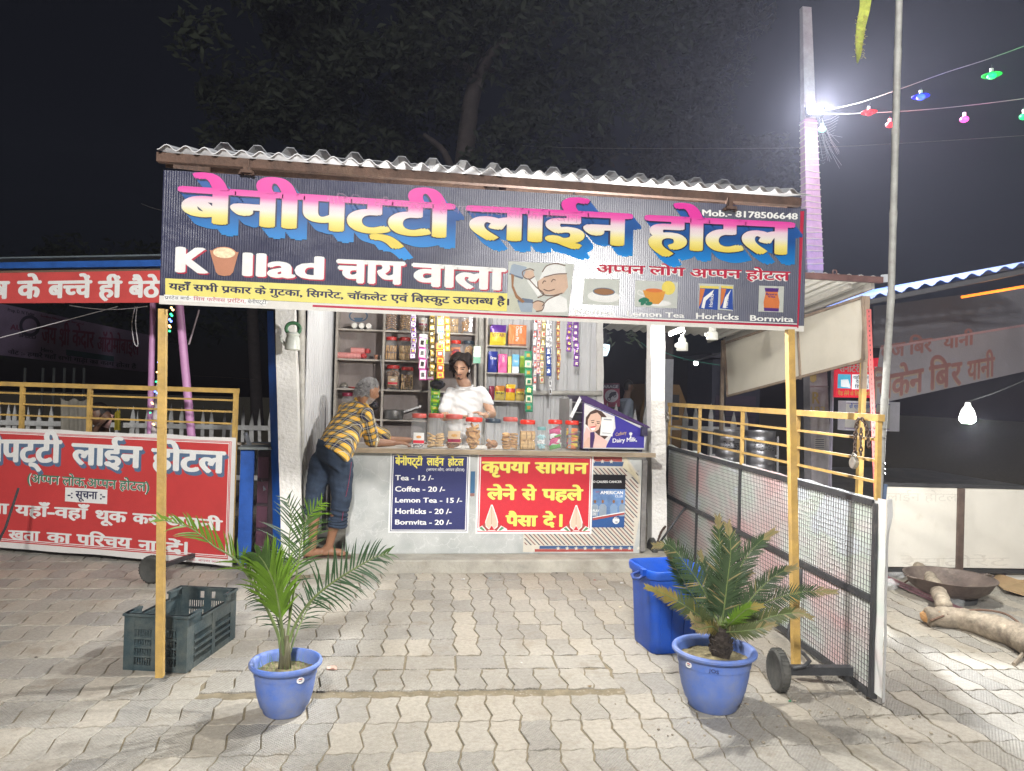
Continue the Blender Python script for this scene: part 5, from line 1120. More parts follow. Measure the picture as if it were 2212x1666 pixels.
cf([CB(-6), cz(255,1280,-.06), cz(180,1225,-.10), cz(100,1180,-.12), cz(25,1150,-.14)], 40, .065, cyc2, tipm=cycy, tipfrom=.58)
cf([CB(-8), cz(270,1300,-.10), cz(225,1290,-.16), cz(200,1260,-.18)], 26, .055, cyc2, tipm=dry, tipfrom=.6)
cf([CB(-8,10), cz(290,1310,-.12), cz(240,1320,-.18), cz(210,1310,-.20)], 24, .05, cycy, tipm=dry, tipfrom=.6)
cf([CB(4,8), cz(400,1330,-.10), cz(470,1320,-.14), cz(540,1300,-.15)], 28, .055, cyc2, tipm=dry, tipfrom=.74)
cf([CB(0), cz(340,1230,.12), cz(390,1130,.2), cz(450,1090,.24)], 30, .07, cyc)
cf([CB(0), cz(300,1230,.12), cz(270,1100,.2), cz(240,1010,.22)], 30, .07, cyc)

# ---------------------------------------------------------------- blue bin
binb = mat('bin_blue', (.008,.075,.45), .42, var=.14, scale=5, bump=.12, bscale=18, dirt=.9, dirtcol=(.04,.08,.24), dirtscale=5, spec=.4)
bc = (G(1380,1388)+G(1500,1405))/2; bc = Vector((1.53, 4.12, 0)); rim = P(1368,1236,3.95)
bin_ = thing('waste_bin', 'large square blue plastic bin with a rolled rim behind the cycad', 'bin', bc, rz=radians(6)); Hb = .62
def sq_ring(h, hx, hy, r, n=5):
    pts = []
    for cx, cy, a0 in ((hx-r,hy-r,0),(-hx+r,hy-r,pi/2),(-hx+r,-hy+r,pi),(hx-r,-hy+r,1.5*pi)):
        for k in range(n+1): a = a0+pi/2*k/n; pts.append((cx+r*cos(a), cy+r*sin(a), h))
    return pts
def sq_lathe(levels, n=5):
    mb = MB(); vs = []; 
    for (h, hx, hy, r) in levels: vs += sq_ring(h, hx, hy, r, n)
    m = 4*(n+1); fs = [(i*m+k, i*m+(k+1)%m, (i+1)*m+(k+1)%m, (i+1)*m+k) for i in range(len(levels)-1) for k in range(m)]; fs.append(tuple(range(m-1,-1,-1))); fs.append(tuple(range((len(levels)-1)*m, len(levels)*m)))
    mb.add(vs, fs); return mb
bx0 = .175
local('bin_body', sq_lathe([(0,.145,.14,.04),(.02,.150,.145,.05),(.30,.164,.160,.055),(.415,.172,.168,.06),(.425,.186,.182,.07),(.455,.190,.186,.07),(.468,.187,.183,.07),(.471,.178,.174,.065),(.45,.168,.164,.06),(.25,.158,.15,.05),(.02,.140,.135,.04)]), binb, bin_, smooth='auto')
for x in (-.115,-.04,.04,.115): local('rib', MB().bar((x*.9,-.150,.05), (x,-.168,.36), .008, .006), binb, bin_)
local('handle', MB().tube([(-.188,-.10,.44),(-.235,-.12,.425),(-.248,-.08,.415),(-.238,-.03,.425),(-.188,-.02,.44)], .009, 8), mat('handle_dark', (.03,.06,.22), .5), bin_, smooth=True)
local('hinge_lug', MB().box((-.196,-.10,.455), (.03,.035,.035)), binb, bin_)

# ---------------------------------------------------------------- plastic crate
a = G(265,1447); b = G(402,1455); c = G(508,1378); ex = (b-a); ey = (c-b); ang = atan2(ex.y, ex.x)
wx = ex.length; wy = ey.length
crate = thing('plastic_crate', 'dusty dark teal plastic crate with slotted sides standing behind the left post', 'crate', a, rz=0)
Hc = P(265,1325,a.y).z
ux = ex.normalized(); uy = ey.normalized(); 
crm = mat('crate_teal', (.030,.052,.060), .55, var=.25, scale=9, bump=.2, dirt=1.0, dirtcol=(.13,.14,.125), dirtscale=7)
def cw(p0, d, L, nin, H, hand=False, dip=False):
    """one slotted crate wall: corner posts, horizontal bands, thin uprights between slots"""
    mb = MB(); p0 = Vector(p0); th = .012
    def bx(s0, s1, z0, z1, o=0, t=th):
        q = [p0+d*s0+nin*o, p0+d*s1+nin*o, p0+d*s1+nin*(o+t), p0+d*s0+nin*(o+t)]; mb.add([(v.x,v.y,z0) for v in q]+[(v.x,v.y,z1) for v in q], [(3,2,1,0),(4,5,6,7),(0,1,5,4),(1,2,6,5),(2,3,7,6),(3,0,4,7)])
    Ht = H-.04 if dip else H
    bx(0,.055,0,H); bx(L-.055,L,0,H); bx(L/2-.018,L/2+.018,.012,Ht-.012,-.004,.018)
    bx(.056,L-.056,.0,.028); zs = [.028+(Ht-.075-.028)*k/4 for k in range(5)]
    for z in zs[1:-1]: bx(.056,L-.056,z-.005,z+.005,-.005,.020)
    bx(.056,L-.056,zs[-1],zs[-1]+.012,-.002)
    if hand: bx(.056,L*.36,zs[-1]+.012,Ht); bx(L*.64,L-.056,zs[-1]+.012,Ht); bx(L*.36,L*.64,Ht-.022,Ht)
    else: bx(.056,L-.056,zs[-1]+.012,Ht)
    n = int((L-.11)/.013)
    for i in range(n): s = .062+(L-.124)*(i+.2)/n; bx(s, s+.0055, .028, zs[-1], .003, .006)
    bx(-.006,L+.006,Ht-.012,Ht,-.008,.024) if not dip else bx(.12,L-.12,Ht-.012,Ht,-.008,.024)
    if dip:
        for s0 in (0, L-.12): bx(s0-.002,s0+.12,H-.012,H,-.008,.024); bx(s0,s0+.12,Ht-.02,H-.012)
        bx(.0,.02,Ht,H,0); 
    return mb
n1 = Vector((-uy.x, -uy.y, 0)) if False else uy; n2_ = -ux
kind_stuff = 'stuff'
for nm, mb in (('crate_wall', cw(a, ux, wx, uy, Hc)), ('crate_wall', cw(a+uy*wy-uy*.001, ux, wx, -uy, Hc, True)), ('crate_wall', cw(b+uy*.013, uy, wy-.026, -ux, Hc, dip=True)), ('crate_wall', cw(a+uy*.013, uy, wy-.026, ux, Hc, dip=True))):
    part(nm, mb, crm, crate, kind='stuff')
mb = MB()
for k in range(9): p = a+uy*(.03+(wy-.06)*k/8); mb.bar(p+ux*.014+Vector((0,0,.012)), p+ux*(wx-.014)+Vector((0,0,.012)), .014, .008)
for k in range(7): p = a+ux*(.03+(wx-.06)*k/6); mb.bar(p+uy*.014+Vector((0,0,.018)), p+uy*(wy-.014)+Vector((0,0,.018)), .012, .006)
part('crate_floor', mb, crm, crate, kind='stuff')

# ---------------------------------------------------------------- litter
for (px, py, s, m, lab) in ((717,1445,.045,ink('litter_pack', (.55,.35,.28), 0),'crushed pink and white packet on the pavers right of the left pot'),(1343,1260,.020,whitef,'small white scrap near the plinth in front of the striped covering'),(1340,1312,.018,creams,'tiny yellowish wrapper on the pavers left of the bin'),(1295,1275,.022,whitef,'curled white wrapper at the foot of the plinth'),(1706,1516,.012,greens,'tiny green wrapper below the cart wheel'),(1860,1470,.014,reds,'small red wrapper on the pavers right of the mesh gate'),(1000,1252,.025,whitef,'white scrap by the plinth below the red notice'),(1060,1250,.02,cyans,'blue scrap by the plinth below the red notice')):
    c = G(px, py); mb = MB(); n = 3; vs = [(c.x+(i/n-.5)*s*(1+.2*random.random()), c.y+(j/n-.5)*s*.8, .002+s*.28*random.random()) for j in range(n+1) for i in range(n+1)]; fs = [(j*(n+1)+i, j*(n+1)+i+1, (j+1)*(n+1)+i+1, (j+1)*(n+1)+i) for j in range(n) for i in range(n)]
    mb.add(vs, fs); mb.add([(x,y,.001) for x,y,z in vs], [f[::-1] for f in fs]); solo('litter', mb, m, lab, 'litter', 'scraps of litter on the pavers')
# ---------------------------------------------------------------- mesh gate on the right
GA = Vector((2.252,3.235,0)); GB = Vector((2.497,6.80,0))
SGt = Sheet(GB, (GA-GB), (0,0,1)); LG = (GA-GB).length
blackst = mat('black_steel', (.035,.037,.04), .5, var=.25, scale=12, bump=.25, dirt=.3, dirtcol=(.16,.14,.11), dirtscale=6)
gate = thing('mesh_gate', 'long wheeled black wire mesh gate with yellow rails and faded flex backing at right', 'gate', (GA+GB)/2)
def gb(a0, b0, a1, b1, w, m, name, par=gate, l=0, sh=SGt): return part(name, MB().bar(sh.at(a0,b0,l), sh.at(a1,b1,l), w, w, up=tuple(sh.n)), m, par)
ap = [.02] + [SGt.px(*zf(x, y))[0] for x, y in ((235,700),(405,800),(625,900))] + [LG-.02]
for a_ in ap: gb(a_, .03, a_, .965, .030, blackst, 'upright')
for z in (.045, .50, .965): gb(.037, z, LG-.037, z, .032, blackst, 'crossbar', l=.0006)
for a_ in ap: gb(a_, .983, a_, 1.36, .022, yel, 'rail_post')
gb(0, 1.378, LG, 1.378, .034, yel, 'top_rail')
for z in (1.068, 1.170, 1.272): gb(.012, z, LG-.012, z, .014, yel, 'thin_rail', l=.001)
mb = MB(); 
n = int(LG/.0255)
for k in range(1, n): a_ = LG*k/n; mb.bar(SGt.at(a_,.05,.011), SGt.at(a_,.96,.011), .0020, .0020, up=tuple(SGt.n))
for k in range(1, 36): z = .045+.92*k/36; mb.bar(SGt.at(.02,z,.0135), SGt.at(LG-.02,z,.0135), .0020, .0020, up=tuple(SGt.n))
part('wire_mesh', mb, mat('black_wire', (.035,.033,.03), .5, .3, var=.2), gate, kind='stuff')
def faded_print():
    m = mat('faded_flex_print', (.6,.55,.52), .55, var=0, bump=0); N = m.node_tree.nodes; L = m.node_tree.links; b = N['Principled BSDF']; g = N.new('ShaderNodeNewGeometry')
    mp = N.new('ShaderNodeMapping'); mp.inputs['Scale'].default_value = (1,1.1,2.4); L.new(g.outputs['Position'], mp.inputs[0])
    n = N.new('ShaderNodeTexNoise'); n.inputs['Scale'].default_value = 1.6; n.inputs['Detail'].default_value = 2; L.new(mp.outputs[0], n.inputs['Vector'])
    r = N.new('ShaderNodeValToRGB'); e = r.color_ramp.elements; e[0].position = .34; e[0].color = (.88,.62,.62,1); e[1].position = .66; e[1].color = (.76,.80,.85,1)
    for p_, c_ in ((.44,(.82,.70,.69,1)),(.52,(.80,.80,.77,1)),(.60,(.72,.79,.72,1))): x = e.new(p_); x.color = c_
    L.new(n.outputs[0], r.inputs[0]); L.new(r.outputs[0], b.inputs['Base Color'])
    tr = N.new('ShaderNodeBsdfTranslucent'); ms = N.new('ShaderNodeMixShader'); ms.inputs[0].default_value = .18; L.new(r.outputs[0], tr.inputs[0]); L.new(b.outputs[0], ms.inputs[1]); L.new(tr.outputs[0], ms.inputs[2]); L.new(ms.outputs[0], N['Material Output'].inputs[0])
    return m
mb = MB(); nx, nz_ = 60, 12; vs = []; fs = []
for j in range(nz_+1):
    for i in range(nx+1):
        a_ = .01+(LG+.05)*i/nx; z = .06+.93*j/nz_+(.015*noise.noise(Vector((a_*4,0,0))) if j == nz_ else 0); vs.append(SGt.at(a_, z, .002+.008*noise.noise(Vector((a_*3, z*4, 2)))))
for j in range(nz_):
    for i in range(nx): q = j*(nx+1)+i; fs.append((q,q+1,q+nx+2,q+nx+1))
mb.add(vs, fs); part('flex_backing', mb, faded_print(), gate, smooth=True)
e0 = SGt.at(LG+.03,0,-.02); mb = MB(); vs = []
for k in range(13):
    z = .02+.97*k/12; o = .010*noise.noise(Vector((z*5,3,1))); c = SGt.at(LG+.016, z, -.03+o); w2 = .020 if k < 11 else .034; vs += [c, c+Vector((w2,.012,0)), c+Vector((w2,.016,0)), c+Vector((.0,.004,0))]
fs = [(4*k+j, 4*k+(j+1)%4, 4*k+4+(j+1)%4, 4*k+4+j) for k in range(12) for j in range(4)]; mb.add(vs, fs); part('flex_edge', mb, mat('flex_white', (.66,.66,.66), .5, translucent=.2, dirt=.3, dirtcol=(.4,.38,.34)), gate)
tyre = mat('rubber', (.055,.055,.05), .75, var=.3, scale=16, bump=.3, dirt=.6, dirtcol=(.16,.15,.13), dirtscale=5); rimm = mat('rim_grey', (.22,.21,.19), .6, .3, var=.3, scale=20)
def wheel(c, ax, r, wd, parent, n=36):
    """tyre with tread blocks, rim with hub, about axis ax"""
    R = Vector((0,0,1)).rotation_difference(Vector(ax).normalized()).to_matrix()
    def tl(prof, m, name, par, nn=n, treads=False):
        mb = MB(); mb.lathe(prof, (0,0,0), nn)
        if treads:
            for k in range(30): a_ = 2*pi*k/30; mb.box((r*.985*cos(a_), r*.985*sin(a_), 0), (.008,.008,wd*.66), Matrix.Rotation(a_,3,'Z'))
        mb.v = [tuple(R @ Vector(v)+Vector(c)) for v in mb.v]; return part(name, mb, m, par, smooth='auto')
    t = tl([(r*.62,-wd*.36),(r*.70,-wd*.46),(r*.88,-wd*.5),(r*.97,-wd*.36),(r,-wd*.1),(r,wd*.1),(r*.97,wd*.36),(r*.88,wd*.5),(r*.70,wd*.46),(r*.62,wd*.36)], tyre, 'tyre', parent, treads=True)
    rm = tl([(.001,-wd*.28),(r*.20,-wd*.28),(r*.24,-wd*.20),(r*.50,-wd*.18),(r*.60,-wd*.36),(r*.64,-wd*.38),(r*.64,wd*.38),(r*.60,wd*.36),(r*.50,wd*.18),(r*.24,wd*.20),(r*.20,wd*.28),(.001,wd*.28)], rimm, 'rim', t)
    tl([(.001,-wd*.62),(r*.13,-wd*.60),(r*.14,-wd*.3),(r*.14,wd*.6),(.001,wd*.6)], mat('hub_steel', (.2,.18,.15), .5, .5), 'hub', rm, 16)
wc = G(1692,1488); wc = Vector((1.868, 3.44, .103)); gp = SGt.px(1745,1440); axd = SGt.n*-1
wh = part('axle', MB().bar(wc, wc+SGt.n*-1*((SGt.o-wc).dot(SGt.n)*-1-.02), .045, .04), blackst, gate); wheel(wc+SGt.n*.0, SGt.n, .103, .05, gate)
q0 = SGt.uv(wc)[0]
part('brace', MB().tube(smoothpath([SGt.at(*SGt.px(*zf(668,1080)),.03), SGt.at(*SGt.px(*zf(662,1190)),.03), SGt.at(*SGt.px(*zf(650,1350)),.08), wc+SGt.n*-.16+Vector((0,0,.045)), wc+SGt.n*-.05], 3), .010, 8), blackst, gate, smooth=True)
q1 = SGt.px(*zf(190,865))[0]; part('brace', MB().tube([SGt.at(q1,.485,.02), SGt.at(q1-.02,.10,.28)], .010, 8), blackst, gate, smooth=True)
w1 = SGt.at(q1-.02,.103,.30); wheel(w1, SGt.n, .103, .05, gate); part('axle', MB().bar(w1, SGt.at(q1-.02,.103,.02), .04, .04), blackst, gate)
# chain and padlock at the near end
chainm = mat('rusty_chain', (.09,.06,.045), .6, .5, var=.4, scale=40, bump=.3)
def chain(pts, name, lab, r=.0042, parent=None):
    path = smoothpath(pts, 14); mb = MB(); d = 0; last = path[0]; k = 0; t = thing(name, lab, 'chain', path[-1])
    lm = MB(); R_ = .0115; lm.tube([(R_*.62*cos(a_), 0, R_*sin(a_)) for a_ in [2*pi*i/10 for i in range(11)]], r, 5, caps=False); lm.smooth = True; me = lm.mesh('link', chainm)
    for p_ in path:
        if (p_-last).length >= .0165:
            dr = (p_-last).normalized(); q_ = Vector((0,0,1)).rotation_difference(dr) @ __import__('mathutils').Quaternion((0,0,1), pi/2*(k%2)+.3); o = bpy.data.objects.new('link', me); C.objects.link(o); o.parent = t; o.location = p_-path[-1]; o.rotation_mode = 'QUATERNION'; o.rotation_quaternion = q_; last = p_; k += 1
    return t
z9 = lambda x, y, l: SGt.at(*SGt.px(*zf(x, y)), l)
chain([z9(945,600,.03), z9(938,520,.03), z9(925,480,.035), z9(908,480,.04), z9(902,540,.045), z9(900,600,.045), z9(905,640,.045)], 'chain', 'rusty chain looped over the near end of the yellow top rail')
chain([z9(930,505,.05), z9(932,560,.055), z9(928,620,.05)], 'chain', 'short loose chain end hanging right of the padlock')
def padlock(c, lab, s=1):
    t = thing('padlock', lab, 'padlock', c); R = Matrix.Rotation(atan2(SGt.n.y, SGt.n.x)+pi/2, 4, 'Z')
    mb = MB().lathe([(.001,-.011*s),(.026*s,-.011*s),(.030*s,-.006*s),(.030*s,.006*s),(.026*s,.011*s),(.001,.011*s)], (0,0,0), 22, 'Y'); mb.v = [tuple(R @ Vector(v)) for v in mb.v]; local('lock_body', mb, mat('worn_steel', (.42,.40,.36), .4, .7, var=.2, scale=30), t, smooth='auto')
    mb = MB().tube([(.017*s*cos(a_), 0, .024*s+.024*s*sin(a_)) for a_ in [pi*i/8 for i in range(9)]], .0045*s, 7); mb.v = [tuple(R @ Vector(v)) for v in mb.v]; local('shackle', mb, MATS['worn_steel'], t, smooth=True)
padlock(z9(903,652,.055), 'round steel padlock hanging on the chain at the near end of the mesh gate'); padlock(z9(122,472,.03), 'round padlock on the far end of the mesh gate by the white column', 1.3)
chain([G(1402,1168,.1)+Vector((0,0,.02)), P(1415,1180,6.2)+Vector((0,0,.0)), P(1428,1150,6.2), P(1437,1138,6.2)], 'chain', 'rusty chain joining the white column to the mesh gate', .006)
# bamboo pole tied to the gate
pole = thing('bamboo_mast', 'tall thin bamboo pole wired to the near end of the mesh gate', 'bamboo pole', P(1897,1090,3.26))
a, b, c = P(1897,1088,3.27), P(1925,640,3.30), P(1944,-60,3.40); bpole([a, b, c], .0165, 'cane', mat('bare_bamboo', (.33,.33,.31), .6, var=.25, scale=10, bump=.4, dirt=.4, dirtcol=(.16,.13,.1), dirtscale=8), pole, 12)
for k, y in enumerate((905,925,945,1000,1012,1022)):
    c = P(1905,y,3.28); part('wire_tie', MB().tube([c+Vector((.026*cos(a_)-.012, .026*sin(a_), .004*sin(a_*2))) for a_ in [2*pi*i/10 for i in range(11)]], .0016, 4, caps=False), alu, pole)

# ---------------------------------------------------------------- red sign gate on the left
L1 = Vector((-1.322,5.965,0)); L0 = Vector((-4.9, 5.965+(6.675-5.97)/(3.398-1.322)*3.578, 0)); SLt = Sheet(L0, L1-L0, (0,0,1)); LL = (L1-L0).length
lg = thing('sign_gate', 'wheeled barrier with yellow rails carrying a large red Hindi notice', 'gate', (L0+L1)/2)
def lb(a0, b0, a1, b1, w, m, name, l=0): return part(name, MB().bar(SLt.at(a0,b0,l), SLt.at(a1,b1,l), w, w, up=tuple(SLt.n)), m, lg)
for x, y in ((108,800),(440,800),(1160,800)):
    a_ = min(SLt.px(*ze(x,y))[0], LL-.018); lb(a_, .06, a_, 1.385, .030, yel, 'upright')
lb(.4,.06,.4,1.385,.03,yel,'upright')
lb(0,1.40,LL,1.40,.036,yel,'top_rail')
for z in (1.325,1.235,1.142): lb(.0,z,LL-.035,z,.014,yel,'thin_rail',.002)
lb(0,.07,LL,.07,.03,blackst,'crossbar',-.01)
redf = mat('sign_red_flex', (.56,.055,.055), .45, var=.07, scale=5, bump=.15, bscale=6, translucent=.05); redfr = mat('sign_white_flex', (.72,.70,.67), .5, var=.05, bump=.1, bscale=6)
mb = MB(); nx, nz_ = 50, 8; vs = []; fs = []
top0 = lambda a_: 1.035+.012*noise.noise(Vector((a_*3,0,7)))
for j in range(nz_+1):
    for i in range(nx+1):
        a_ = (LL+.01)*i/nx; zb_ = .04+.010*noise.noise(Vector((a_*2.5,4,1)))+(.03 if a_ > LL*.4 else .05)*0; vs.append(SLt.at(a_, zb_+(top0(a_)-zb_)*j/nz_, .024))
for j in range(nz_):
    for i in range(nx): q = j*(nx+1)+i; fs.append((q,q+1,q+nx+2,q+nx+1))
mb.add(vs, fs); part('flex_sheet', mb, redfr, lg)
SLf = Sheet(SLt.at(0,0,.024), SLt.u, SLt.v)
flat(lg, SLf, rect(0,.088,LL-.028,1.005), redf, .0006, 'red_field', .0006)
for r_ in (rect(0,.110,LL-.045,.116), rect(0,.985,LL-.045,.991), rect(LL-.051,.110,LL-.045,.991)): flat(lg, SLf, r_, white, .0014, 'frame_line')
for r_ in (rect(0,.098,LL-.034,.102), rect(0,.997,LL-.034,1.0), rect(LL-.038,.098,LL-.034,1.0)): flat(lg, SLf, r_, white, .0014, 'frame_line')
swh = ink('sign_letter_white', (.76,.76,.74), 0); ssh = ink('sign_letter_shadow', (.10,.16,.26), 0); sgr = ink('sign_green', (.06,.20,.12), 0)
for s, L, R, yt in (('बेनीपट्टी',(-204,1030),(305,1040),923),('लाईन',(350,1045),(700,1066),943),('होटल',(742,1072),(1110,1092),968)):
    T(lg, SLf, s, ze, L, R, yt, ssh, lay=.0016, bx=.055, by=.03, n=5, offs=[(.012,-.014),(.022,-.028)], name='letter_shadow'); T(lg, SLf, s, ze, L, R, yt, swh, lay=.0034, bx=.045, by=.026, n=6)
T(lg, SLf, '(अ~पपन लोक,अ~पपन होटल)', ze, (135,1138), (735,1182), 1096, swh, lay=.0016, bx=.05, by=.04, n=6); T(lg, SLf, '(अ~पपन लोक,अ~पपन होटल)', ze, (135,1138), (735,1182), 1096, sgr, lay=.0028, bx=.02, by=.012, n=4)
flat(lg, SLf, PP(SLf, ze, [(322,1162),(529,1174),(527,1245),(320,1231)]), swh, .0016, 'white_box'); T(lg, SLf, '-: सूचना :-', ze, (333,1214), (518,1222), 1178, nblue, lay=.0028, bx=.03, n=5)
for s, L, R, yt in (('या',(-60,1290),(45,1293),1240),('यहाँ-वहाँ',(72,1298),(440,1318),1248),('थूक',(468,1325),(625,1336),1273),('कर',(650,1338),(775,1346),1288),('अपनी',(812,1350),(1095,1376),1300),('^रखता'.replace('^रख','र्ख')  if False else 'खता',(40,1418),(197,1426),1372),('का',(228,1428),(352,1437),1382),('प~रचिय' if False else hindi('परिचय'),(375,1441),(648,1462),1392),('ना',(678,1468),(772,1476),1420),('दें',(808,1480),(900,1489),1430)):
    T(lg, SLf, s, ze, L, R, yt, swh, lay=.0016, bx=.042, by=.028, n=6)
T(lg, SLf, '।', ze, (905,1490), (922,1490), 1430, swh, lay=.0016, bx=.03, n=4)
flat(lg, SLf, PP(SLf, ze, [(882,1500),(1098,1518),(1100,1545),(880,1522)]), swh, .0016, 'printer_strip'); T(lg, SLf, hindi('प_रिंट बाई- आपका अपना'), ze, (888,1518), (1090,1535), 1508, crim, lay=.0026, bx=.01, n=1)
wl = G(326,1262); wl = Vector((wl.x, wl.y+.02, .10)); wheel(wl, SLt.n, .10, .05, lg); part('axle', MB().bar(wl, wl-SLt.n*(wl-SLt.o).dot(SLt.n)*1.0, .03, .03), blackst, lg); part('brace', MB().tube([SLt.at(SLt.px(350,1040)[0],.55,.045), wl+Vector((.02,.05,.03))], .008, 6), blackst, lg)
for px in (60,420): w_ = SLt.at(SLt.px(px,1150)[0],.10,-.32); wheel(w_, SLt.n, .10, .05, lg, 20); part('axle', MB().bar(w_, w_+SLt.n*.30, .03, .03), blackst, lg)
stk = solo('dark_stick', MB().tube([P(40,1055,6.1), P(12,1140,5.95), P(-6,1175,5.8)], .010, 6), blackst, 'thin dark rod leaning on the red notice at far left', 'rod')
# ---------------------------------------------------------------- left neighbour: roof edge, long red banner, poles, lights
nb = thing('neighbour_stall', 'open stall frame at left with blue roof edge and pink poles', 'stall', (-3.2, 6.9, 0))
ST = Sheet((-5.0, 7.27, 0), (1.45,-.60,0), (0,0,1)); LT = 3.50
part('roof_beam', MB().bar(ST.at(-.3,2.385,-.02), ST.at(LT+.6,2.37,-.02), .085, .05, up=(0,0,1)), mat('blue_beam', (.02,.09,.34), .5, var=.25, scale=7, dirt=.4, dirtcol=(.05,.07,.12)), nb)
part('roof_sheet', MB().poly([ST.at(-.3,2.44,.03), ST.at(LT+.6,2.425,.03), ST.at(LT+.6,2.70,-1.9), ST.at(-.3,2.71,-1.9)], (0,0,.012)), mat('dull_tin', (.14,.17,.19), .5, .3), nb)
part('ceiling_batten', MB().bar(ST.at(-.3,2.335,-.03), ST.at(LT+.4,2.325,-.03), .03, .02), mat('wood_dark', (.17,.12,.08), .8), nb)
pinkp = mat('pink_pole', (.50,.24,.44), .4, var=.12, scale=6, bump=.1); whs = mat('white_cord', (.7,.68,.7), .7)
def pxpole(x0, y0, x1, y1, Y, r, name, par, m, ties=0, cross=False):
    a = P(x0,y0,Y); b = P(x1,y1,Y); d = (a-b)/(a.z-b.z); bot = b+d*(0-b.z); o = part(name, MB().tube([bot, b, a], r, 12), m, par, smooth='auto')
    if ties:
        mb = MB(); N = ties
        pts = []
        for i in range(N*10): t_ = i/(N*10); p_ = b.lerp(a, t_); a_ = 2*pi*i/10; pts.append(p_+Vector((cos(a_),sin(a_),0))*(r+.002))
        mb.tube(pts, .003, 4); q_ = part('cord', mb, whs, o, smooth=True)
        if cross: mb = MB(); mb.tube([b.lerp(a, i/(N*10)*.8)+Vector((cos(-2*pi*i/14),sin(-2*pi*i/14),0))*(r+.003) for i in range(N*10)], .003, 4); part('cord', mb, whs, o, smooth=True)
    return o
pxpole(332,600,324,935,6.75,.026,'pole',nb,pinkp); pxpole(382,600,413,935,6.5,.034,'pole',nb,pinkp,16,True)
part('stay', MB().tube([P(430,670,6.6), P(408,745,6.55)], .008, 6), mat('stay_grey', (.3,.24,.26), .6), nb)
lean = pxpole(352,760,333,935,6.5,.024,'pole',nb,mat('wrapped_white', (.50,.44,.46), .5, var=.3, scale=20, bump=.5),10)
tb = thing('notice_banner', 'long red cloth banner with white Hindi letters under the blue roof edge at left', 'banner', ST.at(LT/2,2.06))
STf = Sheet(ST.at(0,0,.03), ST.u, ST.v)
part('sheet', MB().poly([ST.at(-.4,2.064,.028), ST.at(LT+.3,2.064,.028), ST.at(LT+.3,2.312,.028), ST.at(-.4,2.316,.028)], tuple(ST.n*.002)), mat('cloth_red', (.56,.07,.065), .6, var=.10, scale=6, bump=.3, bscale=8), tb)
for s, L, R, yt in (('षर' if False else 'ष',(-90,452),(92,450),288),('के',(158,450),(392,446),284),('ब~चचें',(450,445),(872,440),285),('हीं',(925,440),(1160,438),285),('बैठे',(1213,440),(1520,438),286)):
    T(tb, STf, s, zl, L, R, yt, swh, lay=.0012, bx=.05, by=.03, n=6)
T(tb, STf, '^', zl, (72,450), (98,450), 284, swh, lay=.0012, bx=.03, n=3) if False else None
T(tb, STf, '6 व', zl, (-560,452), (-150,452), 288, swh, lay=.0012, bx=.05, by=.03, n=4)
# fairy lights wound on the leaning pole and down the post
fl = thing('fairy_lights', 'string of tiny coloured fairy lights twisting down beside the left post', 'fairy lights', P(335,930,6.15))
fc = {'w': ((1,.6,.22),4), 'g': ((.04,1,.32),2.4), 'b': ((.12,.22,1),5), 'r': ((1,.05,.03),2.5)}
seq = [(1625,540,'w'),(1640,560,'w'),(1620,600,'g'),(1630,615,'g'),(1608,650,'b'),(1622,668,'b'),(1605,710,'w'),(1612,722,'w'),(1608,760,'g'),(1520,970,'r'),(1500,1055,'b'),(1515,1065,'b'),(1488,1150,'w'),(1510,1160,'w'),(1480,1240,'g'),(1505,1255,'g'),(1520,1262,'g'),(1470,1335,'b'),(1490,1350,'b'),(1502,1362,'b'),(1440,1440,'w'),(1448,1450,'w'),(1425,1535,'g'),(1450,1640,'w'),(1460,1648,'w')]
pts = []
for x, y, k in seq:
    c = P(*zl(x,y), 6.42 if y > 800 else 3.80); cc, e_ = fc[k]; rr = .008 if y > 800 else .006
    part('bulb', MB().ball(c, rr, 8), lamp_mat('fairy_'+k, cc, e_), fl); pts.append(c)
part('wire', MB().tube(smoothpath([p_ for p_ in pts if p_.y > 5], 3), .0015, 4), blackst, fl); part('wire', MB().tube(smoothpath([P(365,640,3.8)]+[p_ for p_ in pts if p_.y < 5], 3), .001, 4), blackst, fl)
for x0, y0, x1, y1, sag, Y, lab in ((0,730,255,662,6,6.7,'pale cable running up to the underside of the red banner at far left'),(150,660,318,662,-8,6.6,'slack cable sagging under the red banner'),):
    a, b = P(x0,y0,Y), P(x1,y1,Y); pts = [a.lerp(b, t_/10)+Vector((0,0,-.03*sin(pi*t_/10) if sag < 0 else 0)) for t_ in range(11)]; solo('cable', MB().tube(pts, .004, 5), mat('cable_grey', (.5,.48,.5), .6), lab, 'cable')
solo('cable', MB().tube(smoothpath([P(292,662,6.7), P(285,700,6.72), P(290,740,6.7), P(298,745,6.7), P(293,700,6.68), P(296,662,6.7)], 6), .004, 5), MATS['cable_grey'], 'short looped cable end dangling under the red banner', 'cable')
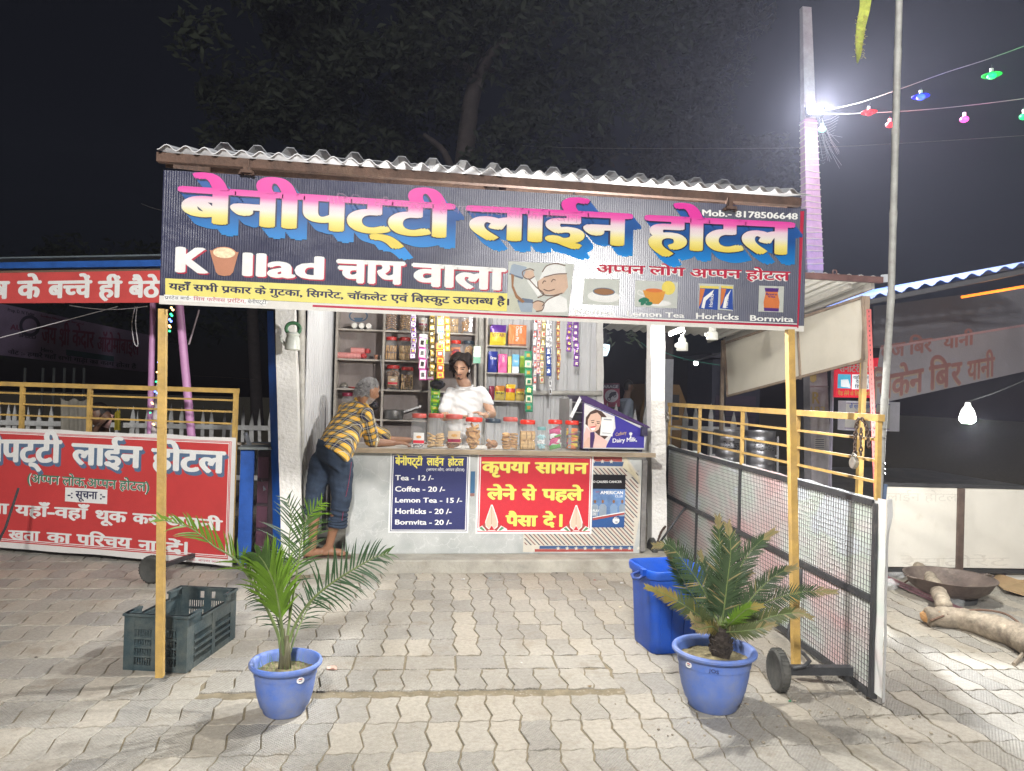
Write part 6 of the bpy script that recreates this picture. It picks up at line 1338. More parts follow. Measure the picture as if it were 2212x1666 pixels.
# ---------------------------------------------------------------- things behind the left gate
pk1 = mat('picket_white', (.50,.50,.49), .8, var=.25, scale=9, bump=.5, dirt=.5, dirtcol=(.2,.18,.15), dirtscale=6)
def picket_fence(x0, x1, Y, ztop, pitch, label, rails=(.25,.85), wd=.05, skew=0):
    t = thing('picket_fence', label, 'fence', ((x0+x1)/2, Y, 0)); k = 0; x = x0
    while x < x1:
        w_ = wd*random.uniform(.8,1.2); h = ztop*random.uniform(.94,1.03); y = Y+skew*(x-x0); ln = random.gauss(0,.025)
        mb = MB().poly([(x-w_/2,y,.0),(x+w_/2,y,0),(x+w_/2+ln,y,h-.16),(x+ln,y,h),(x-w_/2+ln,y,h-.16)], (0,.018,0)); part('picket', mb, pk1, t); x += pitch*random.uniform(.85,1.15)
    for f in rails: part('rail', MB().bar((x0,Y-.012,ztop*f),(x1,Y-.012+skew*(x1-x0),ztop*f-.0), .022, .055, up=(0,0,1)), pk1, t)
    return t
picket_fence(-7.5, -1.25, 9.0, 1.18, .115, 'weathered white picket fence behind the red notice gate', (.3,.80), .045)
picket_fence(1.95, 4.3, 8.9, 1.36, .165, 'white picket fence behind the stall\'s right opening', (.28,.78), .07)
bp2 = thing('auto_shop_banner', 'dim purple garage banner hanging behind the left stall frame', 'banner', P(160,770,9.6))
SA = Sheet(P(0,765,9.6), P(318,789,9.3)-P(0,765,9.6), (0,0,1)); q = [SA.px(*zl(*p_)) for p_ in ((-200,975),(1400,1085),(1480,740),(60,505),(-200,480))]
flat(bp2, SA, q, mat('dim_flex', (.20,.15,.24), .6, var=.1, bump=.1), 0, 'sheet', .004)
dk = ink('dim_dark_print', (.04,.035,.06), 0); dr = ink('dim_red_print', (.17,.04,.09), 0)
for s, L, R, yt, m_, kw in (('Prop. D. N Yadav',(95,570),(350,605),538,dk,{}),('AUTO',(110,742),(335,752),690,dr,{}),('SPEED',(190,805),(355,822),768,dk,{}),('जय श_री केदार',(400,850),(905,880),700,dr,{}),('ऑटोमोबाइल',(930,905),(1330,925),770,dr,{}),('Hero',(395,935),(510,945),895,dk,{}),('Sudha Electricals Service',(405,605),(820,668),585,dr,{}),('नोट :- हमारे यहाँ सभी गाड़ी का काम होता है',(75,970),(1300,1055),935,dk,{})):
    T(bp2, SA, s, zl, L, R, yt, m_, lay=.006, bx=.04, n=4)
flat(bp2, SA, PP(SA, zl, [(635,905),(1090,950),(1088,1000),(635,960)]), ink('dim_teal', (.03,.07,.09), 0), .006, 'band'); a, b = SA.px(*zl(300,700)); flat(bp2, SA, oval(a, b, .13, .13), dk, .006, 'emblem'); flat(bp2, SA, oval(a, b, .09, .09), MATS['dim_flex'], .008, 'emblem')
for lb_t, px0, px1 in (('posts',0,1),):
    for x in (240, 410, 515, 615, 705, 800): 
        a, b = P(*zl(x,1110), 11), P(*zl(x,1250), 11); solo('thin_stake', MB().bar(Vector((a.x,11,0)), a, .03, .02), mat('stake', (.16,.17,.16), .8), ('thin stake in the dark behind the picket fence, '+{240:'far left one',410:'tall one left of the middle',515:'one just left of the middle pair',615:'middle one',705:'one just right of the middle',800:'rightmost one'}[x]), 'stake', 'thin stakes behind the picket fence')
def cloth(x0, x1, y0, y1, Y, m, label, f=zl, fold=7):
    n = 18; vs = []; fs = []; 
    for j in range(7):
        for i in range(n+1):
            u = i/n; p_ = P(*f(x0+(x1-x0)*u, y0+(y1-y0)*j/6+(30*abs(sin(u*pi*2.2)) if j == 0 else 0)), Y); vs.append((p_.x, Y-.03*sin(u*pi*fold)*(.4+j/8), p_.z))
    for j in range(6):
        for i in range(n): q = j*(n+1)+i; fs.append((q,q+n+1,q+n+2,q+1))
    m2 = MB(); m2.add(vs, fs); A = len(vs); m2.add([(x,y+.006,z) for x,y,z in vs], [f_[::-1] for f_ in fs]); return solo('hanging_cloth', m2, m, label, 'cloth', smooth=True)
cloth(575,860,1395,1720,8.85,mat('khaki_cloth', (.27,.25,.21), .9, var=.15, scale=10, bump=.3),'grey khaki cloth hung over the picket fence behind the seated man')
cloth(1088,1140,1500,1700,8.8,mat('yellow_cloth', (.42,.34,.03), .9, var=.15),'yellow cloth hanging on the picket fence right of the seated man', fold=3)
# blue side sheet, low table and clutter between the gate and the white column
bt = mat('blue_tarp', (.015,.10,.42), .45, var=.25, scale=5, bump=.5, bscale=14, dirt=.2, dirtcol=(.3,.3,.32))
mb = MB(); L_ = [(577,672,590,672),(580,800,596,800),(584,930,600,930),(588,1060,607,1060),(590,1195,612,1195)]
vs = []; 
for (xa,y,xb,y2) in L_: a, b = P(xa,y,6.10), P(xb,y2,6.02); vs += [a, b, b+Vector((0,.008,0)), a+Vector((0,.008,0))]
mb.add(vs, [(4*k+j,4*k+(j+1)%4,4*k+4+(j+1)%4,4*k+4+j) for k in range(4) for j in range(4)]); solo('blue_sheet', mb, bt, 'narrow blue painted sheet edge standing left of the white column', 'sheet')
tbl = thing('blue_cabinet', 'battered blue metal cabinet with a grey top between the red notice and the stall', 'cabinet', (-1.2,6.25,0))
a = G(518,1192); b = P(516,1000,6.08); 
part('cabinet_side', MB().bb((P(516,1100,6.08).x,6.08,.02),(P(545,1100,6.08).x,6.11,.93)), mat('cabinet_blue', (.02,.10,.42), .5, var=.3, scale=6, dirt=.4, dirtcol=(.02,.03,.06)), tbl)
part('cabinet_body', MB().bb((P(545,1100,6.1).x+.02,6.16,.02),(P(590,1100,6.1).x,6.6,.92)), mat('cabinet_dark', (.035,.02,.028), .6, var=.4), tbl)
for k in range(4): part('drawer_front', MB().bb((P(545,1100,6.1).x+.025,6.145,.10+k*.2),(P(575,1100,6.1).x,6.159,.27+k*.2)), mat('drawer_maroon', (.08,.025,.045), .45, var=.3), tbl)
part('cabinet_top', MB().bb((P(514,1000,6.06).x,6.05,.935),(P(585,1000,6.06).x,6.65,.955)), mat('slate_top', (.17,.19,.19), .6, var=.25, dirt=.4), tbl)
solo('tripod_leg', MB().bar(P(530,935,6.3), P(572,1060,6.15), .022, .03), mat('galv_grey', (.35,.37,.4), .5, .4), 'grey metal strut slanting over the blue cabinet', 'strut')
solo('wood_plank', MB().bar(P(508,958,6.35), P(580,962,6.35), .05, .02), wood, 'rough wooden plank lying behind the blue cabinet top', 'plank')
# ---------------------------------------------------------------- right extension of the stall: roof, hanging blank board, posts
ext = thing('side_canopy', 'white corrugated side canopy with a blank cream board hung under its edge', 'canopy', (2.9, 6.4, 0))
YF = 5.25; fr = P(1888,604,YF); XR = fr.x; bk = Q(1566,735,XR+.0); 
fl_ = P(1640,563,YF)
wtin = mat('white_tin', (.66,.65,.60), .5, .0, var=.08, scale=4, bump=.1, dirt=.3, dirtcol=(.4,.37,.3))
def corrq(A, B, Cc, D, n, h, name, m, parent, th=.003):
    """corrugated sheet with front edge A-B and back edge D-C"""
    A, B, Cc, D = map(Vector, (A, B, Cc, D)); vs = []; fs = []; K = n*6; J = 6
    for lay in (0,1):
        for j in range(J+1):
            for i in range(K+1):
                t = i/K; p = A.lerp(B, t).lerp(D.lerp(Cc, t), j/J); vs.append((p.x, p.y, p.z+h*(.5-.5*cos(2*pi*i/6))-lay*th))
    W1 = K+1; A0 = (J+1)*W1
    for j in range(J):
        for i in range(K): a = j*W1+i; fs.append((a,a+1,a+W1+1,a+W1)); fs.append((A0+a,A0+a+W1,A0+a+W1+1,A0+a+1))
    for i in range(K): fs.append((i,A0+i,A0+i+1,i+1))
    mb = MB(); mb.add(vs, fs); return part(name, mb, m, parent, smooth='auto')
bl_ = Vector((2.10, bk.y, bk.z+.0)); flw = Vector((2.12, YF, fl_.z+(fl_.x-2.12)*.0))
corrq((2.10,YF,fr.z+.02),(XR+.03,YF-.02,fr.z+.005),(XR+.03,bk.y,bk.z+.03),(2.10,bk.y,bk.z+.06), 15, .024, 'roof_sheet', wtin, ext)
rp_ = mat('maroon_steel', (.14,.07,.06), .6, .2, var=.3, scale=10)
part('front_beam', MB().bar((2.10,YF-.03,fr.z-.0), (XR+.03,YF-.05,fr.z-.012), .045, .045, up=(0,1,0)), rp_, ext)
part('beam_end', MB().bar((XR+.03,YF-.05,fr.z+.0), (XR+.12,YF-.06,fr.z+.012), .02, .06, up=(0,0,1)), mat('tin_end', (.5,.52,.55), .4, .3), ext)
lug = P(*zg(342,1480), YF-.05); lug.z = fr.z+.008; part('eye_lug', MB().tube([lug+Vector((.018*cos(a),0,.022+.018*sin(a))) for a in [2*pi*i/12 for i in range(13)]], .006, 6, caps=False), rp_, ext)
part('side_beam', MB().bar((XR-.01,YF,fr.z-.05), (XR-.01,bk.y,bk.z-.01), .03, .05, up=(0,0,1)), mat('pale_steel', (.42,.40,.36), .5, .2), ext)
part('side_beam', MB().bar((XR-.20,YF,fr.z-.06), (XR-.20,bk.y,bk.z-.02), .025, .04, up=(0,0,1)), MATS['pale_steel'], ext)
# blank board (back of a flex sign) in a thin frame
creamb = mat('cream_flex', (.66,.62,.53), .55, var=.06, scale=3, bump=.15, bscale=8, translucent=.25, dirt=.25, dirtcol=(.5,.42,.3))
bA, bB = Vector((XR-.02, YF+.05, 0)), Vector((XR-.02, bk.y-.1, 0)); SBd = Sheet(bB, (bA-bB), (0,0,1)); cs = [SBd.px(*p) for p in ((1573,856),(1872,778),(1866,642),(1567,742))]
bd = thing('blank_board', 'long blank cream flex board in a thin frame hanging under the side canopy', 'board', SBd.at(cs[0][0], cs[0][1]))
flat(bd, SBd, cs, creamb, 0, 'sheet', .003)
for i in range(4): a, b = cs[i], cs[(i+1)%4]; part('frame_bar', MB().bar(SBd.at(*a,.008), SBd.at(*b,.008), .022, .022, up=tuple(SBd.n)), mat('frame_brown', (.24,.18,.13), .7, var=.3), bd)
a, b = SBd.px(1724,690), SBd.px(1731,820); part('frame_bar', MB().bar(SBd.at(*a,.008), SBd.at(*b,.008), .020, .020, up=tuple(SBd.n)), MATS['frame_brown'], bd)
def pole2(parent, pts, w, m, name='post'):
    pts = [Vector(p) for p in pts]; d = (pts[0]-pts[-1]); bot = pts[-1].copy(); e = bot+(pts[-1]-pts[-2])/max(1e-6,(pts[-2].z-pts[-1].z))*bot.z; e.z = 0
    return part(name, MB().bar(pts[0], e, w, w, up=(0,1,0)), m, parent)
pole2(ext, [P(1562,735,bk.y-.05), P(1556,1020,bk.y-.05)], .035, MATS['frame_brown'])
pole2(ext, [P(1871,642,YF+.1), P(1856,1045,YF+.1)], .040, yel)
part('post_top', MB().bar(P(1872,640,YF+.075), P(1865,840,YF+.075), .038, .03, up=(0,1,0)), MATS['frame_brown'], ext)
slot = thing('slotted_post', 'leaning pink slotted steel angle post beside the yellow post at right', 'post', (P(1890,1000,5.0).x,5.0,0)); pk_ = mat('pink_angle', (.52,.13,.12), .5, .2, var=.25, scale=9, dirt=.3, dirtcol=(.3,.15,.12))
a, b = P(1876,668,5.0), P(1889,1000,5.0); e = b+(b-a)/(a.z-b.z)*b.z; part('angle', MB().bar(a, e, .032, .006, up=(0,1,0)), pk_, slot); part('angle', MB().bar(a+Vector((.019,.016,0)), e+Vector((.019,.016,0)), .006, .032, up=(0,1,0)), pk_, slot)
mb = MB()
for k in range(60): c = a.lerp(e, (k+.5)/60)-Vector((0,.0035,0)); mb.box(c, (.007,.001,.014))
part('slots', mb, blackst, slot, kind='stuff')
# lamps under the canopy: tube light, two round lamps
def bulb_holder(f, x, y, Y, label, sc=1, m=None):
    c = P(*f(x,y), Y); t = thing('lamp_shell', label, 'lamp', c); m = m or mat('enamel_white', (.66,.66,.60), .35, var=.08, dirt=.2, dirtcol=(.4,.38,.3)); r = .048*sc
    local('shade', MB().lathe([(.001,.055*sc),(r*.5,.055*sc),(r*.62,.045*sc),(r*.62,.020*sc),(r*.95,.012*sc),(r,-.01*sc),(r*1.03,-.05*sc),(r*.96,-.055*sc),(r*.94,-.045*sc),(.001,-.03*sc)], n=24), m, t, smooth='auto')
    local('cap', MB().tube([(0,0,.055*sc),(0,0,.085*sc)], .014*sc, 10), m, t, smooth='auto'); local('hook', MB().tube([(0,0,.08*sc),(.022*sc,0,.11*sc),(.012*sc,0,.14*sc),(-.01*sc,0,.15*sc)], .005*sc, 6), m, t)
    local('side_lug', MB().box((-r*1.15,0,-.012*sc), (.018*sc,.016*sc,.03*sc)), m, t); return t
kt = thing('hanging_can', 'white enamel can lamp on a green ring hanging inside the left white column', 'lamp', P(*zc(180,200), 5.75))
m_ = mat('enamel_can', (.60,.62,.56), .35, var=.1, dirt=.3, dirtcol=(.35,.34,.28)); r = .056
local('can_body', MB().lathe([(.001,.03),(r*.55,.03),(r*.8,.02),(r*.95,.0),(r,-.02),(r*1.03,-.08),(r*.9,-.088),(.001,-.08)], n=24), m_, kt, smooth='auto'); local('lid', MB().lathe([(r*.86,.022),(r*.92,.034),(r*.7,.048),(.001,.05)], n=24), m_, kt, smooth='auto')
local('spout', MB().tube([(-r*.9,0,-.05),(-r*1.5,0,-.02),(-r*1.6,0,.02)], [.014,.012,.010], 8), m_, kt, smooth=True)
local('ring', MB().tube([(.0+.052*cos(a), 0, .075+.045*sin(a)) for a in [2*pi*i/18 for i in range(19)]], .014, 8, caps=False), mat('green_hose', (.05,.16,.07), .5), kt, smooth=True)
bulb_holder(zr, 208, 215, 6.0, 'white round lamp shell hanging beside the bright tube under the side canopy'); bulb_holder(zr, 418, 140, 5.7, 'second pale lamp shell tucked under the side canopy right of the tube', .95)
tl = thing('tube_light', 'short bright white tube light under the side canopy', 'tube light', P(*zr(165,132), 6.15)); a, b = P(*zr(122,148), 6.2), P(*zr(212,112), 5.9)
part('tube', MB().tube([a,b], .012, 10), lamp_mat('tube_on', (1,1,.96), 45), tl, smooth=True); part('batten', MB().bar(a+Vector((0,0,.022)), b+Vector((0,0,.022)), .03, .016), whitef, tl)
point_light('tube_glow', (a+b)/2-Vector((0,.02,.06)), 9, (1,.99,.95), .10)
# ---------------------------------------------------------------- concrete pole with floodlight
YPc = 8.3
cpole = thing('concrete_pole', 'tall tapering concrete utility pole with cord wound round it and painted marks', 'pole', (P(1768,1000,YPc).x, YPc, 0))
a, b = P(1740,18,YPc), P(1766,1000,YPc); e = b+(b-a)/(a.z-b.z)*b.z
pcm = mat('pole_concrete', (.36,.34,.36), .85, var=.22, scale=5, bump=.4, bscale=40, dirt=.5, dirtcol=(.22,.19,.16), dirtscale=3); pink_c = mat('pole_pink_cloth', (.55,.36,.52), .7, var=.15, scale=12, bump=.5, bscale=20)
mb = MB(); n = 20; vs = []
for i in range(n+1):
    t = i/n; c = e.lerp(a, t); w_ = .275*(1-t)+.115*t; d_ = w_*.62
    vs += [c+Vector((-w_/2,-d_/2,0)), c+Vector((w_/2,-d_/2,0)), c+Vector((w_/2,d_/2,0)), c+Vector((-w_/2,d_/2,0))]
mb.add(vs, [(4*i+k,4*i+(k+1)%4,4*i+4+(k+1)%4,4*i+4+k) for i in range(n) for k in range(4)]+[(4*n,4*n+1,4*n+2,4*n+3)]); part('shaft', mb, pcm, cpole)
def at_pole(py): 
    z = P(1750,py,YPc).z; t = (z-e.z)/(a.z-e.z); return e.lerp(a, t), .275*(1-t)+.115*t
mb = MB(); vs = []; ys = [585,540,500,460,420,380,340,300,262]
for y in ys: 
    c, w_ = at_pole(y); w_ += .012; d_ = w_*.62+.004; vs += [c+Vector((-w_/2,-d_/2,0)), c+Vector((w_/2,-d_/2,0)), c+Vector((w_/2,d_/2,0)), c+Vector((-w_/2,d_/2,0))]
mb.add(vs, [(4*i+k,4*i+(k+1)%4,4*i+4+(k+1)%4,4*i+4+k) for i in range(len(ys)-1) for k in range(4)]); part('cloth_wrap', mb, pink_c, cpole)
for k in range(24):
    y = 268+k*13.2+random.uniform(-2,2); c, w_ = at_pole(y); w_ += .022; d_ = w_*.62+.006; tz = random.uniform(-.012,.012)
    part('cord_turn', MB().tube([c+Vector((-w_/2,-d_/2,tz)), c+Vector((0,-d_/2-.004,-.004)), c+Vector((w_/2,-d_/2,-tz)), c+Vector((w_/2,d_/2,0)), c+Vector((-w_/2,d_/2,0)), c+Vector((-w_/2,-d_/2,tz))], .006, 5), mat('cord_cream', (.66,.60,.50), .7), cpole)
SP = Sheet((0, YPc-.100, 0), (1,0,0), (0,0,1)); ply = ink('pole_yellow_paint', (.42,.33,.12), 0)
T(cpole, SP, 'R', zs, (105,1085), (200,1085), 940, ply, lay=.003, bx=.03, n=3); T(cpole, SP, '183', zs, (85,1210), (262,1210), 1120, ply, lay=.003, bx=.02, n=3)
flat(cpole, SP, PP(SP, zs, [(80,745),(155,735),(160,800),(120,835),(85,810)]), ply, .003, 'paint_mark'); flat(cpole, SP, PP(SP, zs, [(135,1500),(262,1500),(262,1640),(135,1640)]), ink('pole_bill', (.42,.40,.38), 0), .003, 'paper_bill')
for k in range(5): flat(cpole, SP, PP(SP, zs, [(145,1515+k*25),(252,1515+k*25),(252,1523+k*25),(145,1523+k*25)]), nblue, .0036, 'bill_line')
for y in (890,): c, w_ = at_pole(835); part('wire_band', MB().tube([c+Vector((-w_/2-.005,-w_*.33,0)), c+Vector((w_/2+.005,-w_*.33,.0))], .006, 5), alu, cpole)
fld = thing('floodlight', 'glaring white floodlight clamped high on the concrete pole', 'floodlight', P(1762,236,YPc-.15)); c = P(1761,236,YPc-.18)
Rf = Matrix.Rotation(radians(-12), 3, 'Z') @ Matrix.Rotation(radians(-22), 3, 'X')
part('housing', MB().box(c+Rf @ Vector((0,.03,0)), (.20,.05,.15), Rf), blackst, fld); part('glass', MB().box(c, (.17,.006,.12), Rf), lamp_mat('flood_on', (.95,.97,1), 60), fld); part('bracket', MB().bar(c+Rf @ Vector((0,.056,0)), c+Vector((-.02,.12,.02)), .03, .03), alu, fld)
fs_ = point_light('flood_beam', c+Rf @ Vector((0,-.06,0)), 2600, (.93,.96,1), .10, 'SPOT'); fs_.data.spot_size = radians(118); fs_.data.spot_blend = .5; 
fs_.rotation_euler = Vector((-.05,-.80,-.60)).to_track_quat('-Z','Y').to_euler()
# threads of an old net below the floodlight
mb = MB(); rn = random.Random(3)
for k in range(16):
    a_ = P(1772+rn.uniform(-6,6), 250+rn.uniform(0,30), YPc-.1); b_ = P(1790+rn.uniform(-15,30), 290+rn.uniform(0,75), YPc-.1+rn.uniform(-.1,.1)); mb.tube([a_, a_.lerp(b_,.5)+Vector((0,0,-.03)), b_], .0022, 3)
for k in range(16):
    a_ = P(1768+rn.uniform(0,8), 262+k*6, YPc-.1); b_ = P(1815-k*2.2, 245+k*7, YPc-.1); mb.tube([a_, a_.lerp(b_,.5)+Vector((0,0,-.02)), b_], .0016, 3)
tag(part('old_net', mb, mat('net_thread', (.2,.2,.22), .7), None), 'torn pale net threads hanging below the floodlight', 'net', kind='stuff')
# ---------------------------------------------------------------- overhead wires with coloured bulbs
def wire(pts, Ys, label, name='overhead_wire', r=.0035, n=4, m=None):
    p_ = [P(x, y, Y_) for (x, y), Y_ in zip(pts, Ys)]; mb = MB().tube(smoothpath(p_, n), r, 4); o = part(name, mb, m or mat('wire_pale', (.12,.11,.10), .6), None); return tag(o, label, 'wire')
wire([(1775,240),(1850,224),(1940,194),(2040,158),(2140,126),(2260,82)], [8.1,7.7,7.2,6.8,6.4,6.0], 'upper overhead wire from the floodlight pole carrying coloured bulbs')
wire([(1772,246),(1835,246),(1960,240),(2082,229),(2212,213),(2290,200)], [8.1,7.8,7.3,6.9,6.5,6.2], 'lower overhead wire from the floodlight pole carrying coloured bulbs')
wire([(990,306),(1220,319),(1500,321),(1750,319),(1960,309),(2212,293),(2300,286)], [13,12.2,11.4,10.5,9.9,9.2,9.0], 'long thin bare wire crossing the dark sky behind the pole', r=.004)
wire([(1426,758),(1480,776),(1560,790)], [9.5,9.3,9.1], 'thin green wire sloping beyond the white column under the canopy', r=.005, m=mat('wire_green', (.05,.20,.16), .6))
wire([(1385,740),(1405,757)], [9.6,9.5], 'end of the green wire seen left of the white column', r=.005, m=MATS['wire_green'])
wire([(550,820),(480,815),(415,812)], [9,8.6,8.3], 'faint wire in the dark behind the left gate', r=.002)
wire([(305,440),(325,448),(350,455)], [4.4,4.0,3.7], 'thin loose wire sticking out left of the banner', r=.0015, m=blackst)
cols = [('red',(1877,244),(1880,222),7.55,(1,.01,.015),1.2,1,'red dish bulb nearest the floodlight'),('red',(1922,270),(1921,250),7.4,(1,.01,.015),1.2,0,'small red bulb left of the bamboo mast'),('blue',(1989,210),(1990,190),6.95,(.03,.10,1),2.2,1,'blue bulb right of the bamboo mast'),('green',(2142,164),(2142,140),6.35,(.0,1,.20),1.2,1,'green bulb near the upper right corner'),('pink',(2083,258),(2082,240),6.85,(1,.08,.55),1.8,0,'magenta bulb on the lower wire'),('green',(2212,252),(2212,232),6.45,(.0,1,.20),1.2,0,'green bulb cut by the right edge'),('cyan',(1776,280),(1774,258),7.9,(.3,1,.85),1.2,0,'pale cyan bulb directly under the floodlight')]
for nm, (x,y), (wx_,wy_), Y_, c_, st_, dish, lab in cols:
    c = P(x,y,Y_); t = thing('coloured_bulb', lab+' on the overhead string', 'bulb', c, 'coloured bulbs on the overhead wires'); k = .044
    local('bulb', MB().ball((0,0,0), k, 12, (1,1,.72)), lamp_mat('lamp_'+nm, c_, st_), t, smooth=True)
    if dish: local('shade', MB().lathe([(.022,.030),(.05,.018),(.085,.004),(.087,.007),(.05,.024),(.024,.036)], n=20), mat('dish_'+nm, tuple(q_*.35 for q_ in c_), .5, spec=.1, translucent=.5), t, smooth=True)
    local('socket', MB().tube([(0,0,.022),(0,0,.07)], .016, 8), mat('socket_white', (.6,.6,.58), .5), t); w_ = P(wx_,wy_,Y_)-c; local('drop_wire', MB().tube([(0,0,.07),(w_.x,0,w_.z)], .003, 4), blackst, t)
    point_light('bulb_glow', c+Vector((0,-.16,-.10)), 9, c_, .04)
# pale streamer hanging at the top
rib = MB(); vs = []
for k, (x, y, wd_) in enumerate(((1872,-20,26),(1868,20,22),(1860,55,20),(1856,90,16),(1855,118,10),(1852,134,2))):
    a_ = P(x-wd_/2,y,5.2+.05*sin(k)); b_ = P(x+wd_/2,y+3,5.2); vs += [a_, b_, b_+Vector((0,.004,0)), a_+Vector((0,.004,0))]
rib.add(vs, [(4*k+j,4*k+(j+1)%4,4*k+4+(j+1)%4,4*k+4+j) for k in range(5) for j in range(4)]); strm = solo('cloth_streamer', rib, mat('streamer_yellow', (.44,.46,.12), .7, var=.3, scale=30, translucent=.4), 'ragged yellow cloth streamer with tinsel edge hanging from above', 'streamer')
mb = MB()
for k in range(90): y = random.uniform(35,125); x = 1860+random.choice((-1,1))*random.uniform(5,11)-(y-50)*.06; c = P(x,y,5.18); mb.bar(c, c+Vector((random.uniform(-.02,.02),0,random.uniform(-.015,.015))), .004, .002)
part('tinsel', mb, mat('tinsel_gold', (.6,.5,.22), .3, .6), strm, kind='stuff')
# ---------------------------------------------------------------- right neighbour: blue ribbed roof, sign, barrier, bulb
rn_ = thing('biryani_stall', 'dark food stall at right with blue ribbed roof edge and orange light strip', 'stall', (5.2, 6.2, 0))
bluer = mat('blue_roof', (.03,.08,.30), .7, 0, spec=.2, var=.2, scale=6, dirt=.3, dirtcol=(.3,.32,.36))
a, b = P(1852,652,5.9), P(2260,565,5.2)
corrq(a, b, b+Vector((.2,3,.10)), a+Vector((.2,3,.10)), 12, .035, 'roof_sheet', bluer, rn_, .006)
part('front_beam', MB().bar(a+Vector((-.08,.03,-.045)), b+Vector((0,.03,-.045)), .05, .04, up=(0,0,1)), mat('near_black', (.03,.03,.033), .7), rn_)
part('inner_board', MB().poly([P(1887,662,6.35), P(2260,612,6.0), P(2260,750,6.0), P(1887,752,6.35)], (0,.01,0)), mat('grey_board', (.07,.07,.08), .8, var=.12, scale=2), rn_)
part('beam_rail', MB().bar(P(1878,750,6.2), P(2260,736,5.9), .03, .02), MATS['near_black'], rn_)
a_, b_ = P(*zh(735,181), 5.7), P(*zh(1010,134), 5.3); part('light_strip', MB().tube([a_, b_], .012, 6), lamp_mat('strip_orange', (1,.22,.01), 1.6), rn_); point_light('strip_glow', (a_+b_)/2+Vector((0,-.05,-.05)), 3, (1,.4,.06), .1)
sg = thing('biryani_sign', 'grey hanging sign with dull red Hindi letters under the right roof', 'sign', P(2050,870,6.0)); SS = Sheet(P(1885,875,6.05), P(2260,838,5.8)-P(1885,875,6.05), (0,0,1)); qd = [SS.px(*p) for p in ((1885,875),(2300,836),(2300,738),(1885,752))]
flat(sg, SS, qd, mat('grey_sign', (.10,.095,.105), .6, var=.12, scale=2, bump=.1), 0, 'sheet', .004)
so1, so2 = ink('sign_brick', (.11,.05,.045), 0), ink('sign_tan', (.14,.11,.08), 0)
for s, L, R, yt in ((hindi('चिकेन'),(375,585),(585,572),495),('बि'.replace('बि',hindi('बि')),(603,570),(690,566),478),('र',(690,566),(735,564),478),('यानी',(752,553),(862,548),478)):
    T(sg, SS, s, zh, L, R, yt, so2, lay=.0050, bx=.06, by=.05, n=6); T(sg, SS, s, zh, L, R, yt, so1, lay=.0062, bx=.03, by=.02, n=4)
for s, L, R, yt in ((hindi('वेज बिर'),(395,425),(600,420),372),('यानी',(640,418),(765,414),372)): T(sg, SS, s, zh, L, R, yt, so1, lay=.0050, bx=.04, by=.02, n=4)
part('perforated_edge', MB().poly([SS.at(qd[3][0],qd[3][1],.006), SS.at(qd[2][0],qd[2][1],.006), SS.at(qd[2][0],qd[2][1]-.02,.006), SS.at(qd[3][0],qd[3][1]-.02,.006)], tuple(SS.n*.002)), mat('edge_pinkish', (.15,.09,.095), .6), sg)
# barrier of blank panels on slotted angle
bar = thing('panel_barrier', 'low barrier of blank cream panels on black slotted angle at right', 'barrier', (4.9, 5.5, 0)); w0, w1 = P(1908,1046,5.57), P(2300,1058,5.45)
SW = Sheet((w0.x,5.57,0), (w1.x-w0.x,-.12,0), (0,0,1)); LW = (Vector((w1.x,5.45,0))-Vector((w0.x,5.57,0))).length; Hw = w0.z
creamp = mat('barrier_flex', (.64,.61,.54), .5, var=.07, scale=2, bump=.2, bscale=3, dirt=.35, dirtcol=(.42,.37,.27), dirtscale=2.5)
xm = SW.px(2072,1150)[0]
part('panel', MB().poly([SW.at(0,.10), SW.at(xm-.03,.10), SW.at(xm-.03,Hw-.02), SW.at(0,Hw-.02)], tuple(SW.n*.004)), creamp, bar); part('panel', MB().poly([SW.at(xm+.03,.10), SW.at(LW,.10), SW.at(LW,Hw-.02), SW.at(xm+.03,Hw-.02)], tuple(SW.n*.004)), creamp, bar)
part('upright', MB().bar(SW.at(xm,0,.006), SW.at(xm,Hw-.02,.006), .058, .03, up=(0,1,0)), mat('barrier_rust', (.14,.10,.08), .6, .3, var=.35, scale=8), bar)
for z, l_ in ((Hw,.0),(.075,.0)):
    part('slotted_angle', MB().bar(SW.at(0,z,l_), SW.at(LW,z,l_), .036, .03), mat('angle_black', (.06,.06,.06), .5, .4), bar); mb = MB(); n = int(LW/.028)
    for k in range(n): mb.box(SW.at((k+.5)*LW/n, z, l_+.0162), (.012,.002,.008))
    part('slots', mb, mat('slot_light', (.42,.40,.36), .6), bar, kind='stuff')
part('bottom_panel', MB().poly([SW.at(1.1,.0,-.03), SW.at(LW,.0,-.03), SW.at(LW,.055,-.03), SW.at(1.1,.055,-.03)], tuple(SW.n*.004)), creamp, bar)
part('bracket', MB().bar(P(1908,1090,5.5), P(1912,1046,5.5), .03, .02, up=(0,1,0)), mat('blue_bracket', (.10,.14,.22), .5, .4), bar)
T(bar, SW, 'लाईन होटल', zh, (440,975), (720,978), 945, mat('ghost_barrier', (.50,.42,.36), .5, var=0, bump=0, alpha=.13), lay=.008, bx=.03, n=1, name='show_through')
T(bar, SW, 'रेस्टोरेंट', zh, (490,1232), (925,1228), 1200, MATS['ghost_barrier'], lay=.008, bx=.03, n=1, name='show_through')
